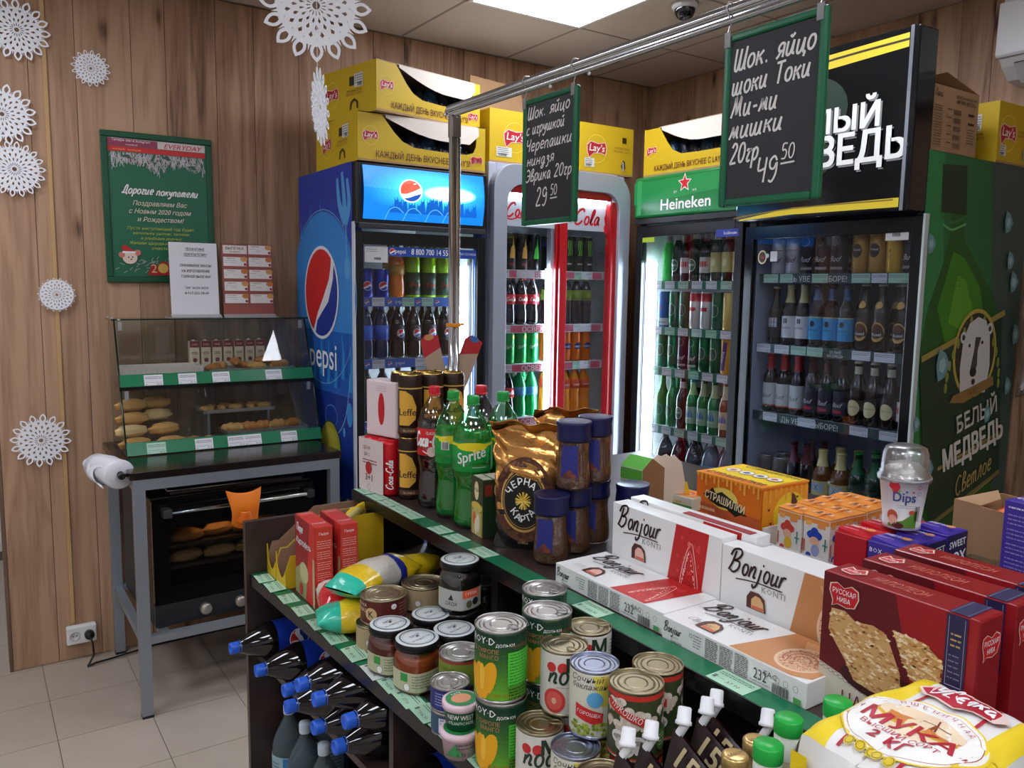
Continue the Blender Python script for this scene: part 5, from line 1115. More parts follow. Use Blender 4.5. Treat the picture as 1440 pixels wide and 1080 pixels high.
obj('flap', MB().hull8([(w-.003, 0, h), (w, 0, h), (w, d, h), (w-.003, d, h), (w-.13, .05, h+.07), (w-.127, .05, h+.07), (w-.127, d-.05, h+.07), (w-.13, d-.05, h+.07)]), card, t)
A = Art(); dk = (84,66,50)
A.hand('Лаки', .02, h*.83, .022, dk, .14).text('МЕЖДУНАРОДНАЯ', .22, h*.86, .014, dk).text('«ФЛИК-ФЛОК»', .22, h*.78, .018, dk, bold=.02)
for i in range(5):
    A.lines(.02, h*(.68-.13*i), .07, 3, .008, dk, .003, i).rect(.02, h*(.58-.13*i), .19, h*(.583-.13*i), dk).bars(.14, h*(.6-.13*i), .19, h*(.68-.13*i), dk, i).lines(.1, h*(.66-.13*i), .13, 1, .008, dk, .004, i+3)
for i in (0, 1): A.rect(.235, h*(.62-.14*i), .275, h*(.66-.14*i), (50,38,30))
A.lines(.23, h*.4, .28, 6, .009, dk, .003)
A.build('printed_front', t, front(0, -.0004, 0))

# ================================================================ air conditioner and ceiling camera
t = thing('air_conditioner', 'white wall air conditioner high above the wide black cooler', 'air conditioner', (WX-.002, 1.585, 2.335))
pr = [(0, 0), (0, .30), (-.20, .30), (-.215, .285), (-.225, .08), (-.2, .05), (-.15, .01), (-.08, 0)]
ac = MB(); pts = [(x, z) for x, z in pr]
ac.prism(pts, -.85, 0, 'y')
obj('casing', ac, M((206,204,202), .35), t, bevel=.006)
obj('front_panel', MB().prism([(-.222, .275), (-.236, .272), (-.242, .088), (-.232, .078), (-.226, .085)], -.85, .004, 'y'), M((214,213,212), .3), t, bevel=.003)
lv = obj('air_louvre', MB().prism([(-.205, .048), (-.215, .055), (-.14, .003), (-.135, .0), (-.145, -.004)], -.80, -.05, 'y'), M((190,188,186), .35), t)
obj('outlet_slot', MB().prism([(-.2, .052), (-.21, .06), (-.185, .035), (-.18, .03)], -.8, -.05, 'y'), M((20,20,20)), lv)
t = thing('dome_camera', 'small dark dome camera on the ceiling near the light panel', 'camera', (2.55, 2.53, CZ-.002))
obj('mount_ring', MB().lathe([(0, 0), (.055, 0), (.056, -.012), (.05, -.022), (0, -.022)], 24), M((220,220,222), .35), t)
obj('dome', MB().lathe([(.043, -.02), (.042, -.035), (.034, -.052), (.02, -.062), (0, -.066)], 24), M((14,16,24), .06, spec=.9), t)
obj('lens', MB().lathe([(.012, -.055), (.011, -.064), (0, -.066)], 16), M((60,80,120), .1), t)

# ================================================================ chrome rail with chalk boards
RX, RZt = 1.15, 2.035
t = thing('chrome_rail', 'chrome rail on an upright post rising from the display shelf', 'rail', (RX, 2.0, 0))
chr_ = M((196,196,198), .12, metal=1)
obj('post', MB().tube([(-.008, 0, .981), (-.008, 0, 2.02)], .0085, 14).tube([(.010, 0, .981), (.010, 0, 2.02)], .0085, 14).box(-.004, .006, -.002, .002, .981, 2.02), chr_, t)
obj('base_flange', MB().lathe([(0, .981), (.032, .981), (.032, .986), (0, .986)], 20), chr_, t)
obj('cross_rail', MB().tube([(0, -2.6, RZt+.006), (0, .03, RZt+.006)], .0105, 16).tube([(0, -2.6, RZt-.012), (0, .03, RZt-.012)], .0065, 12).box(-.003, .003, -2.6, .03, RZt-.01, RZt), chr_, t)
hk = MB().tube([(0, .03, RZt+.006), (0, .045, RZt+.004), (0, .05, RZt-.008)], .006, 8).box(-.014, .014, -.012, .014, RZt-.075, RZt-.02)
obj('corner_bracket', hk, chr_, t, bevel=.004)
obj('orange_tie', MB().lathe([(.0205, 1.44), (.0215, 1.445), (.0205, 1.45)], 20).box(.018, .034, -.002, .002, 1.442, 1.45), M((230,140,30), .5), t)
for i, (y0, z0, rz, c) in enumerate(((.02, 1.29, .22, (190,40,50)), (.022, 1.3, -.35, (186,36,44)))):
    lb = ('narrow cardboard display strip tied behind the chrome post, leaning towards the bakery', 'narrow cardboard display strip tied behind the chrome post, leaning towards the red-doored cooler')[i]
    s = thing('display_strip', lb, 'display strip', (RX-.015+.03*i, 2.03+.006*i, 1.22), rot=(.0, -rz if i == 0 else -rz, -.35), group='cardboard display strips on the post')
    obj('strip_board', MB().box(-.026, .026, 0, .004, 0, .19), M((186,160,136), .7), s)
    A = Art().poly([(-.026, .15), (.026, .17), (.026, .205), (-.01, .215), (-.026, .2)], c).ell(0, .205, .014, .009, (60,110,180) if i else (200,140,80), n=10)
    A.build('printed_top', s, front(0, -.0002, -.012))
def chalk(label, y0, lines, price, cents, seed):
    t = thing('chalk_board', label, 'price board', (RX, y0, 1.70), -pi/2, 'chalk boards on the rail'); W, H = .208, .298
    f = MB().box(0, .014, -.007, .007, 0, H).box(W-.014, W, -.007, .007, 0, H).box(.014, W-.014, -.007, .007, 0, .014).box(.014, W-.014, -.007, .007, H-.014, H)
    obj('frame', f, M((18,96,62), .3), t, bevel=.004)
    obj('board', MB().box(.01, W-.01, -.003, .003, .01, H-.01), M((34,33,38), .5, noise=.15, scale=14), t)
    A = Art(); wc = (226,222,218)
    for s_, x, z, sz, fw_ in lines: A.hand(s_, x, z, sz, wc, .12, .2, rot=.02, fit=fw_, rnd=.03)
    s_, x, z, sz = price; A.hand(s_, x, z, sz, wc, .09, .1)
    s_, x, z, sz = cents; A.hand(s_, x, z, sz, wc, .1, .1).line([(x, z-.007), (x+sz*1.1, z-.006)], .003, wc, k=1)
    A.build('chalk_writing', t, front(0, -.0032, 0))
    for x in (.008, W-.012):
        hkk = MB().tube([(x, 0, H-.012), (x, -.006, H+.004), (x+.002, -.002, H+.02), (x, -.008, H+.035), (x, -.0145, RZt-1.70+.004), (x, -.008, RZt-1.70+.019), (x, .008, RZt-1.70+.019), (x, .0145, RZt-1.70+.004), (x, .012, RZt-1.70-.01)], .0016, 6).box(x-.006, x+.006, -.0085, -.006, H-.022, H+.004)
        obj('clear_hook', hkk, M((214,214,214), .1, trans=.6, ior=1.3), t)
    return t
chalk('farther chalk board with a six-line price text, hanging beside the post', 1.662,
      (('Шок. яйцо', .018, .250, .028, .165), ('с игрушкой', .014, .214, .026, .15), ('Черепашки', .013, .175, .028, .18), ('ниндзя', .018, .141, .026, .11), ('Эврика 20гр', .014, .104, .028, .18)), ('29', .058, .045, .042), ('50', .115, .066, .024), 1)
chalk('nearer chalk board with a five-line price text, hanging in front of the black header', 1.035,
      (('Шок. яйцо', .022, .234, .036, .168), ('шоки Токи', .020, .193, .034, .162), ('Ми-ми', .020, .154, .034, .1), ('мишки', .018, .117, .034, .115), ('20гр.', .022, .074, .034, .072)), ('49', .082, .036, .042), ('50', .132, .07, .025), 2)
for k, y in enumerate((1.42, 1.03-.24, 1.56)): obj('hook_bead', MB().blob((0, y-2.0, RZt-.022), (.004, .004, .004), 8, 6), M((230,230,230), .2), COL.objects['chrome_rail'])

# ================================================================ info sheets on top of the case
def stand(name, label, x0, x1, z1, art, y=3.52):
    t = thing(name, label, 'info stand', (x0, y, CT+.0062)); w = x1-x0; h = z1-CT-.006
    obj('acrylic_sheet', MB().hull8([(0, 0, .012), (w, 0, .012), (w, .003, .012), (0, .003, .012), (0, .02, h), (w, .02, h), (w, .023, h), (0, .023, h)]), clear((222,226,226), .04), t)
    obj('acrylic_foot', MB().box(-.012, w+.008, -.035, .055, 0, .004).hull8([(0, -.03, .004), (w, -.03, .004), (w, -.027, .004), (0, -.027, .004), (0, 0, .014), (w, 0, .014), (w, .003, .014), (0, .003, .014)]), M((196,198,196), .12, trans=.35), t)
    A = Art(); art(A, w, h); A.build('paper_sheet', t, flat((0, -.0006, .012), (1, 0, 0), (0, .02, h-.012))); return t
def sheet1(A, w, h):
    A.rect(.004, .0, w-.004, h-.014, (224,222,226)); k = (40,40,46)
    for i, (s_, f) in enumerate((('УВАЖАЕМЫЕ', .075), ('ПОКУПАТЕЛИ!!!', .09), ('', 0), ('ПРИНИМАЕМ ЗАКАЗЫ', .125), ('НА ИЗГОТОВЛЕНИЕ', .11), ('ГОРЯЧЕЙ ВЫПЕЧКИ!', .115), ('', 0), ('Телефон для заказа:', .095), ('8-917-350-78-40', .095))):
        z = h-.045-.0225*i
        if s_: A.text(s_, w*.54, z, .015, k, fit=f, bold=.015 if i < 6 or i == 8 else 0, res=1, shear=.2 if i < 2 else 0)
        if i < 2: A.rect(w*.54-f/2, z-.003, w*.54+f/2, z-.002, k)
def sheet2(A, w, h):
    A.rect(.004, .0, w-.004, h-.014, (150,80,70)).rect(.01, h-.055, w*.5, h-.02, (222,216,210)).text('ВЫПЕЧКА', w*.27, h-.038, .016, (110,36,40), bold=.02, fit=.075).text('НА ЗАКАЗ', w*.27, h-.05, .009, (110,36,40))
    for r in range(5):
        for c in range(2):
            if r == 0 and c == 0: continue
            x = .01+c*(w/2-.004); z = h-.055-.052*r-(0 if r else 0)
            A.rect(x, z, x+w/2-.014, z+.038, (226,222,218)); A.L -= 1
            A.lines(x+.004, z+.022, x+.05, 2, .008, (170,160,156), .002, r).ell(x+w/2-.024, z+.03, .015, .011, (206,150,84) if (r+c) % 2 else (190,120,60), n=12).ell(x+w/2-.02, z+.008, .006, .006, (160,50,50), n=10)
            A.text('Пирожок', x+.03, z+.03, .008, (110,36,40), res=1)
stand('order_notice', 'white printed order notice in a clear stand on the bakery case', .70, .897, 1.72, sheet1)
stand('pastry_menu', 'clear stand with a maroon pastry menu on the bakery case', .908, 1.127, 1.722, sheet2)
# roll of bags on the table corner
t = thing('bag_roll', 'roll of thin white plastic bags hanging off the table corner', 'bag roll', (.425, 3.06, .885), rot=(0, 0, 0))
bg = M((222,222,226), .45, bump=.3, scale=60)
obj('roll_body', MB().lathe([(.012, 0), (.048, 0), (.052, .006), (.05, .05), (.053, .1), (.049, .15), (.046, .2), (.012, .2)], 28), bg, t, rot=(-pi/2, 0, .25))
obj('loose_bag', MB().sheet(lambda u, v: (-.05-.035*sin(pi*v)+.008*sin(9*u+4*v), .02+.2*u+.05*(1-u)*sin(4*v), .035*cos(2.6*v)-.01+.008*sin(14*u)), 16, 10), bg, t, solid=.001)
obj('holder_bar', MB().tube([(.0, -.02, 0), (-.02, .1, 0), (-.05, .22, 0)], .008, 10).tube([(0, -.02, 0), (.025, -.012, -.001), (.06, .0, 0)], .006, 8), M((22,22,24), .35), t)
obj('bar_cap', MB().lathe([(0, 0), (.012, 0), (.012, .016), (.006, .018), (0, .012)], 16), M((24,24,26), .3), t, (0, -.018, 0), (pi/2, 0, 0))
# ================================================================ the stepped display shelf
dkw = wood((34,24,22), (48,36,33), (62,48,44), (3, 3, 3), .35)
t = thing('display_shelf', 'dark brown two-level display shelf running through the shop', 'shelf', (0, 0, 0)); GS = t
ZL, ZU = .78, .98; YE = 2.14; YN = -.6
xe = lambda y: .598+(2.14-y)*.045       # front edge of the lower level
def skew(x1, z0, z1, y0=YN, y1=YE-.02, off=0): return MB().hull8([(xe(y0)+off, y0, z0), (x1, y0, z0), (x1, y1, z0), (xe(y1)+off, y1, z0), (xe(y0)+off, y0, z1), (x1, y0, z1), (x1, y1, z1), (xe(y1)+off, y1, z1)])
obj('lower_deck', skew(1.12, ZL-.028, ZL), dkw, t)
obj('upper_deck', MB().box(.885, 1.98, YN, 2.10, ZU-.03, ZU), dkw, t)
obj('middle_shelf', skew(1.12, .545, .563, off=.012), dkw, t)
obj('bottom_shelf', skew(1.12, .08, .10, off=.012), dkw, t)
obj('end_panel', MB().box(.588, 1.12, YE-.02, YE, 0, .925), dkw, t)
obj('end_panel', MB().box(1.12, 1.98, 2.08, 2.10, 0, ZU-.03), dkw, t)
obj('back_board', MB().box(1.12, 1.135, YN, 2.08, 0, ZU-.03), M((26,20,20), .5), t)
obj('far_board', MB().box(1.965, 1.98, YN, 2.08, 0, ZU-.03), M((26,20,20), .5), t)
for y in (1.36, .55, -.25): obj('divider', MB().hull8([(xe(y)+.014, y-.009, .0), (1.12, y-.009, 0), (1.12, y+.009, 0), (xe(y)+.014, y+.009, 0), (xe(y)+.014, y-.009, ZL-.028), (1.12, y-.009, ZL-.028), (1.12, y+.009, ZL-.028), (xe(y)+.014, y+.009, ZL-.028)]), dkw, t)
for y in (1.42, .7, 0): obj('upright', MB().box(.93, .965, y, y+.025, ZL, ZU-.03), M((60,56,58), .4, metal=.4), t)
obj('plinth', skew(1.1, 0, .08, y1=YE-.03, off=.03), M((24,20,20), .5), t)
# green price rails with paper tags
def strip(name, xf, z, wdt, tilt, y0, y1, tags, vert=True):
    m = MB(); dx, dz = wdt*cos(tilt), wdt*sin(tilt); c = (24,112,74)
    m.hull8([(xf(y0), y0, z), (xf(y0)+dx, y0, z+dz), (xf(y1)+dx, y1, z+dz), (xf(y1), y1, z), (xf(y0), y0, z+.0015), (xf(y0)+dx, y0, z+dz+.0015), (xf(y1)+dx, y1, z+dz+.0015), (xf(y1), y1, z+.0015)])
    r = obj(name, m, M(c, .22), GS)
    obj('rail_lip', MB().hull8([(xf(y0)-.003, y0, z-.026), (xf(y0), y0, z-.026), (xf(y1), y1, z-.026), (xf(y1)-.003, y1, z-.026), (xf(y0)-.003, y0, z+.002), (xf(y0), y0, z+.002), (xf(y1), y1, z+.002), (xf(y1)-.003, y1, z+.002)]), M((20,20,20), .25), r)
    R = random.Random(3)
    for i, (y, wd, c, raised) in enumerate(tags):
        A = Art(); col = {'m': (176,216,186), 'w': (214,222,218)}[c]; k = (50,60,56)
        A.rect(0, 0, wd, wdt-.003, col).lines(.004, wdt*.72, wd-.006, 2, .005, k, .0016, i).text('%d.90' % R.randint(29, 129), wd*.6, wdt*.18, .011, k, res=1).rect(.004, wdt*.2, .010, wdt*.42, (90,110,100)).lines(.012, wdt*.3, wd*.38, 1, .005, (120,140,130), .0014)
        A.build('price_tag', r, flat((xf(y)+.0015, y, z+.0019+.001*raised), (-.045 if xf(0) != xf(1) else 0, -1, 0), (cos(tilt), 0, sin(tilt)+.04*raised)))
    return r
T1 = []; y = 2.10
for wd, gap, c in ((.062,.012,'m'),(.07,.028,'m'),(.06,.03,'m'),(.062,.03,'m'),(.064,.02,'m'),(.07,.03,'m'),(.072,.02,'m'),(.072,.002,'w'),(.062,.0,'m'),(.068,.0,'m'),(.062,.004,'m'),(.07,.03,'m'),(.07,.02,'m'),(.07,.03,'w'),(.07,.02,'m'),(.07,.02,'m')):
    T1.append((y, wd, c, 1 if len(T1) in (1, 6) else 0)); y -= wd+gap
strip('price_rail', xe, ZL+.001, .044, .0, YN, YE-.022, T1)
T2 = []; y = 2.095
for wd, gap, c in ((.07,.008,'m'),(.068,.004,'m'),(.066,.003,'m'),(.066,.002,'m'),(.066,.08,'m'),(.062,.015,'m'),(.062,.05,'m'),(.068,.3,'m'),(.07,.25,'m'),(.07,.05,'m')):
    T2.append((y, wd, c, 0)); y -= wd+gap
strip('price_rail', lambda y: .883, ZU+.001, .044, .0, YN, 2.098, T2)

# ================================================================ lower shelves: cola and water bottles
def big_cola(t):
    h, r = .315, .0475; P = smooth([(r*.75, 0), (r, .012), (r, .11), (r, .2), (r*.92, .225), (r*.62, .262), (r*.34, .288), (r*.3, .297)], 3)
    obj('bottle_body', MB().lathe([(0, 0)]+P+[(0, .297)], 24), M((16,12,14), .05, spec=.9), t)
    obj('label_band', MB().lathe([(r+.0006, .085), (r+.0006, .2)], 24), M((26,56,160), .3), t)
    A = Art(); globe(A, .02, .145, .024)
    A.build('round_logo', t, cyl(r+.0008, 0, -pi/2-.3), cyl=r)
    obj('screw_cap', MB().lathe([(.0155, .292), (.0158, .308), (.0145, .314), (.011, .313), (.0105, .311), (0, .311)], 20), M((44,100,214), .35), t)
    obj('cap_ring', MB().lathe([(.012, .284), (.0165, .285), (.0165, .289), (.012, .29)], 16), M((44,100,214), .35), t)
spots = [(2.085, .606, .53, 'bottom layer, at the shelf end'), (1.895, .612, .545, 'bottom layer, second from the shelf end'), (1.79, .612, .57, 'bottom layer, third from the shelf end'), (1.69, .612, .55, 'bottom layer, fourth from the shelf end'), (1.59, .612, .57, 'bottom layer, fifth from the shelf end'), (1.49, .612, .58, 'bottom layer, sixth from the shelf end'),
         (1.64, .694, .552, 'upper layer, first of three'), (1.54, .694, .56, 'upper layer, second of three'), (1.44, .694, .58, 'upper layer, nearest the divider')]
c0 = None
for i, (y, z, x, wh) in enumerate(spots):
    lb = 'blue-capped cola bottle lying on its side, '+wh
    rot = (0, -pi/2, [.02, -.04, .05, -.03, .02, .0, .04, -.03, .02][i])
    if c0 is None: c0 = thing('cola_bottle', lb, 'bottle', (x+.314, y, z), group='cola bottles lying on the middle shelf', rot=rot); big_cola(c0)
    else: dup(c0, (x+.314, y, z), 0, lb, rot=rot)
for i, (y, z, x) in enumerate(((1.28, .612, .59), (1.18, .612, .58))):
    dup(c0, (x+.314, y, z), 0, 'big black cola bottle lying beyond the divider, '+('closer to the divider' if i == 0 else 'farther from the divider'), rot=(0, -pi/2, 0))
wsh = clear((190,214,222), .12, .03)
def big_water(t):
    h, r = .33, .046; P = smooth([(r*.8, 0), (r, .015), (r*.95, .06), (r, .11), (r, .2), (r*.9, .235), (r*.5, .275), (r*.32, .292), (r*.3, .31)], 3)
    obj('bottle_shell', MB().lathe([(0, 0)]+P+[(0, .31)], 24), M((180,205,215), .06, trans=.85, ior=1.2), t)
    obj('label_band', MB().lathe([(r+.0008, .105), (r+.0008, .2)], 24), M((150,180,190), .4), t)
    A = Art().rect(-.02, .108, .05, .197, (50,120,170)).ell(.02, .14, .014, .02, (70,70,50)).text('ВОДА', .01, .175, .012, WHITE).lines(-.06, .18, -.03, 6, .01, (90,100,110), .003)
    A.build('printed_label', t, cyl(r+.001), cyl=r)
    obj('screw_cap', MB().lathe([(.015, .304), (.0155, .325), (.014, .33), (0, .33)], 16), M((200,215,225), .4), t)
c0 = thing('water_bottle', 'clear water bottle with blue label standing by the shelf end', 'bottle', (.672, 2.045, .101), -.3, 'water bottles on the bottom shelf'); big_water(c0)
dup(c0, (.675, 1.93, .101), -.45, 'clear water bottle, second from the shelf end on the bottom shelf')
dup(c0, (.79, 2.05, .101), .9, 'clear water bottle in the rear row by the shelf end')
dup(c0, (.68, 1.81, .101), -.2, 'clear water bottle, third from the shelf end on the bottom shelf')

# ================================================================ lower deck: cartons, packets
kraft = M((150,118,92), .8)
def shelfcase(label, y0, y1, packs):
    """shelf-ready case: low scalloped front, sides rising to the back"""
    t = thing('display_carton', label, 'carton', (.645, y0, ZL+.0005)); w = y1-y0; L = .27
    for i, y in enumerate((0, w-.003)):
        m = MB(); pr = [(0, 0), (L, 0), (L, .165), (.13, .165), (.03, .085), (.012, .085), (0, .05)]
        # convex pieces
        for q in ([(0, 0), (.03, 0), (.03, .085), (.012, .085), (0, .05)], [(.03, 0), (.13, 0), (.13, .165), (.03, .085)], [(.13, 0), (L, 0), (L, .165), (.13, .165)]): m.prism(q, y, y+.003, 'y')
        obj('side_wall', m, ycard if i == 0 else kraft, t)
        obj('inner_face', (lambda mm: [mm.prism(q, y+(.003 if i == 0 else -.0008), y+(.0038 if i == 0 else 0), 'y') for q in ([(.003, 0), (.03, 0), (.03, .083), (.012, .083), (.003, .05)], [(.03, 0), (.13, 0), (.13, .163), (.03, .083)], [(.13, 0), (L-.002, 0), (L-.002, .163), (.13, .163)])] and mm)(MB()), kraft, t)
    n = 8; m = MB()
    for i in range(n):
        u0, u1 = i/n, (i+1)/n; f = lambda u: .05-.03*sin(pi*u)+.03*(u > .9)
        m.hull8([(-.002, w*u0, 0), (.001, w*u0, 0), (.001, w*u1, 0), (-.002, w*u1, 0), (-.002, w*u0, f(u0)), (.001, w*u0, f(u0)), (.001, w*u1, f(u1)), (-.002, w*u1, f(u1))])
    obj('front_lip', m, ycard, t); obj('back_wall', MB().box(L-.003, L, .003, w-.003, 0, .165), kraft, t); obj('bottom', MB().box(0, L, 0, w, -.0004, .0008), kraft, t)
    return t
shelfcase('yellow display carton with sloping brown-lined sides by the shelf end', 2.045, 2.115, 0)
shelfcase('yellow display carton holding the small yellow packets', 1.965, 2.04, 1)
for i in range(5):
    b = obj('stock_packet', MB().blob((0, 0, 0), (.04, .010, .016), 12, 8, 0, .15, i), M((228,190,40) if i % 2 else (214,200,120), .25)); b.location = (.83+.012*i, 1.975+.012*i, ZL+.165+.004*(i % 2)); b.rotation_euler = (.3, .25*(i % 3)-.2, .5)
    tag(b, 'shiny yellow sachet on top of the display carton, %s from its open front' % ORD[i], 'sachet', 'sachets in the display carton')
tag(obj('packing_block', MB().box(.80, .905, 1.973, 2.03, ZL+.002, ZL+.15), kraft), 'stack of cardboard filling the rear of the display carton', 'cardboard')
def redbox(label, x, y, rz):
    t = thing('food_box', label, 'box', (x, y, ZL+.0005), rz, 'red mix boxes on the lower level'); w, l, h = .044, .145, .2
    obj('box_body', MB().box(0, w, 0, l, 0, h), M((198,60,48), .35), t, bevel=.001)
    A = Art().poly([(0, 0), (l, 0), (l, h), (0, h)], (150,38,40)).poly([(l*.55, 0), (l, 0), (l, h), (l*.75, h)], (206,52,46)).poly([(0, 0), (l*.55, 0), (l*.6, h*.3), (l*.3, h*.42), (0, h*.3)], (150,150,100)).ell(l*.45, h*.33, l*.22, h*.13, (190,190,140)).hand('Пюре', l*.1, h*.82, .02, WHITE, .14).text('Картофель', l*.45, h*.66, .022, WHITE, bold=.02, fit=l*.75, shear=.2).ell(l*.3, h*.1, .014, .016, (180,60,50)).rect(l*.9, 0, l, h*.6, (196,170,130))
    A.build('printed_front', t, flat((-.0004, l, 0), (0, -1, 0), (0, 0, 1)))
    A = Art().text('Пюре', w*.5, h*.9, .009, WHITE)
    for i in range(5): A.lines(.005, h*(.82-.13*i), w-.005, 4, .0055, (236,190,180), .0014, i)
    A.lines(.005, h*.24, w-.005, 5, .007, (240,200,190), .003, 9)
    A.build('printed_side', t, front(0, -.0004, 0))
    A = Art().text('Пюре', w*.5, l*.2, .012, WHITE).lines(.006, l*.9, w-.006, 3, .006, (240,200,190), .002)
    A.build('printed_top', t, topf(0, 0, h+.0004)); return t
redbox('red mix box standing nearer the price rail', .662, 1.803, -.02)
redbox('red mix box standing second from the price rail', .724, 1.797, -.03)
def bag(name, label, loc, rz, L, r, hgt, bands, cat='packet', group=None, stand=False, seed=0, tilt=0, pitch=0):
    """soft pillow pack along local x with coloured bands [(end fraction, colour)], crimped ends"""
    t = thing(name, label, cat, loc, group=group, rot=(tilt, pitch, rz)); n = 20; k = 18; R = random.Random(seed); ph = R.uniform(0, 6)
    u0 = 0
    for bi, (u1, c, rough, shine) in enumerate(bands):
        m = MB(); i0, i1 = round(u0*n), round(u1*n)
        def fn(a, b):
            u = (i0+(i1-i0)*a)/n; e = min(1, sin(pi*min(max(u, .0), 1))**.45) if 0 < u < 1 else 0
            th = 2*pi*b; wob = 1+.06*sin(3*th+ph+7*u)+.04*sin(9*u*2+5*th)
            yy = r*cos(th)*(1 if e > .3 else 1.0)*(.85+.15*e)*wob; zz = hgt*max(e, .06)*sin(th)*wob
            return (L*(u-.5), yy, hgt*.97+zz)
        m.sheet(fn, max(1, i1-i0), k)
        obj('pack_film' if bi == 0 else 'pack_band', m, M(c, rough, bump=.6, scale=34, coat=shine) if isinstance(c, tuple) else c, t); u0 = u1
    return t
SB = (40,190,160); SY = (232,196,34)
bag('noodle_pack', 'red glossy noodle pack drooping toward the price rail beside the red boxes', (.695, 1.76, ZL+.002), 1.3, .18, .045, .04, [(.45, (206,26,34), .22, .7), (.62, (226,214,206), .3, .5), (1, (206,26,34), .22, .7)], seed=4)
bag('pasta_pack', 'yellow and turquoise pasta pack at the bottom of the pile by the price rail', (.695, 1.645, ZL+.002), -.3, .17, .05, .036, [(.3, SB, .3, .5), (1, SY, .25, .6)], seed=2)
bag('pasta_pack', 'turquoise and yellow pasta pack lying farthest back under the upper deck', (.90, 1.78, ZL+.03), .35, .2, .045, .034, [(.3, SB, .3, .5), (1, SY, .25, .6)], seed=3)
bag('rice_pack', 'pasta pack with white middle and blue tag lying across the pile', (.765, 1.695, ZL+.060), .42, .235, .055, .040, [(.14, SB, .3, .5), (.36, SY, .25, .6), (.66, (206,200,188), .35, .4), (.76, (40,50,140), .3, .4), (1, SY, .25, .6)], seed=5)
# ================================================================ tins and jars
def tin(label, x, y, z, r, h, col, top='tab', art=None, group='tins on the lower level', rz=None, bot=None, cap=None):
    t = thing('food_tin', label, 'tin', (x, y, z), 0 if rz is None else rz, group)
    metal = cap or M((178,176,172), .34, metal=1)
    obj('tin_body', MB().lathe([(0, .002), (r*.95, .002), (r*1.01, 0), (r*1.01, .003), (r*.985, .0045), (r*.985, h-.0045), (r*.97, h-.004)], 40), M(col, .32), t)
    obj('seam_rim', MB().lathe([(r*.985, .0045), (r*1.012, .0035), (r*1.012, .0), (r*.96, 0)], 40), metal, t)
    obj('seam_rim', MB().lathe([(r*.96, h-.0045), (r*.985, h-.0045), (r*1.012, h-.003), (r*1.012, h), (r*.985, h+.0005), (r*.965, h-.002)], 40), metal, t)
    l = obj('lid', MB().lathe([(r*.966, h-.001), (r*.95, h-.0035), (r*.86, h-.0035), (r*.84, h-.0025), (r*.8, h-.0035), (r*.7, h-.0035), (r*.68, h-.002), (r*.62, h-.0032), (r*.45, h-.0032), (r*.43, h-.0022), (r*.38, h-.0034), (0, h-.0034)], 56, sm=False), metal, t)
    if top == 'tab':
        a = -1.0+random.Random(int(x*1000)).uniform(-.8, .8); m = MB()
        m.tube([(r*.62+r*.17*cos(2*pi*i/14)*1.3, r*.15*sin(2*pi*i/14), h+.0005) for i in range(14)], .0012, 6, closed=True).box(r*.66, r*.93, -r*.055, r*.055, h-.003, h-.0005)
        obj('ring_pull', m, metal, l, rot=(0, 0, a))
    if art:
        A = Art(); art(A, r, h); A.build('printed_label', t, cyl(r*.985+.0004, 0, CAMA), cyl=r)
    return t
CAMA = -pi/2-.55      # print faces the aisle side
def mango(A, r, h):
    n = 14
    for i in range(n):
        k = i/(n-1); c = tuple(int(a+(b-a)*k) for a, b in zip((104,176,40), (14,52,36))); A.rect(-2.6*r, .006+(h-.012)*i/n, 2.6*r, .006+(h-.012)*(i+1)/n, c); A.L -= 1
    A.L += 1
    A.text('ROY·D', -r*.5, h*.82, .016, WHITE, bold=.02).text('дольки', r*.45, h*.8, .009, WHITE).text('В СИРОПЕ', -r*.35, h*.7, .0095, (186,130,96), bold=.02).text('МАНГО', -r*.2, h*.62, .0095, (186,130,96), bold=.02)
    for dx, dz, a in ((-.5, .3, .2), (-.2, .34, -.25), (-.75, .28, .4)):
        A.poly([(r*dx+.013*cos(b)*cos(a)-.03*sin(b)*sin(a), h*dz+.013*cos(b)*sin(a)+.03*sin(b)*cos(a)) for b in [i*pi/8 for i in range(16)]], (232,168,28))
    A.ell(-r*.45, h*.36, .005, .022, (244,190,60)).text('А-425 мл', r*.2, h*.1, .009, (186,96,30))
    A.rect(r*.55, h*.25, r*1.7, h*.72, (84,200,60)).lines(r*.62, h*.68, r*1.62, 11, .005, (30,90,40), .0012, 3).text('CONTENTS', r*1.1, h*.78, .007, (160,80,60)).lines(r*.6, h*.2, r*1.6, 4, .005, (20,70,30), .002)
    A.sh = [([(a-.013, b) for a, b in vs], fs, m, l_) for vs, fs, m, l_ in A.sh]
def pomato(A, r, h):
    A.rect(-2.9*r, .006, 2.9*r, h-.006, (214,210,200)).ell(-r*.65, h*.76, .008, .008, (196,50,50)).ell(-r*.15, h*.76, .0085, .009, (196,50,50))
    A.text('м', r*.35, h*.7, .042, (36,56,44), bold=.04).hand('nto', -r*.75, h*.52, .032, (36,56,44), .13)
    A.rect(-r*.4, h*.46, r*.8, h*.465, (60,60,60)).ell(-r*.5, h*.25, .018, .02, (206,66,60)).ell(-r*.5, h*.25, .013, .015, (224,96,84)).ell(-r*.5, h*.25, .004, .005, (236,190,150)).lines(r*.9, h*.85, r*2.0, 14, .006, (90,90,90), .0014, 6)
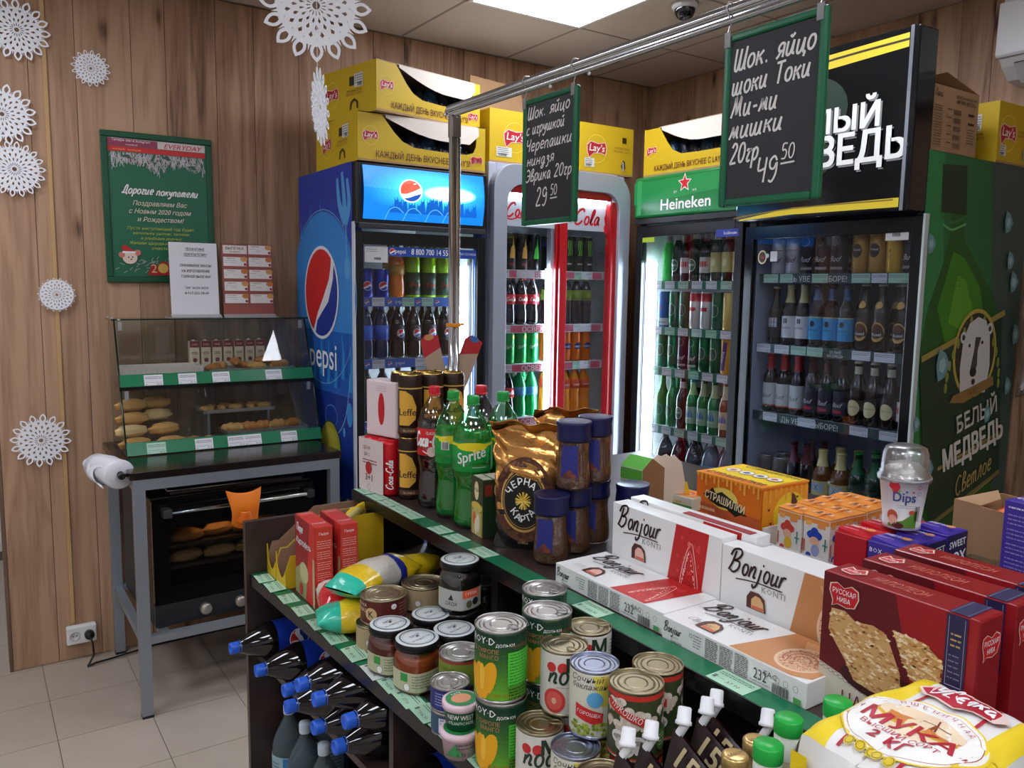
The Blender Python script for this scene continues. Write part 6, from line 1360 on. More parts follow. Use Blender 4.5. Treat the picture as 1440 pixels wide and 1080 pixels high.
def peas(A, r, h):
    A.rect(-2.9*r, .006, 2.9*r, h-.006, (216,214,196)).poly([(-.2*r, h-.006), (2.9*r, h-.006), (2.9*r, h*.4), (.1*r, h*.5)], (226,214,90)).text('Сочный', -r*.45, h*.84, .014, (60,60,60), shear=.3).text('баклажан', -r*.35, h*.74, .012, (60,60,60), shear=.3)
    A.rect(r*.55, h*.74, r*1.5, h*.88, (130,196,50)).rect(r*.5, h*.06, r*1.55, h*.56, (110,190,214)).lines(r*.58, h*.5, r*1.5, 9, .0048, (40,60,90), .0012, 2).rect(r*.55, h*.62, r*1.5, h*.68, (196,180,30)).text('БЕЗ ГМО', r*1.0, h*.63, .006, (60,60,20), bold=.02)
    A.poly([(-r*.9, h*.52), (r*.25, h*.4), (r*.2, h*.2), (-r*.9, h*.32)], (206,46,44)).text('ГОРОШЕК', -r*.35, h*.36, .0075, WHITE, rot=-.15, bold=.02).ell(-.1*r, h*.6, .012, .012, (96,170,214), n=16)
    R = random.Random(3)
    for i in range(46): A.ell(R.uniform(-r*1.1, r*.42), R.uniform(h*.07, h*.24), .0028, .0028, R.choice(((140,160,50), (170,186,70), (116,140,40))), n=8); A.L -= 1
    A.L += 1
def mush(A, r, h):
    A.rect(-2.9*r, .006, 2.9*r, h-.006, (60,70,40)).rect(-2.9*r, h*.88, 2.9*r, h-.005, (196,50,40)).rect(-2.9*r, .005, 2.9*r, h*.07, (196,60,50))
    R = random.Random(8)
    for i in range(40):
        x, z = R.uniform(-1.5*r, 1.7*r), R.uniform(h*.5, h*.84); A.ell(x, z, .0075, .006, R.choice(((226,214,200), (206,190,176), (190,170,150))), n=10); A.ell(x, z-.005, .003, .005, (206,190,170), n=8); A.L -= 2
    A.L += 2
    for x, z in ((-.8*r, h*.34), (-.1*r, h*.3), (-.5*r, h*.18)): A.ell(x, z, .012, .010, (226,222,214)).ell(x, z-.009, .005, .009, (214,206,196)).ell(x, z+.0, .009, .004, (160,150,140))
    A.poly([(-r*1.3, h*.86), (-r*1.3, h*.74), (r*.15, h*.52), (r*.15, h*.64)], (200,50,36)).text('ЛУКОШКО', -r*.56, h*.665, .012, WHITE, bold=.03, rot=-.44, fit=r*1.25)
    A.ell(r*1.0, h*.3, .016, .018, (70,120,50)).lines(r*.75, h*.36, r*1.3, 4, .005, (230,230,210), .0016)
gm = M((168,158,130), .34, metal=1); bm_ = M((166,172,190), .3, metal=1)
H4 = .105
G1 = 'tins on the lower level'
tin('green mango tin under another mango tin, behind the small fish tins', .692, 1.04, ZL+.0005, .042, .118, (16,70,44), 'tab', mango)
tin('green mango tin topmost of its stack, nearest the price rail', .69, 1.042, ZL+.1195, .042, .118, (16,70,44), 'tab', mango)
tin('green mango tin under the middle mango stack', .788, 1.045, ZL+.0005, .041, .118, (16,70,44), 'tab', mango)
tin('green mango tin topmost of the middle mango stack', .785, 1.045, ZL+.1195, .041, .118, (16,70,44), 'tab', mango)
tin('green mango tin under the stack touching the upper deck', .838, .965+.165, ZL+.0005, .040, .118, (16,70,44), 'tab', mango)
tin('green mango tin topmost of the stack touching the upper deck', .84, 1.13-.1, ZL+.1195, .040, .118, (16,70,44), 'tab', mango) if 0 else tin('green mango tin topmost of the stack touching the upper deck', .84, 1.128, ZL+.1195, .040, .118, (16,70,44), 'tab', mango)
tin('white tomato tin standing alone in front of the tomato stack', .705, .952, ZL+.0005, .037, H4, (214,210,200), 'tab', pomato, cap=gm)
tin('white tomato tin at the bottom of the tomato stack', .777, .975, ZL+.0005, .0375, H4, (214,210,200), 'tab', pomato, cap=gm)
tin('white tomato tin on top of the tomato stack, between mango and pea tins', .765, .972, ZL+H4+.001, .0375, H4, (214,210,200), 'tab', pomato, cap=gm)
tin('white tomato tin at the bottom by the upper deck', .842, 1.043, ZL+.0005, .037, H4, (214,210,200), 'tab', pomato, cap=gm)
tin('white tomato tin on top, touching the upper deck', .842, 1.003, ZL+H4+.001, .037, H4, (214,210,200), 'tab', pomato, cap=gm)
tin('blue and yellow pea tin standing single in front', .712, .872, ZL+.0005, .0365, H4, (216,214,196), 'plain', peas, cap=bm_)
tin('blue and yellow pea tin under the raised pea tin', .778, .90, ZL+.0005, .037, H4, (216,214,196), 'plain', peas, cap=bm_)
tin('blue and yellow pea tin raised on another, facing the aisle', .764, .896, ZL+H4+.001, .037, H4, (216,214,196), 'plain', peas, cap=bm_)
tin('mushroom tin low at the picture edge', .70, .795, ZL+.0005, .038, H4, (60,70,40), 'plain', mush, cap=gm)
tin('mushroom tin under the nearer raised mushroom tin', .785, .822, ZL+.0005, .0385, H4, (60,70,40), 'plain', mush, cap=gm)
tin('mushroom tin raised, nearer the white-capped pouches', .777, .818, ZL+H4+.001, .0395, H4, (60,70,40), 'plain', mush, cap=gm)
tin('mushroom tin under the one by the upper deck', .84, .84+.06, ZL+.0005, .037, H4, (60,70,40), 'plain', mush, cap=gm)
tin('mushroom tin raised, touching the upper deck', .843, .842, ZL+H4+.001, .038, H4, (60,70,40), 'plain', mush, cap=gm)
def fish(A, r, h): A.rect(-2.9*r, .004, 2.9*r, h-.004, (36,44,110)).rect(-r*.9, .007, r*.3, h-.007, (46,56,130)).lines(-r*.8, h*.75, r*.2, 5, .005, (190,196,220), .0012).ell(r*.75, h*.55, .010, .008, (190,120,100)).text('W', r*.9, h*.12, .014, WHITE, bold=.03)
def fish2(A, r, h): A.rect(-2.9*r, .004, 2.9*r, h-.004, (50,80,110)).rect(-r*.6, .007, -r*.1, h*.8, (200,214,226)).lines(-r*.5, h*.7, -r*.15, 3, .006, (40,60,110), .002)
tin('blue fish tin at the bottom of the pair in front of the jars', .672, 1.172, ZL+.0005, .034, .042, (50,80,110), 'tab', fish2)
tin('dark blue fish tin with ring pull, upper of the pair in front of the jars', .672, 1.174, ZL+.0435, .034, .044, (36,44,110), 'tab', fish)
def gold1(A, r, h): A.rect(-2.9*r, .004, 2.9*r, h-.004, (120,140,50)).rect(-2.9*r, h*.82, 2.9*r, h-.004, (150,60,50)).text('ПАШТЕТ', -r*.7, h*.55, .008, (40,60,30))
tin('short green tin under the wide tin behind the blue fish tins', .735, 1.235, ZL+.0005, .039, .052, (120,140,50), 'tab', gold1)
tin('wide silver-lidded tin with a green and gold side behind the blue fish tins', .728, 1.232, ZL+.0535, .0405, .052, (120,140,50), 'tab', gold1)
def brown(A, r, h): A.rect(-2.9*r, .004, 2.9*r, h-.004, (92,36,30)).ell(-r*.45, h*.45, .014, .014, (206,180,130)).text('K', -r*.45, h*.33, .02, (60,30,20), bold=.03).text('ГРЕЧКА', -r*1.0, h*.72, .009, (226,214,196), bold=.02).text('ГОВЯД', -r*1.0, h*.5, .01, (226,196,150), bold=.02).ell(r*.55, h*.75, .006, .006, WHITE).text('1,8', r*.55, h*.7, .006, BLACK).lines(r*.8, h*.8, r*1.5, 5, .007, (190,150,140), .0013)
def tan(A, r, h): A.rect(-2.9*r, .004, 2.9*r, h-.004, (176,156,120)).ell(-r*.2, h*.4, .006, .006, WHITE).rect(r*.8, .006, r*1.3, h*.6, (120,120,120))
tin('small tan tin under the brown meat tin beside the yellow packs', .70, 1.548, ZL+.0005, .0405, .055, (110,92,70), 'plain', tan, cap=gm)
tin('wide brown meat tin with gold lid on top of the small tan tin', .722, 1.552, ZL+.0565, .05, .056, (92,36,30), 'plain', brown, cap=gm)
tin('tan tin at the bottom next to the tall black-lidded jar', .828, 1.568, ZL+.0005, .045, .055, (176,156,120), 'plain', tan, cap=gm)
tin('wide tan tin with gold lid beside the tall black-lidded jar', .828, 1.568, ZL+.0565, .049, .055, (176,156,120), 'plain', tan, cap=gm)
def pate(label, x, y, z, r, h, low=False):
    t = thing('pate_tub', label, 'tub', (x, y, z), 0, 'pate tubs in front of the mango tins')
    obj('tub_body', MB().lathe([(0, 0), (r*.86, 0), (r, h*.8)], 28), M((190,160,170) if low else (30,100,60), .35), t)
    obj('snap_lid', MB().lathe([(r, h*.76), (r*1.1, h*.78), (r*1.1, h*.97), (r*1.02, h), (0, h)], 28), M((226,196,206), .3), t)
    A = Art()
    if low: A.poly([(-r*.8, h*.2), (r*.2, h*.2), (-r*.2, h*.7)], (60,140,80)).text('8,33 г', r*.2, h*.2, .009, (60,40,50)).lines(-r*.2, h*.62, r, 2, .006, (80,70,80), .002)
    else: A.text('NEW WEST', 0, h*.5, .011, WHITE, bold=.02, fit=r*1.6).text('ATLANTIC PATE', 0, h*.32, .007, (206,226,206), fit=r*1.5)
    A.build('printed_side', t, cyl(r*.97+.0008, 0, CAMA), cyl=r)
    A = Art().ell(0, 0, r*.9, r*.9, (40,130,70)).ell(0, 0, r*.6, r*.5, (220,150,110)).text('PATE', 0, r*.5, .008, WHITE)
    A.build('printed_lid', t, topf(0, 0, h+.0004)); return t
pate('green and pink tub at the bottom in front of the mango stack', .648, 1.098, ZL+.0005, .031, .045, True)
pate('green tub with pink lid on top of another, before the mango stack', .652, 1.102, ZL+.046, .029, .046)
def jar(label, x, y, z, r, h, fillc, lidc=(206,212,212), lidside=BLACK, labc=(196,196,160), art=None, sq=.35, fill=.72, grp='sauce jars with black and white lids'):
    t = thing('glass_jar', label, 'jar', (x, y, z), .3, grp); hb_ = h*.86
    P = smooth([(r*.8, .002), (r*.93, .006), (r*.95, hb_*.3), (r*.95, hb_*.7), (r*.88, hb_*.86), (r*.8, hb_*.95), (r*.8, hb_)], 2)
    obj('glass_wall', MB().lathe([(0, .002)]+P, 36, sq=sq), clear((206,214,210), .14, .03), t)
    obj('contents', MB().lathe([(0, .004)]+[(a*.95, max(b, .004)) for a, b in P if b < h*fill]+[(r*.85, h*fill), (0, h*fill)], 30, sq=sq), M(fillc, .35, noise=.3, scale=90), t)
    obj('paper_label', MB().lathe([(r*.96, hb_*.12), (r*.962, hb_*.56)], 36, sq=sq), M(labc, .55), t)
    obj('lid_side', MB().lathe([(r*.86, hb_), (r*.99, hb_), (r*.995, hb_+.006), (r*.99, h-.002), (r*.95, h)], 36), M(lidside, .3), t)
    l = obj('lid_top', MB().lathe([(r*.95, h-.0002), (r*.9, h+.0008), (0, h+.0003)], 36), M(lidc, .35), t)
    if lidc != BLACK:
        A = Art().ring(0, 0, r*.8, r*.8, r*.07, (96,106,110), n=36).ring(0, 0, r*.66, r*.66, r*.015, (130,140,140), n=30).text('ДЯДЯ', 0, r*.12, r*.2, (70,76,80)).text('Вкусный год', 0, -r*.3, r*.17, (70,76,80)).poly([(-r*.08, 0), (r*.15, 0), (r*.1, r*.14), (0, r*.06)], (50,54,58))
        A.build('lid_print', l, topf(0, 0, h+.0012))
    if art:
        A = Art(); art(A, r, h)
        def mp(a, b, hh):
            th = CAMA+a/r-.3; k = 1+sq*(1-max(abs(cos(th)), abs(sin(th))))/.2929*.36; R = (r*.966)*k+hh+.0006; return (R*cos(th), R*sin(th), b)
        A.build('printed_label', t, mp, cyl=r)
    return t
def jl(A, r, h): A.rect(-r*1.3, h*.12, r*1.3, h*.47, (190,190,156)).rect(-r*.75, h*.3, -r*.35, h*.46, (60,150,70)).ell(-r*.4, h*.2, .007, .008, WHITE).ring(-r*.4, h*.2, .007, .008, .0008, (90,90,80)).lines(-r*.15, h*.42, r*1.2, 5, .0055, (110,110,90), .0016).bars(r*.5, h*.13, r*.95, h*.2)
jar('sauce jar with red-orange paste and black and white lid, nearest the price rail tags', .691, 1.335, ZL+.0005, .0435, .1, (176,72,24), art=jl)
jar('sauce jar with dark red paste, next to the price rail behind the nearest jar', .678, 1.428, ZL+.0005, .0425, .098, (110,36,22), art=jl)
jar('short jar with white lid behind the two front sauce jars', .775, 1.435, ZL+.0005, .042, .095, (50,30,24), art=None)
jar('jar of brown paste with white lid beside the wide silver tin', .776, 1.34, ZL+.0005, .043, .097, (96,44,22), art=None)
jar('jar with white lid half hidden behind the topmost mango tin', .845, 1.3, ZL+.0005, .041, .097, (60,30,20), art=None)
jar('black-lidded jar supporting the mussels jar', .838, 1.425, ZL+.0005, .042, .095, (24,22,22), lidc=(36,36,38), art=None)
def ml(A, r, h): A.rect(-r*1.2, h*.12, r*1.25, h*.5, (176,176,170)).text('ДЯДЯ', -r*.45, h*.2, .01, (40,40,44), bold=.02).poly([(-r*.6, h*.3), (-r*.3, h*.3), (-r*.4, h*.42)], (40,40,44)).rect(r*.15, h*.34, r*1.2, h*.5, (232,96,56)).text('ГРИБЫ', r*.65, h*.4, .009, WHITE, bold=.02).ell(r*.5, h*.22, .007, .008, (90,90,50)).ell(r*.9, h*.25, .009, .008, (30,26,26))
jar('tall jar of dark mushrooms with white lid raised above the other jars', .838, 1.425, ZL+.0965, .042, .108, (34,28,22), art=ml)
for i, (x, y) in enumerate(((.945, 1.50), (.94, 1.6))): jar(('black-lidded jar in the shade under the upper deck', 'black-lidded jar farther along under the upper deck')[i], x-.0, y, ZL+.0005, .042, .11, (20,18,18), lidc=(30,30,32), labc=(30,30,30), art=None)

# ================================================================ spouted pouches, oil bottles
def pouch(label, x, y, z, rz=0, first=[None], tilt=0):
    if first[0]: return dup(first[0], (x, y, z), 0, label, rot=(tilt, .32, rz))
    t = thing('spout_pouch', label, 'pouch', (x, y, z), group='dark spouted pouches with white caps', rot=(tilt, .32, rz)); first[0] = t
    H_, W_ = .185, .125
    # local: y runs away along the width (spout corner at y = 0, width towards -y), z up, thin in x
    def fn(a, b):
        yy = -W_*a; topz = H_-.012-.045*a; zz = topz*b; bulge = .016*sin(pi*min(1, a*1.0))**.6*(1-b)**.5+.003
        return bulge, yy, zz
    m = MB().sheet(lambda a, b: (-fn(a, b)[0], fn(a, b)[1], fn(a, b)[2]), 10, 10).sheet(lambda a, b: (fn(1-a, b)[0], fn(1-a, b)[1], fn(1-a, b)[2]), 10, 10)
    obj('pouch_film', m, M((38,20,22), .3, coat=.4, bump=.15, scale=25), t)
    A = Art(); gd = (196,178,136); rd = (176,36,40)
    A.text('150', W_*.38, H_*.66, .040, gd, bold=.05, rot=-.3, fit=.058).text('ЛЕТ', W_*.80, H_*.54, .018, gd, bold=.04, rot=-.3)
    A.line([(W_*.05, H_*.2), (W_*.3, H_*.42), (W_*.55, H_*.5), (W_*.7, H_*.3), (W_*.5, H_*.18)], .012, rd).line([(W_*.98, H_*.6), (W_*.75, H_*.42), (W_*.6, H_*.2)], .012, rd).poly([(0, 0), (W_, 0), (W_, H_*.22), (W_*.5, H_*.12), (0, H_*.26)], rd)
    def mp(u, v, h):
        a = min(max(u/W_, 0), 1); b = min(max(v/(H_-.012-.045*a), 0), 1); return (-fn(a, b)[0]-h-.0006, -u, v)
    # finer print mesh follows the bulge
    A2 = Art(); A2.sh = A.sh; A2.mats = A.mats; A2.build('printed_side', t, mp, cyl=.02, lift=.0004)
    tr = radians(20); sx0, sz0 = .004, H_-.008
    obj('spout', MB().lathe([(.006, -.01), (.006, .012)], 14), M((226,226,226), .4), t, (0, -.012, sz0), (tr, 0, 0))
    cp_ = obj('spout_cap', MB().lathe([(.0085, .004), (.0115, .005), (.0112, .009), (.0098, .010), (.0092, .026), (.0078, .0275), (0, .0275)], 18), M((232,232,234), .4), t, (0, -.012, sz0), (-tr*.6, 0, 0))
    return t
zp = ZL+.012
for x, y, lb in ((.675, .742, 'dark 150 pouch with white cap in the frontmost row, by the mushroom tins'), (.712, .738, 'dark 150 pouch with white cap, second behind the frontmost'), (.775, .74, 'dark 150 pouch, third in the row, cap near the raised mushroom tins'), (.822, .742, 'dark 150 pouch, fourth in the row with its lettering in view'), (.850, .75, 'dark 150 pouch against the upper deck'), (.868, .675, 'dark 150 pouch nearest the gold-capped bottles')):
    pouch(lb, x-.05, y, zp, 0)
def oilb(label, x, y, H0, gold):
    t = thing('oil_bottle', label, 'bottle', (x, y, ZL+.0005), .4, 'capped bottles in front of the flour bag'); h, r = (.2, .024) if gold else (H0, .029)
    P = smooth([(r*.9, 0), (r, .006), (r, h*.45), (r*.9, h*.62), (.5*r, h*.82), (.45*r, h*.9)], 2)
    obj('bottle_body', MB().lathe([(0, 0)]+P, 24), M((196,176,120) if gold else (206,200,160), .1, trans=.5, ior=1.3), t)
    if gold:
        obj('screw_cap', MB().lathe([(.0155, h-.018), (.0168, h-.017), (.0168, h-.003), (.0155, h-.001), (.012, h), (0, h)], 30), M((206,172,110), .28, metal=.6), t)
        A = Art().text('Масло', 0, -.003, .008, (110,80,40), rot=-.5).build('cap_stamp', t, topf(0, 0, h+.0003))
    else:
        m = MB().lathe([(.0168, h-.019), (.0172, h-.018), (.0170, h-.002), (.0155, h), (0, h)], 36)
        obj('ribbed_cap', m, M((30,164,62), .35), t)
        rb_ = MB()
        for i in range(36): a = 2*pi*i/36; rb_.box(.0163*cos(a)-.0004, .0163*cos(a)+.0004+.0004*cos(a), .0163*sin(a)-.0004, .0163*sin(a)+.0004, h-.018, h-.004)
        obj('cap_ribs', rb_, M((22,140,50), .35), t)
        obj('neck_band', MB().lathe([(.0158, h-.05), (.0162, h-.049), (.0162, h-.020), (.0158, h-.0195)], 24), M((214,220,206), .4), t)
        A = Art().hand('ол', .0, h-.04, .012, (40,90,60), .1); A.build('neck_print', t, cyl(.0164, 0, CAMA), cyl=.016)
oilb('gold-capped bottle beside the pouches, nearer the price rail', .765, .625, 0, True)
oilb('gold-capped bottle just behind the front green cap', .815, .634, 0, True)
oilb('front green-capped bottle at the lower picture edge', .733, .553, .26, False)
oilb('green-capped bottle at the corner of the flour bag', .798, .575, .262, False)
oilb('green-capped bottle half hidden between the flour bag and cake box', .853, .547, .28, False)
# ================================================================ goods on the upper deck
Z0 = ZU+.0006
def shrink(label, x, y, z, rz, group='shrink-wrapped soda can packs'):
    t = thing('can_pack', label, 'can pack', (x, y, z), rz, group); r, h = .033, .155
    for i, (px, py) in enumerate(((0, 0), (.067, 0), (0, .067), (.067, .067))):
        c = obj('drink_can', MB().lathe([(0, .002), (r*.85, 0), (r, .008), (r, h-.012), (r*.88, h), (0, h-.003)], 24), M((206,24,34), .3, metal=.2), t, (px, py, 0))
        A = Art(); A.hand('Coca-Cola', 0, 0, .019, WHITE, .15, .2, rot=pi/2, sx=.9); A.sh = [([(a+.008, b+.02) for a, b in vs], fs, m, L) for vs, fs, m, L in A.sh]
        A.build('white_script', c, cyl(r+.0006, 0, CAMA), cyl=r)
    A = Art()
    wr = MB().box(-.034, -.0335, -.02, .10, .004, h-.004).box(-.034, .101, .1, .1008, .004, h-.004)
    obj('pack_wrap', wr, M((216,200,196), .35), t)
    A.text('ЦЕНА', .04, h*.78, .014, (120,40,40)).text('ЗА 2', .04, h*.66, .014, (60,40,40)).text('3+1', .05, h*.22, .026, (60,40,40), bold=.02).ell(.05, h*.45, .016, .018, (176,40,44)).lines(.02, h*.58, .09, 2, .008, (120,60,60), .003).ring(.05, h*.1, .008, .008, .001, (120,80,80))
    A.build('printed_wrap', t, flat((-.0341, .1, 0), (0, -1, 0), (0, 0, 1)), lift=.0004)
    return t
p0 = shrink('shrink-wrapped pack of red soda cans at the bottom by the shelf end', .952, 2.005, Z0, .15)
def spack(label, x, y, z, rz):
    t = thing('can_pack', label, 'can pack', (x, y, z), rz, 'shrink-wrapped soda can packs'); r, h = .033, .155
    obj('pack_wrap', MB().prism([(-.033, -.028), (-.024, -.033), (.024, -.033), (.033, -.028), (.033, .09), (.024, .1), (-.024, .1), (-.033, .09)], 0, h), M((222,204,204), .32, bump=.12, scale=30), t, bevel=.004)
    A = Art().ell(.0, h*.5, .013, .045, (186,30,40)).lines(-.02, h*.9, .02, 3, .006, (190,160,160), .0016)
    A.build('printed_wrap', t, flat((-.0335, .03, 0), (0, -1, 0), (0, 0, 1)))
    return t
spack('pale wrapped soda can pack standing on the red one', .985, 2.02, Z0+.156, .3)
def leffe(t):
    h, r = .168, .0325
    can_parts(t, h, r, (50,34,26), None, M((206,170,90), .25, metal=1), 28)
    A = Art().rect(-2.9*r, h*.78, 2.9*r, h*.8, (206,170,90)).poly([(-.03, h*.2), (.0, h*.2), (.018, h*.3), (.02, h*.5), (.008, h*.68), (-.01, h*.75), (-.03, h*.75)], (222,168,60)).text('Leffe', -.005, h*.36, .026, (40,26,20), bold=.02).rect(-.03, h*.08, .03, h*.16, (90,64,50)).text('BLONDE', 0, h*.1, .008, (222,190,130))
    A.build('printed_label', t, cyl(r+.0004, 0, CAMA), cyl=r)
c0 = None
for k, (lv) in enumerate((0, 1)):
    for i in range(3):
        for j in range(2):
            x = .985+.066*i+.01*j; y = 1.945-.0*i+.066*j
            wh = '%s from the aisle, %s row, %s layer' % (('nearest', 'middle', 'farthest')[i], ('front', 'rear')[j], ('lower', 'upper')[lv])
            lb = 'brown and gold beer can, '+wh
            if c0 is None: c0 = thing('beer_can', lb, 'can', (x, y, Z0+.169*lv), .0, 'brown and gold beer cans stacked two high'); leffe(c0)
            else: dup(c0, (x, y, Z0+.169*lv), .3*i, lb)
petgreen = clear((110,230,140), .10, .03); petclear = clear((206,214,208), .10, .03)
def bigpet(name, label, x, y, h, r, kind, rz=0):
    t = thing(name, label, 'bottle', (x, y, Z0), rz, 'big soda bottles on the upper deck'); W_ = .93
    P = smooth([(r*.62, .004), (r*.86, .0), (r*.97, .012), (r*.97, h*.1), (r*.9, h*.2), (r*.84, h*.3), (r*.9, h*.36), (r, h*.42), (r, h*.66), (r*.97, h*.7), (r*.8, h*.79), (r*.5, h*.87), (r*.3, h*.91), (r*.28, h*.945)], 3)
    body = [(0, .008)]+P
    if kind == 'coke':
        obj('bottle_shell', MB().lathe(body, 32), clear((190,170,160), .10, .03), t)
        obj('drink', MB().lathe([(0, .009)]+[(a*.97, max(b, .009)) for a, b in P if b < h*.72]+[(r*.86, h*.725), (0, h*.725)], 32), M((26,12,10), .08, spec=.8), t)
        obj('label_band', MB().lathe([(r*1.0, h*.44), (r*1.008, h*.442), (r*1.008, h*.66), (r*1.0, h*.662)], 32), M((206,26,34), .35), t)
        A = Art().text('CLASSIC', -.006, h*.615, .011, WHITE, fit=.03).hand('Coca-Cola', -.058, h*.52, .036, WHITE, .15, .2, fit=.1).rect(-.09, h*.625, -.05, h*.64, (196,20,30)).ell(-.005, h*.475, .012, .013, (226,200,190)).line([(-.03, h*.48), (-.01, h*.455), (.025, h*.46)], .003, WHITE)
        A.build('printed_label', t, cyl(r*1.009+.0004, 0, CAMA), cyl=r); cc = (206,30,44)
    else:
        obj('bottle_shell', MB().lathe(body, 32), petgreen, t)
        lq = M((6,150,48), .07, spec=.8, trans=.3, ior=1.2)
        obj('drink', MB().lathe([(0, .009)]+[(a*.97, max(b, .009)) for a, b in P if b < h*.72]+[(r*.86, h*.725), (0, h*.725)], 32), lq, t)
        for k in range(5):
            a = 2*pi*k/5; obj('base_lobe', MB().blob((r*.55*cos(a), r*.55*sin(a), .016), (r*.38, r*.38, .014), 10, 6), lq, t)
        obj('label_band', MB().lathe([(r*1.0, h*.44), (r*1.008, h*.442), (r*1.008, h*.66), (r*1.0, h*.662)], 32), M((18,150,64), .35), t)
        A = Art()
        A.rect(-2.9*r, h*.635, 2.9*r, h*.652, (226,206,30)).ell(.0, h*.632, .04, .010, (226,206,30))
        if kind == 'sprite': A.text('Sprite', -.0, h*.53, .036, (236,240,236), bold=.03, shear=.25, rot=.28, fit=.074).ell(.006, h*.61, .006, .007, (236,210,40)).rect(.0, h*.475, .035, h*.479, (210,230,210)).rect(.052, h*.45, .08, h*.64, (70,160,90)).lines(.054, h*.62, .078, 9, .005, (190,220,190), .001)
        else: A.rect(-.03, h*.55, -.008, h*.62, (206,214,206)).bars(-.027, h*.555, -.011, h*.61, (40,40,40)).text('Sprite', .05, h*.5, .036, (236,240,236), bold=.03, shear=.25, rot=.28, fit=.07).text('1,5 л', -.02, h*.64, .006, WHITE)
        A.build('printed_label', t, cyl(r*1.009+.0004, 0, CAMA), cyl=r); cc = (30,150,62)
    obj('screw_cap', MB().lathe([(r*.33, h*.945), (r*.335, h*.988), (r*.31, h), (0, h)], 28), M(cc, .4), t)
    obj('cap_ring', MB().lathe([(r*.28, h*.925), (r*.36, h*.928), (r*.36, h*.938), (r*.3, h*.942)], 28), M(cc, .4), t)
bigpet('cola_bottle', 'big cola bottle with red cap and red label in front of the beer cans', 1.005, 1.845, .315, .044, 'coke')
bigpet('cola_bottle', 'cola bottle whose red cap shows behind the green lemonade bottles', 1.12, 1.80, .315, .044, 'coke')
bigpet('lemonade_bottle', 'green lemonade bottle between the cola bottle and the front lemonade bottle', 1.0, 1.738, .315, .045, 'plain')
bigpet('lemonade_bottle', 'front green lemonade bottle with its name facing the aisle', .995, 1.637, .315, .0465, 'sprite')
bigpet('lemonade_bottle', 'green lemonade bottle at the back beside the tea box', 1.10, 1.665, .315, .045, 'plain', .35)
# tea box
t = thing('tea_box', 'green and gold tea box between the lemonade bottle and the coffee bag', 'box', (.958, 1.528, Z0), -.12); w, l, h = .048, .062, .135
obj('box_body', MB().box(0, w+.02, 0, l, 0, h), M((34,56,34), .3), t, bevel=.001)
A = Art().rect(0, 0, l, h, (150,130,60)).rect(0, h*.55, l, h, (60,64,40)).ell(l*.5, h*.5, l*.45, h*.08, (206,180,80)).poly([(l*.1, 0), (l*.9, 0), (l*.9, h*.4), (l*.5, h*.48), (l*.1, h*.4)], (190,176,110)).ell(l*.3, h*.28, .008, .016, (206,90,50)).ell(l*.62, h*.22, .008, .022, (226,216,190)).ell(l*.45, h*.15, .007, .02, (226,216,190)).ell(l*.5, h*.78, .012, .022, (222,206,160)).text('Чай', l*.5, h*.76, .014, (70,60,30))
A.build('printed_front', t, flat((-.0004, l, 0), (0, -1, 0), (0, 0, 1)))
A = Art().rect(w*.1, h*.72, w*.5, h*.92, (140,50,36)).ell(w*.85, h*.82, .013, .02, (222,190,130)).rect(w*.85, h*.15, w*1.2, h*.6, (150,160,140)).lines(w*.88, h*.55, w*1.18, 8, .006, (60,70,60), .0012)
A.build('printed_side', t, front(0, -.0004, 0))
A = Art().rect(.003, .003, w+.017, l-.003, (196,190,170)).rect(w*.5, .0, w*.62, l, (60,90,50)).text('ЧАЙ', w*.3, l*.4, .014, (90,110,70)); A.build('printed_top', t, topf(0, 0, h+.0004))
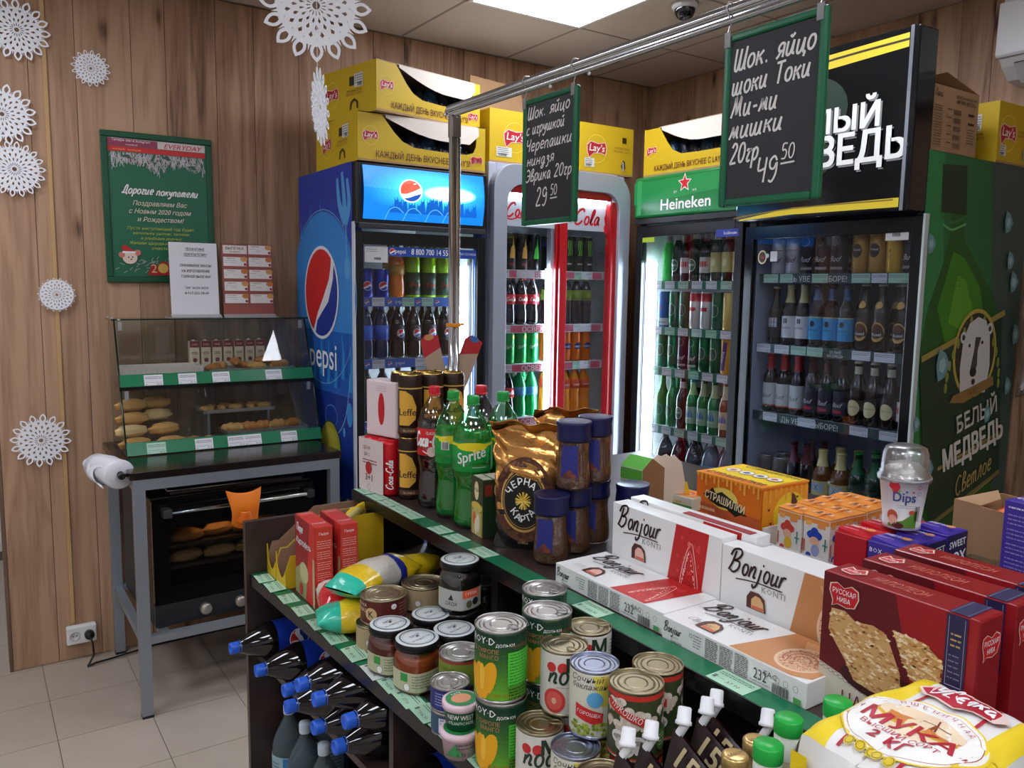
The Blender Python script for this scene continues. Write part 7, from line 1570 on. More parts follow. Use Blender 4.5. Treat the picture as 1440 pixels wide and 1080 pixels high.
# coffee bags
def coffee(label, x, y, rz, H_, W_, D_, face=True):
    t = thing('coffee_bag', label, 'bag', (x, y, Z0), rz, 'gold foil coffee bags')
    foil = M((206,150,84), .22, metal=.85, bump=.5, scale=16); blk_ = M((16,15,16), .25, coat=.3, bump=.2, scale=20)
    def S(a, b, side):
        th = 2*pi*a; f = b; pin = 1-.92*max(0, (b-.62)/.38)**1.3; wid = W_/2*(1+.16*max(0, (b-.6)/.4)-.08*sin(pi*b)); dep = D_/2*pin*(1+.1*sin(pi*b))
        c, s_ = cos(th), sin(th); sq_ = (abs(c)**.55)*(1 if c > 0 else -1); ss = (abs(s_)**.7)*(1 if s_ > 0 else -1)
        wr_ = .006*sin(5*th+9*b)*min(1, b*3)*pin+.004*sin(11*b*3+3*th)
        return (wid*sq_+wr_*.6, dep*ss+wr_*(1 if pin > .1 else .5), H_*b+.008*sin(6*a*pi)*(b > .9)*(b-.9)*10)
    obj('foil_body', MB().sheet(lambda a, b: S(a, .34+.66*b, 0), 48, 26), foil, t)
    obj('black_base', MB().sheet(lambda a, b: S(a, .34*b, 0), 48, 10).sheet(lambda a, b: (S(a, 0, 0)[0]*b, S(a, 0, 0)[1]*b, .001), 48, 2), blk_, t)
    obj('top_crimp', MB().sheet(lambda a, b: ((a-.5)*W_*1.2, .012*sin(7*a)-.03*b*b, H_*.985+.022*b-.004*sin(15*a)), 20, 3), foil, t, solid=.0015)
    A = Art(); ez = H_*.43; rx, rz_ = W_*.43, H_*.34
    if face:
        A.ell(0, ez, rx*1.05, rz_*1.05, (90,50,30), n=40)
        R = random.Random(2)
        for i in range(90):
            a = R.uniform(0, 2*pi); k = R.uniform(.8, 1); A.ell(rx*k*cos(a), ez+rz_*k*sin(a), .004, .0028, R.choice(((60,30,20), (120,70,44), (80,44,28))), n=8); A.L -= 1
        A.L += 1
        A.ell(0, ez, rx*.8, rz_*.8, (196,150,80), n=40).ell(0, ez, rx*.74, rz_*.74, (40,30,22), n=40).ring(0, ez, rx*.7, rz_*.7, .001, (206,170,100), n=40).ell(0, ez, rx*.62, rz_*.62, (18,16,16), n=40)
        for s_, k in (('ЧЕРНАЯ', 1), ('КАРТА', -1)):
            n = len(s_)
            for i, ch in enumerate(s_):
                a = radians(150-120*i/(n-1)) if k == 1 else radians(215+110*i/(n-1))
                A.text(ch, rx*.47*cos(a), ez+rz_*.47*sin(a)-.006, .021, WHITE, bold=.04, rot=(a-pi/2 if k == 1 else a+pi/2-2*pi)*.85); A.L -= 1
        A.L += 1
        for i in range(30):
            a = R.uniform(0, 2*pi); A.line([(0, ez), (rx*.27*cos(a), ez+rz_*.22*sin(a))], .0022, R.choice(((226,190,60), (206,160,40), (240,214,110))), k=1); A.L -= 1
        A.L += 1
        A.text('coffee', -.0, H_*.06, .01, (190,160,110), shear=.3)
    else: A.ell(0, ez*1.6, rx*.5, rz_*.3, (222,130,50))
    def mp(u, v, h):
        b = min(max(v/H_, 0), 1); pin = 1-.92*max(0, (b-.62)/.38)**1.3; k = min(1, abs(u)/(W_/2)); c = k
        th = math.acos(max(-1, min(1, (abs(u)/(W_/2*(1+.0)))**(1/.55)))); dep = D_/2*pin*(1+.1*sin(pi*b))*max(0, sin(th))**.7
        return (u, -dep-h-.0055, v)
    A.build('printed_face', t, mp, cyl=.05, lift=.0004)
    return t
coffee('gold and black foil coffee bag with a round emblem beside the tea box', 1.025, 1.44, -.62-.25, .262, .150, .085)
coffee('second gold foil coffee bag standing behind the first one', 1.17, 1.50, -.5, .275, .13, .075, False)
# instant coffee jars
def cjar(t):
    h, r = .146, .0375
    P = smooth([(r*.85, .002), (r*.98, .008), (r, .03), (r*.93, .06), (r*.88, .09), (r*.92, .103)], 3)
    obj('glass_wall', MB().lathe([(0, .002)]+P, 32), clear((214,208,200), .12, .03), t)
    obj('granules', MB().lathe([(0, .005)]+[(a*.95, max(b, .005)) for a, b in P]+[(0, .102)], 28), M((112,72,42), .8, noise=.8, scale=240, bump=.6), t)
    obj('blue_lid', MB().lathe([(r*.9, .104), (r*.99, .106), (r*1.0, .112), (r*.955, .13), (r*1.02, .142), (r*1.0, h), (r*.9, h-.001), (0, h-.003)], 36), M((20,25,72), .3), t)
    def rof(b):
        for (a0, b0), (a1, b1) in zip(P, P[1:]):
            if b0 <= b <= b1: return a0+(a1-a0)*(b-b0)/(b1-b0)
        return r*.92
    A = Art().rect(-.034, .030, .004, .098, (36,42,116)).rect(-.028, .078, -.004, .096, (24,30,84)).text('Tchibo', -.016, .080, .007, (206,206,226)).ell(-.016, .09, .003, .003, (206,190,130), n=10).text('Exclusive', -.015, .06, .009, (190,190,220), shear=.2).ell(-.014, .04, .006, .008, (110,50,30), n=12).ell(-.022, .034, .006, .006, (90,40,26), n=12).ell(-.006, .034, .006, .005, (120,60,34), n=12)
    A.build('printed_label', t, cyl(r, 0, CAMA-.1, r_of=rof), cyl=r, lift=.0006)
spots = [(.998, 1.322, 0, 'lower layer nearest the aisle'), (1.083, 1.352, 0, 'lower layer, middle'), (1.165, 1.385, 0, 'lower layer, farthest back'), (1.205, 1.30, 0, 'lower layer, behind the white boxes'), (1.062, 1.333, 1, 'upper layer nearest the aisle'), (1.145, 1.362, 1, 'upper layer, farther back')]
c0 = None
for x, y, lv, wh in spots:
    lb = 'instant coffee jar with blue lid, '+wh
    if c0 is None: c0 = thing('coffee_jar', lb, 'jar', (x, y, Z0), 0, 'instant coffee jars with blue lids'); cjar(c0)
    else: dup(c0, (x, y, Z0+.1465*lv), .15*lv, lb)
# chocolate boxes
CH = (232,232,230)
def choc(label, loc, L, W, Hh, kind, mode, rot=0):
    """mode 'flat': lying, L along -y (towards the viewer's right), W deep; 'up': standing, W = height"""
    t = thing('chocolate_box', label, 'box', loc, rot, 'white chocolate boxes')
    w2 = MB()
    if mode == 'flat': w2.box(0, W, -L, 0, 0, Hh)
    else: w2.box(0, Hh, -L, 0, 0, W)
    obj('carton_body', w2, M(CH, .28, coat=.2), t, bevel=.0012)
    big, edge = (flat((0, 0, Hh+.0003), (0, -1, 0), (1, 0, 0)), flat((-.0003, 0, 0), (0, -1, 0), (0, 0, 1))) if mode == 'flat' else (flat((-.0003, 0, 0), (0, -1, 0), (0, 0, 1)), None)
    A = Art(); k = W/.14; dkb = (44,22,26)
    a0, a1, b0, b1 = .62, .86, .57, .96
    red = (186,34,34) if kind == 'berry' else (196,134,84)
    if kind == 'berry':
        A.poly([(L*a0, W*.99), (L*.9, W*.99), (L*.84, W*.01), (L*b0-.01, W*.01)], red)
        R = random.Random(4)
        for i in range(26): A.ell(L*R.uniform(.63, .84), W*R.uniform(.06, .9), .003, .004, (206,60,56), n=8); A.L -= 1
        A.L += 1
        A.line([(L*.66, W*.1), (L*.68, W*.4), (L*.72, W*.68), (L*.76, W*.8), (L*.79, W*.6), (L*.82, W*.3), (L*.82, W*.1)], .0016, (236,180,170)).line([(L*.67, W*.08), (L*.70, W*.42), (L*.745, W*.7), (L*.79, W*.45), (L*.80, W*.1)], .0012, (226,150,140)).ell(L*.74, W*.78, .004, .006, (226,110,100))
        for i in range(50):
            a = R.uniform(0, 1); A.ell(L*(.66+.16*a), W*(.1+.6*(1-abs(a-.5)*2)+R.uniform(-.04, .04)), .0014, .002, (240,190,180), n=6); A.L -= 1
        A.L += 1
    else:
        A.poly([(L*.60, W*.99), (L*.99, W*.99), (L*.99, W*.12), (L*.9, W*.01), (L*b0-.02, W*.01)], red)
        A.poly([(L*.7, W*.9), (L*.97, W*.95), (L*.97, W*.75), (L*.75, W*.7)], (214,160,110))
        A.ell(L*.83, W*.42, L*.135, W*.34, (226,196,160), n=30).ell(L*.83, W*.42, L*.12, W*.3, (214,170,130), n=30)
        R = random.Random(5)
        for i in range(240):
            a = R.uniform(0, 2*pi); q = R.uniform(0, 1)**.5; A.ell(L*.83+L*.115*q*cos(a), W*.42+W*.29*q*sin(a), .0014, .0012, R.choice(((150,70,40), (176,90,50), (236,214,190))), n=6); A.L -= 1
        A.L += 1
        for q in (.35, .62, .85): A.line([(L*.83+L*.115*q*cos(a), W*.42+W*.27*q*sin(a)) for a in [i*.35 for i in range(12)]], .0022, (176,100,60))
    sz = .050*k; up_ = mode == 'up'; V = (lambda q: (.24+.76*q)*W) if up_ else (lambda q: q*W)
    A.hand('Bonjour', L*.06, V(.60), sz*(.8 if up_ else .92), dkb, .1, .28, fit=L*.42)
    A.line([(L*.12, V(.5)), (L*.26, V(.55)), (L*.46, V(.555))], .002, dkb)
    A.text('KONTI', L*.40, V(.43), .015*k, (130,124,124), space=1.1)
    B_ = lambda pts: [(L*(.03+x*.9), V(y*1.05)) for x, y in pts]
    A.poly(B_([(.2, .1), (.2, .27), (.23, .37), (.30, .37), (.345, .3), (.36, .1)]), (84,40,34)).poly(B_([(.24, .11), (.24, .25), (.27, .32), (.31, .31), (.335, .24), (.345, .11)]), (226,176,160) if kind == 'berry' else (214,170,116)).poly(B_([(.245, .115), (.245, .16), (.34, .16), (.34, .115)]), (206,100,70))
    if kind != 'berry' and mode == 'flat': A.hand('Classic', L*.12, W*.18, .014, (90,90,90), .07, .3)
    elif mode == 'flat': A.lines(L*.1, W*.24, L*.2, 3, .005, (150,150,150), .001)
    A.build('printed_front', t, big)
    if edge:
        A = Art(); A.hand('Bonjour', L*.015, Hh*.4, Hh*.42, dkb, .09, .28, sx=.66).text('KONTI', L*.1, Hh*.2, Hh*.14, (140,140,140)).text('Классик' if kind != 'berry' else 'Клубника', L*.12, Hh*.05, Hh*.16, (120,120,120)).ring(L*.23, Hh*.7, .0035, .0035, .0008, (110,110,110)).lines(L*.25, Hh*.75, L*.31, 5, Hh*.12, (120,120,120), Hh*.04)
        for i in range(3): A.lines(L*(.34+.105*i), Hh*.85, L*(.43+.105*i), 11, Hh*.075, (130,130,130), Hh*.045, i)
        A.text('232', L*.72, Hh*.28, Hh*.6, (60,60,60), sx=.7).text('EAC', L*.785, Hh*.55, Hh*.32, (80,80,80)).ring(L*.83, Hh*.6, Hh*.1, Hh*.12, .0006, (110,110,110)).ring(L*.88, Hh*.6, Hh*.11, Hh*.13, .0006, (110,110,110)).ring(L*.94, Hh*.6, Hh*.11, Hh*.13, .0006, (110,110,110)).bars(L*.80, Hh*.08, L*.9, Hh*.45, (60,60,60)).lines(L*.66, Hh*.18, L*.79, 1, .005, (100,100,100), .001).rect(L*.93, Hh*.08, L*.975, Hh*.3, (90,160,90))
        A.build('printed_edge', t, edge)
    return t
choc('white chocolate box with strawberry print lying flat by the coffee jars', (.936, 1.222, Z0), .296, .128, .038, 'berry', 'flat', -.0)
choc('white chocolate box with dessert print lying flat beside the layered cake box', (.930, .922, Z0), .278, .128, .038, 'dessert', 'flat', .0)
choc('white chocolate box with strawberry print standing upright behind the flat ones', (1.068, 1.208, Z0), .284, .145, .04, 'berry', 'up')
choc('white chocolate box with dessert print standing upright next to the strawberry one', (1.068, .922, Z0), .278, .137, .04, 'dessert', 'up')
choc('white chocolate box standing in the second row, only its top edge and red stripe showing', (1.112, 1.205, Z0), .32, .150, .036, 'berry', 'up')
choc('white chocolate box standing in the second row behind the dessert one', (1.112, .880, Z0), .24, .132, .036, 'dessert', 'up')
tag(obj('red_card_strip', MB().box(1.112, 1.13, .90, 1.06, Z0+.1505, Z0+.1515), M((150,30,40), .5)), 'thin red strip on the upright chocolate box of the second row', 'strip')
# layered cake boxes
def cake(label, x, y0=.657, W_=.057):
    t = thing('cake_box', label, 'box', (x, y0, Z0), 0, 'red layered cake boxes'); L, H_ = .21, .188
    obj('carton_body', MB().box(0, W_, -L, 0, 0, H_), M((140,20,28), .3, coat=.15), t, bevel=.0025)
    A = Art(); A.rect(.001, .001, L-.001, H_-.001, (96,18,26)).poly([(L*.72, 0), (L-.001, 0), (L-.001, H_-.001), (L*.5, H_-.001)], (150,22,30)); cr_ = (206,198,180)
    A.poly([(.001, .001), (L*.7, .001), (L*.6, H_*.16), (.001, H_*.31)], cr_)
    for i in range(16): A.ring(L*.02+i*L*.037, H_*(.285-.0095*i), .004, .003, .0008, (110,100,90), n=10); A.L -= 1
    A.L += 1
    R = random.Random(7)
    c1 = [(L*.075, H_*.74), (L*.17, H_*.75), (L*.25, H_*.7), (L*.37, H_*.72), (L*.46, H_*.69), (L*.5, H_*.6), (L*.56, H_*.46), (L*.57, H_*.36), (L*.585, H_*.29), (L*.54, H_*.235), (L*.37, H_*.245), (L*.26, H_*.27), (L*.2, H_*.38), (L*.11, H_*.5), (L*.06, H_*.58)]
    c2 = [(L*.5, H_*.74), (L*.6, H_*.74), (L*.7, H_*.73), (L*.81, H_*.65), (L*.8, H_*.5), (L*.86, H_*.46), (L*.83, H_*.42), (L*.7, H_*.42), (L*.62, H_*.47), (L*.56, H_*.58)]
    def inside(p, q):
        c = False; j = len(q)-1
        for i in range(len(q)):
            if (q[i][1] > p[1]) != (q[j][1] > p[1]) and p[0] < (q[j][0]-q[i][0])*(p[1]-q[i][1])/(q[j][1]-q[i][1])+q[i][0]: c = not c
            j = i
        return c
    A.ell(L*.52, H_*.3, L*.36, H_*.12, (60,14,18))
    for q, base in ((c1, (206,160,104)), (c2, (200,158,96))):
        A.poly(q, base); xs = [p[0] for p in q]; ys = [p[1] for p in q]
        for i in range(420):
            p = (R.uniform(min(xs), max(xs)), R.uniform(min(ys), max(ys)))
            if inside(p, q):
                c = R.choice(((232,202,156), (190,134,78), (240,218,180), (206,152,92), (224,184,130), (172,112,62))); l = R.uniform(.0015, .005); a = R.uniform(-.5, .5)
                A.poly([(p[0]-l, p[1]-l*.3*cos(a)), (p[0]-l*.3, p[1]+l*.5), (p[0]+l, p[1]+l*.3*sin(a*3)), (p[0]+l*.4, p[1]-l*.5)], c); A.L -= 1
        A.L += 1
    A.poly([(L*.68, H_*.34), (L*.71, H_*.35), (L*.7, H_*.32)], (214,170,110)).poly([(L*.74, H_*.37), (L*.8, H_*.39), (L*.8, H_*.35), (L*.75, H_*.345)], (214,170,110)).ell(L*.83, H_*.25, L*.07, H_*.05, (206,166,120))
    def heart(cx_, cz_, s): 
        pts = [(cx_-s, cz_+s*.2), (cx_-s*.95, cz_+s*.65), (cx_-s*.5, cz_+s*.8), (cx_-.0, cz_+s*.55), (cx_+s*.5, cz_+s*.8), (cx_+s*.95, cz_+s*.6), (cx_+s, cz_+s*.1), (cx_+s*.75, cz_-s*.5), (cx_+s*.2, cz_-s*.65), (cx_-s*.4, cz_-s*.55), (cx_-s*.8, cz_-s*.75), (cx_-s*.75, cz_-s*.4)]
        A.poly([(cx_+(p[0]-cx_)*1.08, cz_+(p[1]-cz_)*1.08) for p in pts], (226,196,176)).poly(pts, (190,30,40)).text('РУССКАЯ', cx_, cz_+s*.12, s*.48, WHITE, bold=.03, fit=s*1.65).text('НИВА', cx_, cz_-s*.38, s*.46, WHITE, bold=.03, fit=s*.95)
    heart(L*.16, H_*.85, .021)
    A.poly([(L*.82, H_*.5), (L*.94, H_*.5), (L*.94, H_-.001), (L*.82, H_-.001)], (40,36,76)).rect(L*.833, H_*.52, L*.835, H_*.98, (176,170,190)).rect(L*.925, H_*.52, L*.927, H_*.98, (176,170,190)).rect(L*.833, H_*.52, L*.927, H_*.525, (176,170,190)).lines(L*.85, H_*.86, L*.91, 3, .007, (176,150,90), .0022).lines(L*.845, H_*.72, L*.915, 5, .007, (120,116,150), .0016)
    A.text('НАПОЛЕОН', L*.5, H_*.05, .03, (110,26,34), fit=L*.62)
    A.build('printed_front', t, flat((-.0004, 0, 0), (0, -1, 0), (0, 0, 1)))
    A = Art(); A.rect(L*.82, .001, L*.94, W_-.001, (40,36,76)).rect(L*.833, .001, L*.835, W_-.001, (176,170,190)).rect(L*.925, .001, L*.927, W_-.001, (176,170,190)).text('НАПОЛЕОН', L*.46, W_*.3, .026, (206,110,90), fit=L*.36, shear=.1)
    A.poly([(L*.06, W_*.35), (L*.08, W_*.75), (L*.13, W_*.6), (L*.18, W_*.8), (L*.22, W_*.5), (L*.16, W_*.2), (L*.08, W_*.25)], (226,196,176)).poly([(L*.07, W_*.38), (L*.085, W_*.68), (L*.13, W_*.54), (L*.175, W_*.72), (L*.21, W_*.5), (L*.155, W_*.26), (L*.085, W_*.3)], (190,36,44)).text('НИВА', L*.135, W_*.38, .009, WHITE, bold=.02)
    A.build('printed_top', t, flat((0, 0, H_+.0003), (0, -1, 0), (1, 0, 0)))
    A = Art(); heart(W_*.5, H_*.8, .02); A.build('printed_end', t, flat((0, -L-.0004, 0), (1, 0, 0), (0, 0, 1)))
    return t
cake('front red layered cake box with pastry slices on its face', .972)
cake('middle red layered cake box of three', 1.062)
cake('rear red layered cake box of three', 1.142)
# ---------------------------------------------------------------- scary-sweets box
t = thing('candy_display_box', 'orange and yellow candy box with black bat lettering behind the white boxes', 'box', (1.472, 1.36, Z0), -.03); L, W_, H_ = .20, .16, .132
obj('carton_body', MB().box(0, W_, -L, 0, 0, H_-.004), M((226,116,36), .35), t, bevel=.001)
obj('box_lid', MB().box(-.0015, W_+.0015, -L-.0015, .0015, H_-.004, H_), M((236,150,40), .35), t)
A = Art().rect(0, 0, L, H_*.45, (196,90,50)).ell(L*.45, H_*.62, L*.22, H_*.2, (236,206,100))
A.poly([(L*.12, H_*.62), (L*.2, H_*.66), (L*.27, H_*.78), (L*.33, H_*.68), (L*.42, H_*.74), (L*.52, H_*.68), (L*.66, H_*.6), (L*.82, H_*.42), (L*.72, H_*.42), (L*.64, H_*.36), (L*.5, H_*.46), (L*.36, H_*.46), (L*.24, H_*.52), (L*.2, H_*.56)], (34,26,20)).text('СТРАШИЛКИ', L*.46, H_*.51, .026, (240,226,190), bold=.03, fit=L*.62, rot=-.12)
for i in range(15): A.line([(L*i/15+.006, H_), (L*i/15+.006, H_*(.93-.07*(i*7 % 3)))], .006, (240,170,70), k=1); A.L -= 1
A.L += 1
A.lines(.008, H_*.33, L*.32, 1, .01, (240,190,150), .007).lines(.008, H_*.22, L*.9, 2, .013, (240,190,150), .0055)
A.build('printed_front', t, flat((-.0018, 0, 0), (0, -1, 0), (0, 0, 1)))
A = Art().rect(.002, .002, W_-.002, H_*.93, (236,150,30)).ell(W_*.6, H_*.45, W_*.35, H_*.4, (244,206,40))
for x, z in ((.2, .35), (.25, .12), (.75, .75), (.15, .6)): A.poly([(W_*x-.008, H_*z+.004), (W_*x-.003, H_*z), (W_*x, H_*z+.003), (W_*x+.003, H_*z), (W_*x+.008, H_*z+.004), (W_*x, H_*z-.005)], (60,30,20))
A.poly([(W_*.45, H_*.1), (W_*.9, H_*.1), (W_*.95, H_*.35), (W_*.8, H_*.55), (W_*.7, H_*.78), (W_*.62, H_*.85), (W_*.62, H_*.62), (W_*.5, H_*.4)], (96,44,26)).ell(W_*.72, H_*.3, .017, .022, (226,150,120)).ell(W_*.72, H_*.3, .011, .015, (40,20,20))
for i in range(9): A.line([(W_*i/9+.008, H_*.95), (W_*i/9+.008, H_*(.86-.07*(i*5 % 3)))], .006, (236,166,60), k=1); A.L -= 1
A.build('printed_end', t, flat((0, -L-.0018, 0), (1, 0, 0), (0, 0, 1)))
A = Art().rect(.004, .004, L-.004, W_-.004, (240,206,40)).rect(.004, .004, L-.004, W_*.2, (236,140,50)).text('СТРАШИЛКИ', L*.5, W_*.08, .03, (40,26,16), bold=.04, fit=L*.85).text('СТРАШИЛКИ', L*.55, W_*.84, .024, (90,110,40), bold=.03, fit=L*.8)
for i, c in enumerate(((206,90,50), (50,60,120), (90,80,50), (206,90,50))): A.ell(L*(.2+.21*i), W_*.52, .019, .019, (150,120,40)).ell(L*(.2+.21*i), W_*.52, .0175, .0175, WHITE).ell(L*(.2+.21*i), W_*.52, .009, .009, c)
A.build('printed_lid', t, flat((0, 0, H_+.0003), (0, -1, 0), (1, 0, 0)))
# small orange-topped gift boxes in a white tray
tr = thing('display_tray', 'low white cardboard tray holding the orange-topped gift boxes', 'tray', (1.44, 1.135, Z0))
wt = M((222,218,214), .5)
for b in ((0, .003, -.18, 0, .022), (.257, .26, -.18, 0, .045), (.003, .257, -.003, 0, .05), (.003, .257, -.18, -.177, .03)): obj('tray_wall', MB().box(b[0], b[1], b[2], b[3], 0, b[4]), wt, tr)
obj('tray_floor', MB().box(0, .26, -.18, 0, 0, .001), M((190,160,130), .7), tr)
hues = [((206,70,60), (226,180,50)), ((40,70,170), (150,160,200)), ((230,130,60), (60,140,150)), ((120,80,160), (226,180,60))]
def gift(label, x, y, k, z=Z0+.0012):
    t = thing('gift_box', label, 'box', (x, y, z), .06*(k % 3-1), 'small orange-topped gift boxes'); s, H_ = .062, .106
    obj('carton_body', MB().box(0, s, -s, 0, 0, H_-.004), M((226,222,214), .4), t, bevel=.001)
    obj('top_flaps', MB().box(0, s, -s, 0, H_-.004, H_-.001).hull8([(0, -s*.5, H_-.001), (s*.5, -s*.5, H_-.001), (s*.5, 0, H_-.001), (0, 0, H_-.001), (0, -s*.5, H_), (s*.5, -s*.5, H_+.004), (s*.5, 0, H_+.004), (0, 0, H_)]), M((232,146,60), .4), t)
    a, b = hues[k % 4]
    def pic(A):
        A.rect(.001, H_*.86, s-.001, H_*.95, (232,146,60)).rect(s*.08, H_*.8, s*.3, H_*.9, (236,170,90)).rect(s*.55, H_*.78, s*.85, H_*.88, (236,150,80))
        A.ell(s*.45, H_*.62, s*.3, H_*.1, a).ell(s*.45, H_*.68, s*.15, H_*.1, a).ell(s*.45, H_*.5, s*.18, H_*.09, (226,180,150)).ell(s*.5, H_*.32, s*.16, H_*.12, b).ell(s*.25, H_*.2, s*.1, H_*.06, a).rect(s*.85, H_*.35, s*.9, H_*.6, (60,130,110)).rect(s*.78, H_*.45, s*.97, H_*.48, (60,130,110)).rect(s*.05, H_*.25, s*.1, H_*.5, (190,70,50))
    A = Art(); pic(A); A.build('printed_front', t, flat((-.0004, 0, 0), (0, -1, 0), (0, 0, 1)))
    A = Art(); pic(A); A.build('printed_side', t, flat((0, -s-.0004, 0), (1, 0, 0), (0, 0, 1)))
    A = Art()
    for i in range(5): A.rect(s*(.15+.17*i), s*.2, s*(.22+.17*i), s*.4+.006*(i % 2), ((236,206,170), (60,70,110))[i % 2])
    A.build('printed_top', t, flat((0, 0, H_+.0045), (0, -1, 0), (1, 0, 0)))
n = 0
for i in range(4):
    for j in range(2):
        gift('white gift box with orange flap top, %s from the candy box, %s row back' % (ORD[j], ORD[i]), 1.448+.063*i, 1.10-.066*j, n); n += 1
# red and purple sweet boxes
def sweet(label, x, y, lx, ly, h, red, z=Z0, rz=0):
    c = (176,26,36) if red else (66,50,150); t = thing('sweet_box', label, 'box', (x, y, z), rz, 'red and purple sweet boxes')
    obj('carton_body', MB().box(0, lx, -ly, 0, 0, h-.002), M(c, .35), t, bevel=.001)
    obj('top_flap', MB().hull8([(.004, -ly+.004, h-.002), (lx-.004, -ly+.004, h-.002), (lx-.004, -.004, h-.002), (.004, -.004, h-.002), (.004, -ly+.004, h-.001), (lx-.004, -ly+.004, h-.001), (lx*.7, -.004, h+.004), (.004, -.004, h+.006)]), M(tuple(min(255, int(v*1.12)) for v in c), .35), t)
    A = Art()
    if red: A.rect(ly*.05, .0, ly*.8, h*.22, (214,190,180)).lines(ly*.1, h*.18, ly*.7, 2, .007, (110,40,50), .002)
    else: A.text('BOX', ly*.25, h*.82, .012, WHITE, bold=.03).ell(ly*.5, h*.4, ly*.42, h*.28, (196,206,206)).ell(ly*.45, h*.32, ly*.22, h*.2, (226,150,190)).text('toys', ly*.5, h*.6, .018, (226,236,236), bold=.03)
    A.build('printed_front', t, flat((-.0004, 0, 0), (0, -1, 0), (0, 0, 1)))
    A = Art()
    if not red:
        A.rect(.002, .002, lx-.002, h-.004, (34,30,76)); k = lx/.08
        A.text('SWEET', lx*.5, h*.76, .021*k, WHITE, bold=.03, fit=lx*.8, rot=.06).text('BOX', lx*.5, h*.48, .036*k, WHITE, bold=.04, fit=lx*.85, rot=.06).text('ПАРТИ', lx*.5, h*.22, .02, WHITE, bold=.03, fit=lx*.8, rot=.06)
    else: A.text('СЛАДКАЯ', lx*.5, h*.6, .014, WHITE).text('КОРОБОЧКА', lx*.5, h*.45, .014, WHITE)
    A.build('printed_end', t, flat((0, -ly-.0004, 0), (1, 0, 0), (0, 0, 1)))
    A = Art().text('SWEET BOX', ly*.45, lx*.45, .014, WHITE, bold=.02, fit=ly*.6).ell(ly*.78, lx*.5, .009, .008, (226,150,90)).lines(ly*.1, lx*.2, ly*.6, 1, .006, (226,200,210), .002)
    A.build('printed_top', t, flat((0, 0, h+.0064), (0, -1, 0), (1, 0, 0)))
sweet('red sweet box at the front of the cluster beside the gift boxes', 1.365, .905, .072, .066, .118, True)
sweet('red sweet box second in its row under the dessert cup', 1.439, .905, .07, .066, .118, True)
sweet('red sweet box farthest back behind the dessert cup', 1.511, .905, .07, .066, .118, True)
sweet('purple sweet box nearest the red cake boxes', 1.367, .837, .08, .066, .118, False)
sweet('purple sweet box in the middle of its row', 1.449, .837, .07, .066, .114, False)
sweet('purple sweet box at the far end beside the cardboard box of oranges', 1.521, .837, .074, .066, .118, False)
# dessert cup with domed lid
t = thing('dessert_cup', 'white dips dessert cup with clear domed lid standing on the sweet boxes', 'cup', (1.475, .838, Z0+.1255))
h, r0, r1 = .098, .034, .043
obj('cup_body', MB().lathe([(0, .003), (r0*.9, .003), (r0*.92, 0), (r0, .001), (r0*1.01, .012), (r0*.98, .013), (r1, h-.004), (r1*1.05, h-.003), (r1*1.05, h), (r1, h)], 40), M((222,220,220), .35), t)
obj('dome_lid', MB().lathe([(r1*1.1, h-.006), (r1*1.12, h+.002), (r1*1.04, h+.006), (r1*1.0, h+.01), (r1*.93, h+.045), (r1*.84, h+.056), (r1*.6, h+.061), (0, h+.062)], 40), clear((222,226,226), .26, .28), t)
obj('foil_seal', MB().blob((0, 0, h+.004), (r1*.96, r1*.96, .026), 20, 12, 0, .22, 3, 7), M((196,190,184), .3, metal=.6, bump=.5, scale=60), t)
A = Art().poly([(-.028, h*.86), (-.026, h*.95), (-.018, h*.93), (-.01, h*.96), (-.006, h*.86), (-.013, h*.74), (-.018, h*.68), (-.018, h*.76)], (206,40,56)).text('Dips', .002, h*.58, .026, (70,76,130), bold=.04, fit=.042)
for i, (c, x) in enumerate((((190,80,60), -.019), ((110,170,60), -.0075), ((50,90,190), .0055), ((206,90,60), .017))): A.ell(x, h*.78, .0022, .0022, c, n=10)
A.poly([(-.03, 0.006), (.03, .006), (.03, h*.42), (.0, h*.2), (-.03, h*.12)], (96,140,50)).ell(-.02, h*.28, .011, .012, (196,90,60)).ell(-.019, h*.2, .009, .01, (230,180,150)).ell(-.008, h*.1, .012, .006, (90,40,30)).ell(.018, h*.38, .006, .004, (206,80,60)).bars(.024, h*.2, .034, h*.5).ring(.028, h*.75, .004, .004, .0008, (120,120,120)).ring(.028, h*.87, .004, .004, .0008, (190,60,60)).lines(-.01, h*.5, .025, 2, .004, (150,150,160), .001)
A.build('printed_cup', t, cyl(r1, 0, -2.6, r_of=lambda b: r0+(r1-r0)*b/h+.0004), cyl=r1)
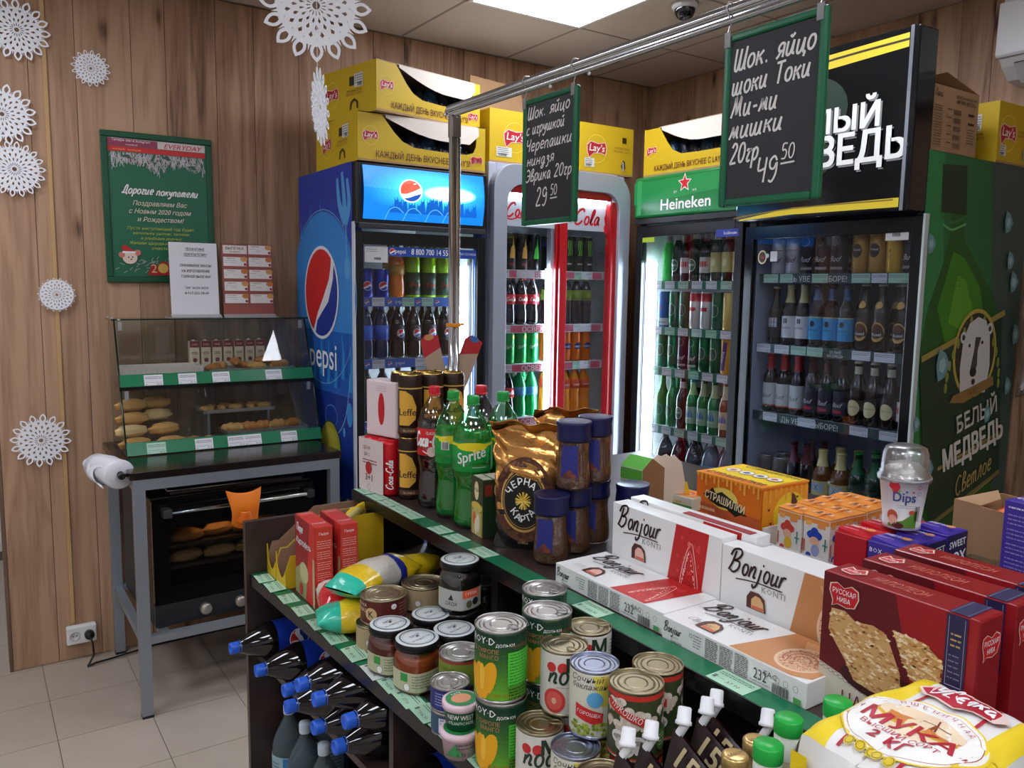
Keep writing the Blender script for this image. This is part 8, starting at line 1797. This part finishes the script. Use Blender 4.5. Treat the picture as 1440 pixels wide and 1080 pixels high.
# cardboard box with oranges
t = thing('cardboard_box', 'open cardboard box with orange fruit in front of the green side panel', 'box', (1.80, .905, Z0), -.17); w, l, h = .16, .26, .118
for b in ((0, .004, -l, 0), (w-.004, w, -l, 0), (.004, w-.004, -.004, 0), (.004, w-.004, -l, -l+.004)): obj('wall_panel', MB().box(*b, 0, h), card, t)
obj('bottom', MB().box(.004, w-.004, -l+.004, -.004, 0, .004), card, t)
obj('flap', MB().hull8([(0, -.001, h), (w*.9, -.001, h+.006), (w*.5, -l*.2, h+.004), (0, -l*.24, h), (0, -.001, h+.003), (w*.9, -.001, h+.009), (w*.5, -l*.2, h+.007), (0, -l*.24, h+.003)]), card, t)
ORm = M((226,92,30), .35, bump=.15, scale=120)
for i, (x, y, z) in enumerate(((.05, -.095, .09), (.105, -.075, .094), (.112, -.14, .092), (.052, -.165, .088), (.05, -.045, .03), (.11, -.21, .05))):
    a = -.17; X, Y = 1.80+x*cos(a)-y*sin(a), .905+x*sin(a)+y*cos(a)
    o = tag(obj('orange_fruit', MB().blob((0, 0, 0), (.031, .031, .029), 18, 12), ORm, None, (X, Y, Z0+z)), 'orange fruit in the open cardboard box, '+('nearest the flap opening', 'behind the first, by the back wall', 'upper one toward the purple box', 'at the near corner of the box', 'buried under the flap', 'buried at the rear corner')[i], 'fruit', 'oranges in the cardboard box')
# purple box at the picture edge
t = thing('purple_box', 'tall purple box with rows of fine white print at the picture edge', 'box', (1.495, .665, Z0), -.12); w, l, h = .06, .16, .215
obj('carton_body', MB().box(0, w, -l, 0, 0, h), M((66,46,150), .35), t, bevel=.001)
A = Art().lines(.008, h*.94, l-.02, 1, .006, (206,196,226), .003)
for i in range(4): A.lines(.008, h*(.88-.12*i), l-.02, 3, .0075, (150,136,196), .0022, i)
A.text('СЛАДКИЙ СЮРПРИЗ', l*.5, h*.3, .016, (190,180,220))
A.build('printed_front', t, flat((-.0004, 0, 0), (0, -1, 0), (0, 0, 1)))
A = Art().text('орех', .03, w*.4, .022, (236,220,236), bold=.04).build('printed_top', t, flat((0, 0, h+.0003), (0, -1, 0), (1, 0, 0)))
# little toy jars in a clear box
t = thing('toy_jar_tray', 'clear tray by the purple box for the small teal and pink toy jars', 'tray', (1.52, .80-.02, Z0)); 
tl = clear((206,226,220), .1, .03)
for b in ((0, .002, -.13, 0), (.11, .112, -.13, 0), (.002, .11, -.002, 0), (.002, .11, -.13, -.128)): obj('clear_wall', MB().box(*b, 0, .06), tl, t)
obj('tray_floor', MB().box(0, .112, -.13, 0, 0, .001), M((20,80,60), .5), t)
for i, (x, y, c) in enumerate(((.03, -.03, (60,190,180)), (.03, -.085, (120,190,210)), (.075, -.03, (226,140,130)), (.075, -.085, (60,190,180)))):
    q = thing('toy_jar', ('teal toy jar nearest the sweet boxes in the clear tray', 'pale blue toy jar nearest the cake boxes in the clear tray', 'pink toy jar in the rear of the clear tray', 'teal toy jar in the rear corner of the clear tray')[i], 'toy jar', (1.52+x, .78+y, Z0+.0012), 0, 'small toy jars')
    obj('jar_shell', MB().lathe([(0, .0), (.02, 0), (.018, .05), (.016, .055), (0, .056)], 20), clear(c, .14, .05), q)
    obj('filling', MB().lathe([(0, .002), (.016, .002), (.012, .03), (0, .034)], 14), M((226,150,120) if i % 2 else (100,200,180), .5), q)
# green and white carton and kraft display by the coffee jars
t = thing('food_carton', 'green and white snack carton tilted behind the coffee jars', 'carton', (1.325, 1.475, Z0), .1)
obj('carton_body', MB().prism([(0, 0), (.09, 0), (.09, .13), (.035, .165), (0, .14)], -.07, 0, 'y'), M((214,214,196), .4), t)
A = Art().rect(.0, .11, .07, .138, (84,170,50)).text('МУКА', .035, .04, .02, (90,140,60)).ell(.03, .08, .016, .012, (226,150,60)); A.build('printed_front', t, flat((-.0004, 0, 0), (0, -1, 0), (0, 0, 1)))
A = Art().poly([(0, .0), (.07, 0), (.07, .042), (0, .042)], (84,170,50)); A.build('printed_roof', t, flat((0, 0, .1402), (0, -1, 0), (.035, 0, .025)))
A = Art().poly([(0, 0), (.09, 0), (.09, .13), (.035, .165), (0, .14)], (150,110,76)); A.build('kraft_end', t, flat((0, -.0704, 0), (1, 0, 0), (0, 0, 1)))
t = thing('display_case', 'pale scalloped cardboard display with yellow edge behind the chocolate boxes', 'carton', (1.385, 1.43, Z0), -.55)
pl = [(0, 0), (.085, 0), (.085, .1), (.075, .15), (.066, .158), (.056, .168), (.046, .163), (.036, .17), (.024, .164), (.014, .168), (.006, .158), (0, .14)]
obj('back_card', MB().prism(pl, 0, .003, 'y'), M((222,200,180), .7), t)
obj('yellow_edge', MB().prism([(.083, 0), (.1, 0), (.098, .07), (.09, .1), (.085, .1)], -.002, .004, 'y').prism([(-.006, 0), (.0, 0), (.0, .09), (-.006, .07)], -.002, .004, 'y'), M((226,190,40), .5), t)
obj('case_base', MB().box(0, .1, .003, .07, 0, .03), M((226,190,40), .5), t)
for i, (x, y, z, c, lb) in enumerate(((1.452, 1.40, .0, (224,132,50), 'small orange snack pack lying behind the chocolate boxes, lower one'), (1.45, 1.43, .036, (232,150,60), 'small orange snack pack on top of another behind the chocolate boxes'), (1.40, 1.27, 0, (150,190,90), 'green and white snack pack next to the candy box'))):
    t = thing('snack_pack', lb, 'packet', (x-.02, y, Z0+z), .3-.2*i, 'small snack packs')
    obj('pack_body', MB().box(0, .07, -.09, 0, 0, .034), M((222,216,196), .4), t, bevel=.003)
    A = Art().rect(.004, .004, .086, .066, c).ell(.045, .035, .022, .018, (206,90,40) if i < 2 else (226,206,60)).text('снек', .045, .03, .014, WHITE, bold=.02); A.build('printed_top', t, flat((0, 0, .0345), (0, -1, 0), (1, 0, 0)))
    A = Art().rect(.002, .004, .088, .014, (90,160,70)).text('снек', .045, .016, .012, c); A.build('printed_side', t, flat((-.0004, 0, 0), (0, -1, 0), (0, 0, 1)))
for i, (x, y, rz) in enumerate(((1.24, 1.47, .2), (1.27, 1.55, -.2))):
    t = thing('pink_packet', ('pink and white packet behind the coffee bags', 'pink and white packet farther behind the coffee bags')[i], 'packet', (x-.03, y+.12, Z0), rz, 'pink packets')
    obj('pack_body', MB().box(0, .02, -.08, 0, 0, .17), M((226,190,206), .4), t, bevel=.002)
    A = Art()
    for k in range(5): A.rect(.004, .02+.03*k, .076, .036+.03*k, (206,60,130)).text('мармелад', .04, .024+.03*k, .01, WHITE)
    A.build('printed_front', t, flat((-.0004, 0, 0), (0, -1, 0), (0, 0, 1)))
# clear ball with coloured stickers
t = thing('toy_ball', 'clear round toy ball with coloured stickers beside the cake boxes', 'toy', (1.315, .50, Z0)); 
obj('ball_shell', MB().blob((0, 0, .052), (.05, .05, .05), 32, 20), M((206,210,216), .08, spec=.7, coat=.5), t)
obj('seam_ring', MB().lathe([(.0503, .0505), (.0512, .0515), (.0512, .0525), (.0503, .0535)], 32), clear((226,226,226), .2), t)
obj('ball_stand', MB().lathe([(.0, 0), (.03, 0), (.022, .012), (.014, .02)], 24), clear((220,220,220), .15), t)
def bm(u, v, h):
    lo, la_ = -pi/2-1.2+u, v; return ((.05+h)*cos(la_)*cos(lo), (.05+h)*cos(la_)*sin(lo), .052+(.05+h)*sin(la_))
A = Art()
for u, v, ru, rv, c in ((-.5, .25, .2, .2, (214,120,60)), (-.75, -.05, .2, .25, (110,80,150)), (-.5, -.2, .2, .18, (226,190,70)), (.1, -.15, .36, .28, (190,120,80)), (.1, -.5, .4, .2, (60,150,110)), (-.45, -.55, .25, .15, (226,170,190)), (-.6, .35, .07, .1, (190,80,50)), (-.38, .37, .07, .1, (190,80,50))): A.ell(u, v, ru, rv, c, n=24)
A.build('stickers', t, bm, cyl=.5, lift=.0005, step=.0001)
A = Art().line([(-.9, .75), (-.5, .95), (0, 1.0), (.5, .95)], .13, (206,60,80)).line([(-.9, .75), (-.5, .95), (0, 1.0), (.5, .95)], .05, (236,190,200)); A.build('paper_band', t, bm, cyl=.5, lift=.001, step=.0001)
# ---------------------------------------------------------------- flour bag
t = thing('flour_bag', 'white and yellow two kilo flour bag lying in the front corner of the upper deck', 'bag', (.722, .512, 1.0), rot=(.0, -.0, -.02))
FX, FY, FZ = .236, .155, .088
def fl_s(a, b, top=True):
    x = FX*a; y = -FY*b; e = min(1, 3.5*min(a, 1-a)**.6*1.2) * min(1, 3.5*min(b, 1-b)**.6*1.2)
    z = FZ*.5+(FZ*.5*(.72+.28*e))*(1 if top else -1)
    z += (.0025*sin(14*a+5*b)+.002*sin(23*b-9*a)+.003*abs(sin(7*a+9*b)))*(.6 if top else .2)
    x += .006*(abs(b-.5)*2)**2*(1 if a < .5 else -1); y += .005*(abs(a-.5)*2)**2*(-1 if b < .5 else 1)
    return (x, y, z)
m = MB().sheet(lambda a, b: fl_s(1-a, b), 52, 40)
for k_ in range(len(m.m)): m.m[k_] = 1 if (k_//52 >= 34 or k_//52 < 8) else 0
m.sheet(lambda a, b: fl_s(a, b, False), 26, 20)
def sidef(fn0, fn1, n): 
    def f(a, b):
        p, q = Vector(fn0(a)), Vector(fn1(a)); r_ = p.lerp(q, b); c = Vector((FX/2, -FY/2, r_.z)); d = (r_-c); k = .008*sin(pi*b)*(1+.5*sin(9*a+3*b)); d.z = 0; return r_+d.normalized()*k
    return f
for f0, f1 in ((lambda a: fl_s(0, 1-a, False), lambda a: fl_s(0, 1-a)), (lambda a: fl_s(1, a, False), lambda a: fl_s(1, a)), (lambda a: fl_s(a, 0, False), lambda a: fl_s(a, 0)), (lambda a: fl_s(1-a, 1, False), lambda a: fl_s(1-a, 1))): m.sheet(sidef(f0, f1, 1), 20, 8)
obj('paper_body', m, [M((228,226,222), .5, bump=.12, scale=22, noise=.03), M((232,204,36), .5, bump=.12, scale=22)], t)
def fmap(u, v, h):     # u towards the viewer's right (-y), v away (+x)
    p = Vector(fl_s(min(max(v/FX, 0), 1), min(max(u/FY, 0), 1))); return (p.x, p.y, p.z+h+.0014)
A = Art(); L, W_ = FY, FX; yl = (236,206,24); rd = (176,30,50)
def grid(u0, v0, u1, v1, c, n=10):
    vs = [(u0+(u1-u0)*i/n, v0+(v1-v0)*j/n) for j in range(n+1) for i in range(n+1)]; fs = [(j*(n+1)+i, j*(n+1)+i+1, (j+1)*(n+1)+i+1, (j+1)*(n+1)+i) for j in range(n) for i in range(n)]; A.put(vs, fs, c)
for u in (L*.28, L*.72): A.line([(u, W_*(.02+.1*k)) for k in range(10)], .004, rd)
def ell2(cu, cv, ru, rv, c, n=48, rings=12):
    vs = [(cu, cv)]; fs = []
    for k in range(1, rings+1):
        for i in range(n): vs.append((cu+ru*k/rings*cos(2*pi*i/n), cv+rv*k/rings*sin(2*pi*i/n)))
    for i in range(n): fs.append((0, 1+i, 1+(i+1) % n))
    for k in range(rings-1):
        for i in range(n): fs.append((1+k*n+i, 1+(k+1)*n+i, 1+(k+1)*n+(i+1) % n, 1+k*n+(i+1) % n))
    A.put(vs, fs, c)
cu, cv = L*.5, W_*.38
ell2(cu, cv, L*.47, W_*.31, (236,206,60)); ell2(cu, cv, L*.455, W_*.3, (240,236,226)); ell2(cu, cv, L*.43, W_*.28, (160,60,60)); ell2(cu, cv, L*.425, W_*.277, (240,238,232))
ell2(cu, cv+W_*.06, L*.3, W_*.15, (236,214,180)); A.poly([(cu-L*.3, cv+W_*.05), (cu-L*.1, cv+W_*.1), (cu+L*.12, cv+W_*.06), (cu+L*.3, cv+W_*.05), (cu+L*.28, cv+W_*.01), (cu-L*.28, cv+W_*.01)], (206,130,60))
A.line([(cu-L*.31, cv+W_*.03), (cu-L*.1, cv+W_*.0), (cu+L*.3, cv+W_*.01)], .005, (214,170,40))
for a in (.3, 1.87, 3.44, 5.01): A.line([(cu+L*.08, cv+W_*.12), (cu+L*.08+.014*cos(a), cv+W_*.12+.014*sin(a))], .0018, (130,60,40), k=1)
A.rect(cu+L*.07, cv+W_*.06, cu+L*.09, cv+W_*.12, (150,80,50))
A.text('МУКА', cu, cv-W_*.07, .034, rd, bold=.05, fit=L*.66).text('ВЫСШИЙ СОРТ', cu, cv-W_*.125, .012, rd, bold=.02, fit=L*.56).text('2 КГ', cu, cv-W_*.21, .024, rd, bold=.04, fit=L*.3)
for i, ch in enumerate('ПШЕНИЧНАЯ'): a = radians(128-14*i*.75); A.text(ch, cu+L*.36*cos(a), cv+W_*.235*sin(a), .009, rd, bold=.02, rot=a-pi/2)
A.poly([(L*.18, W_*.8), (L*.26, W_*.87), (L*.5, W_*.89), (L*.78, W_*.87), (L*.86, W_*.8), (L*.78, W_*.74), (L*.5, W_*.72), (L*.26, W_*.74)], (226,200,190)).poly([(L*.2, W_*.8), (L*.28, W_*.86), (L*.5, W_*.878), (L*.76, W_*.86), (L*.84, W_*.8), (L*.76, W_*.75), (L*.5, W_*.732), (L*.28, W_*.75)], rd).hand('Увелка', L*.26, W_*.785, .024, WHITE, .16, .25, fit=L*.5)
for i in range(5): A.ell(L*.33+.013*i, W_*.06, .0055, .0065, (214,186,40)).ring(L*.33+.013*i, W_*.06, .0045, .005, .0008, (120,110,30))
A.build('printed_top', t, fmap, cyl=.05, lift=.0004, step=.0001)
A = Art().rect(.0, .012, .02, FZ*.72, (236,206,24))
A.build('printed_end', t, flat((-.0095, -.004, 0), (0, -1, 0), (0, 0, 1)))
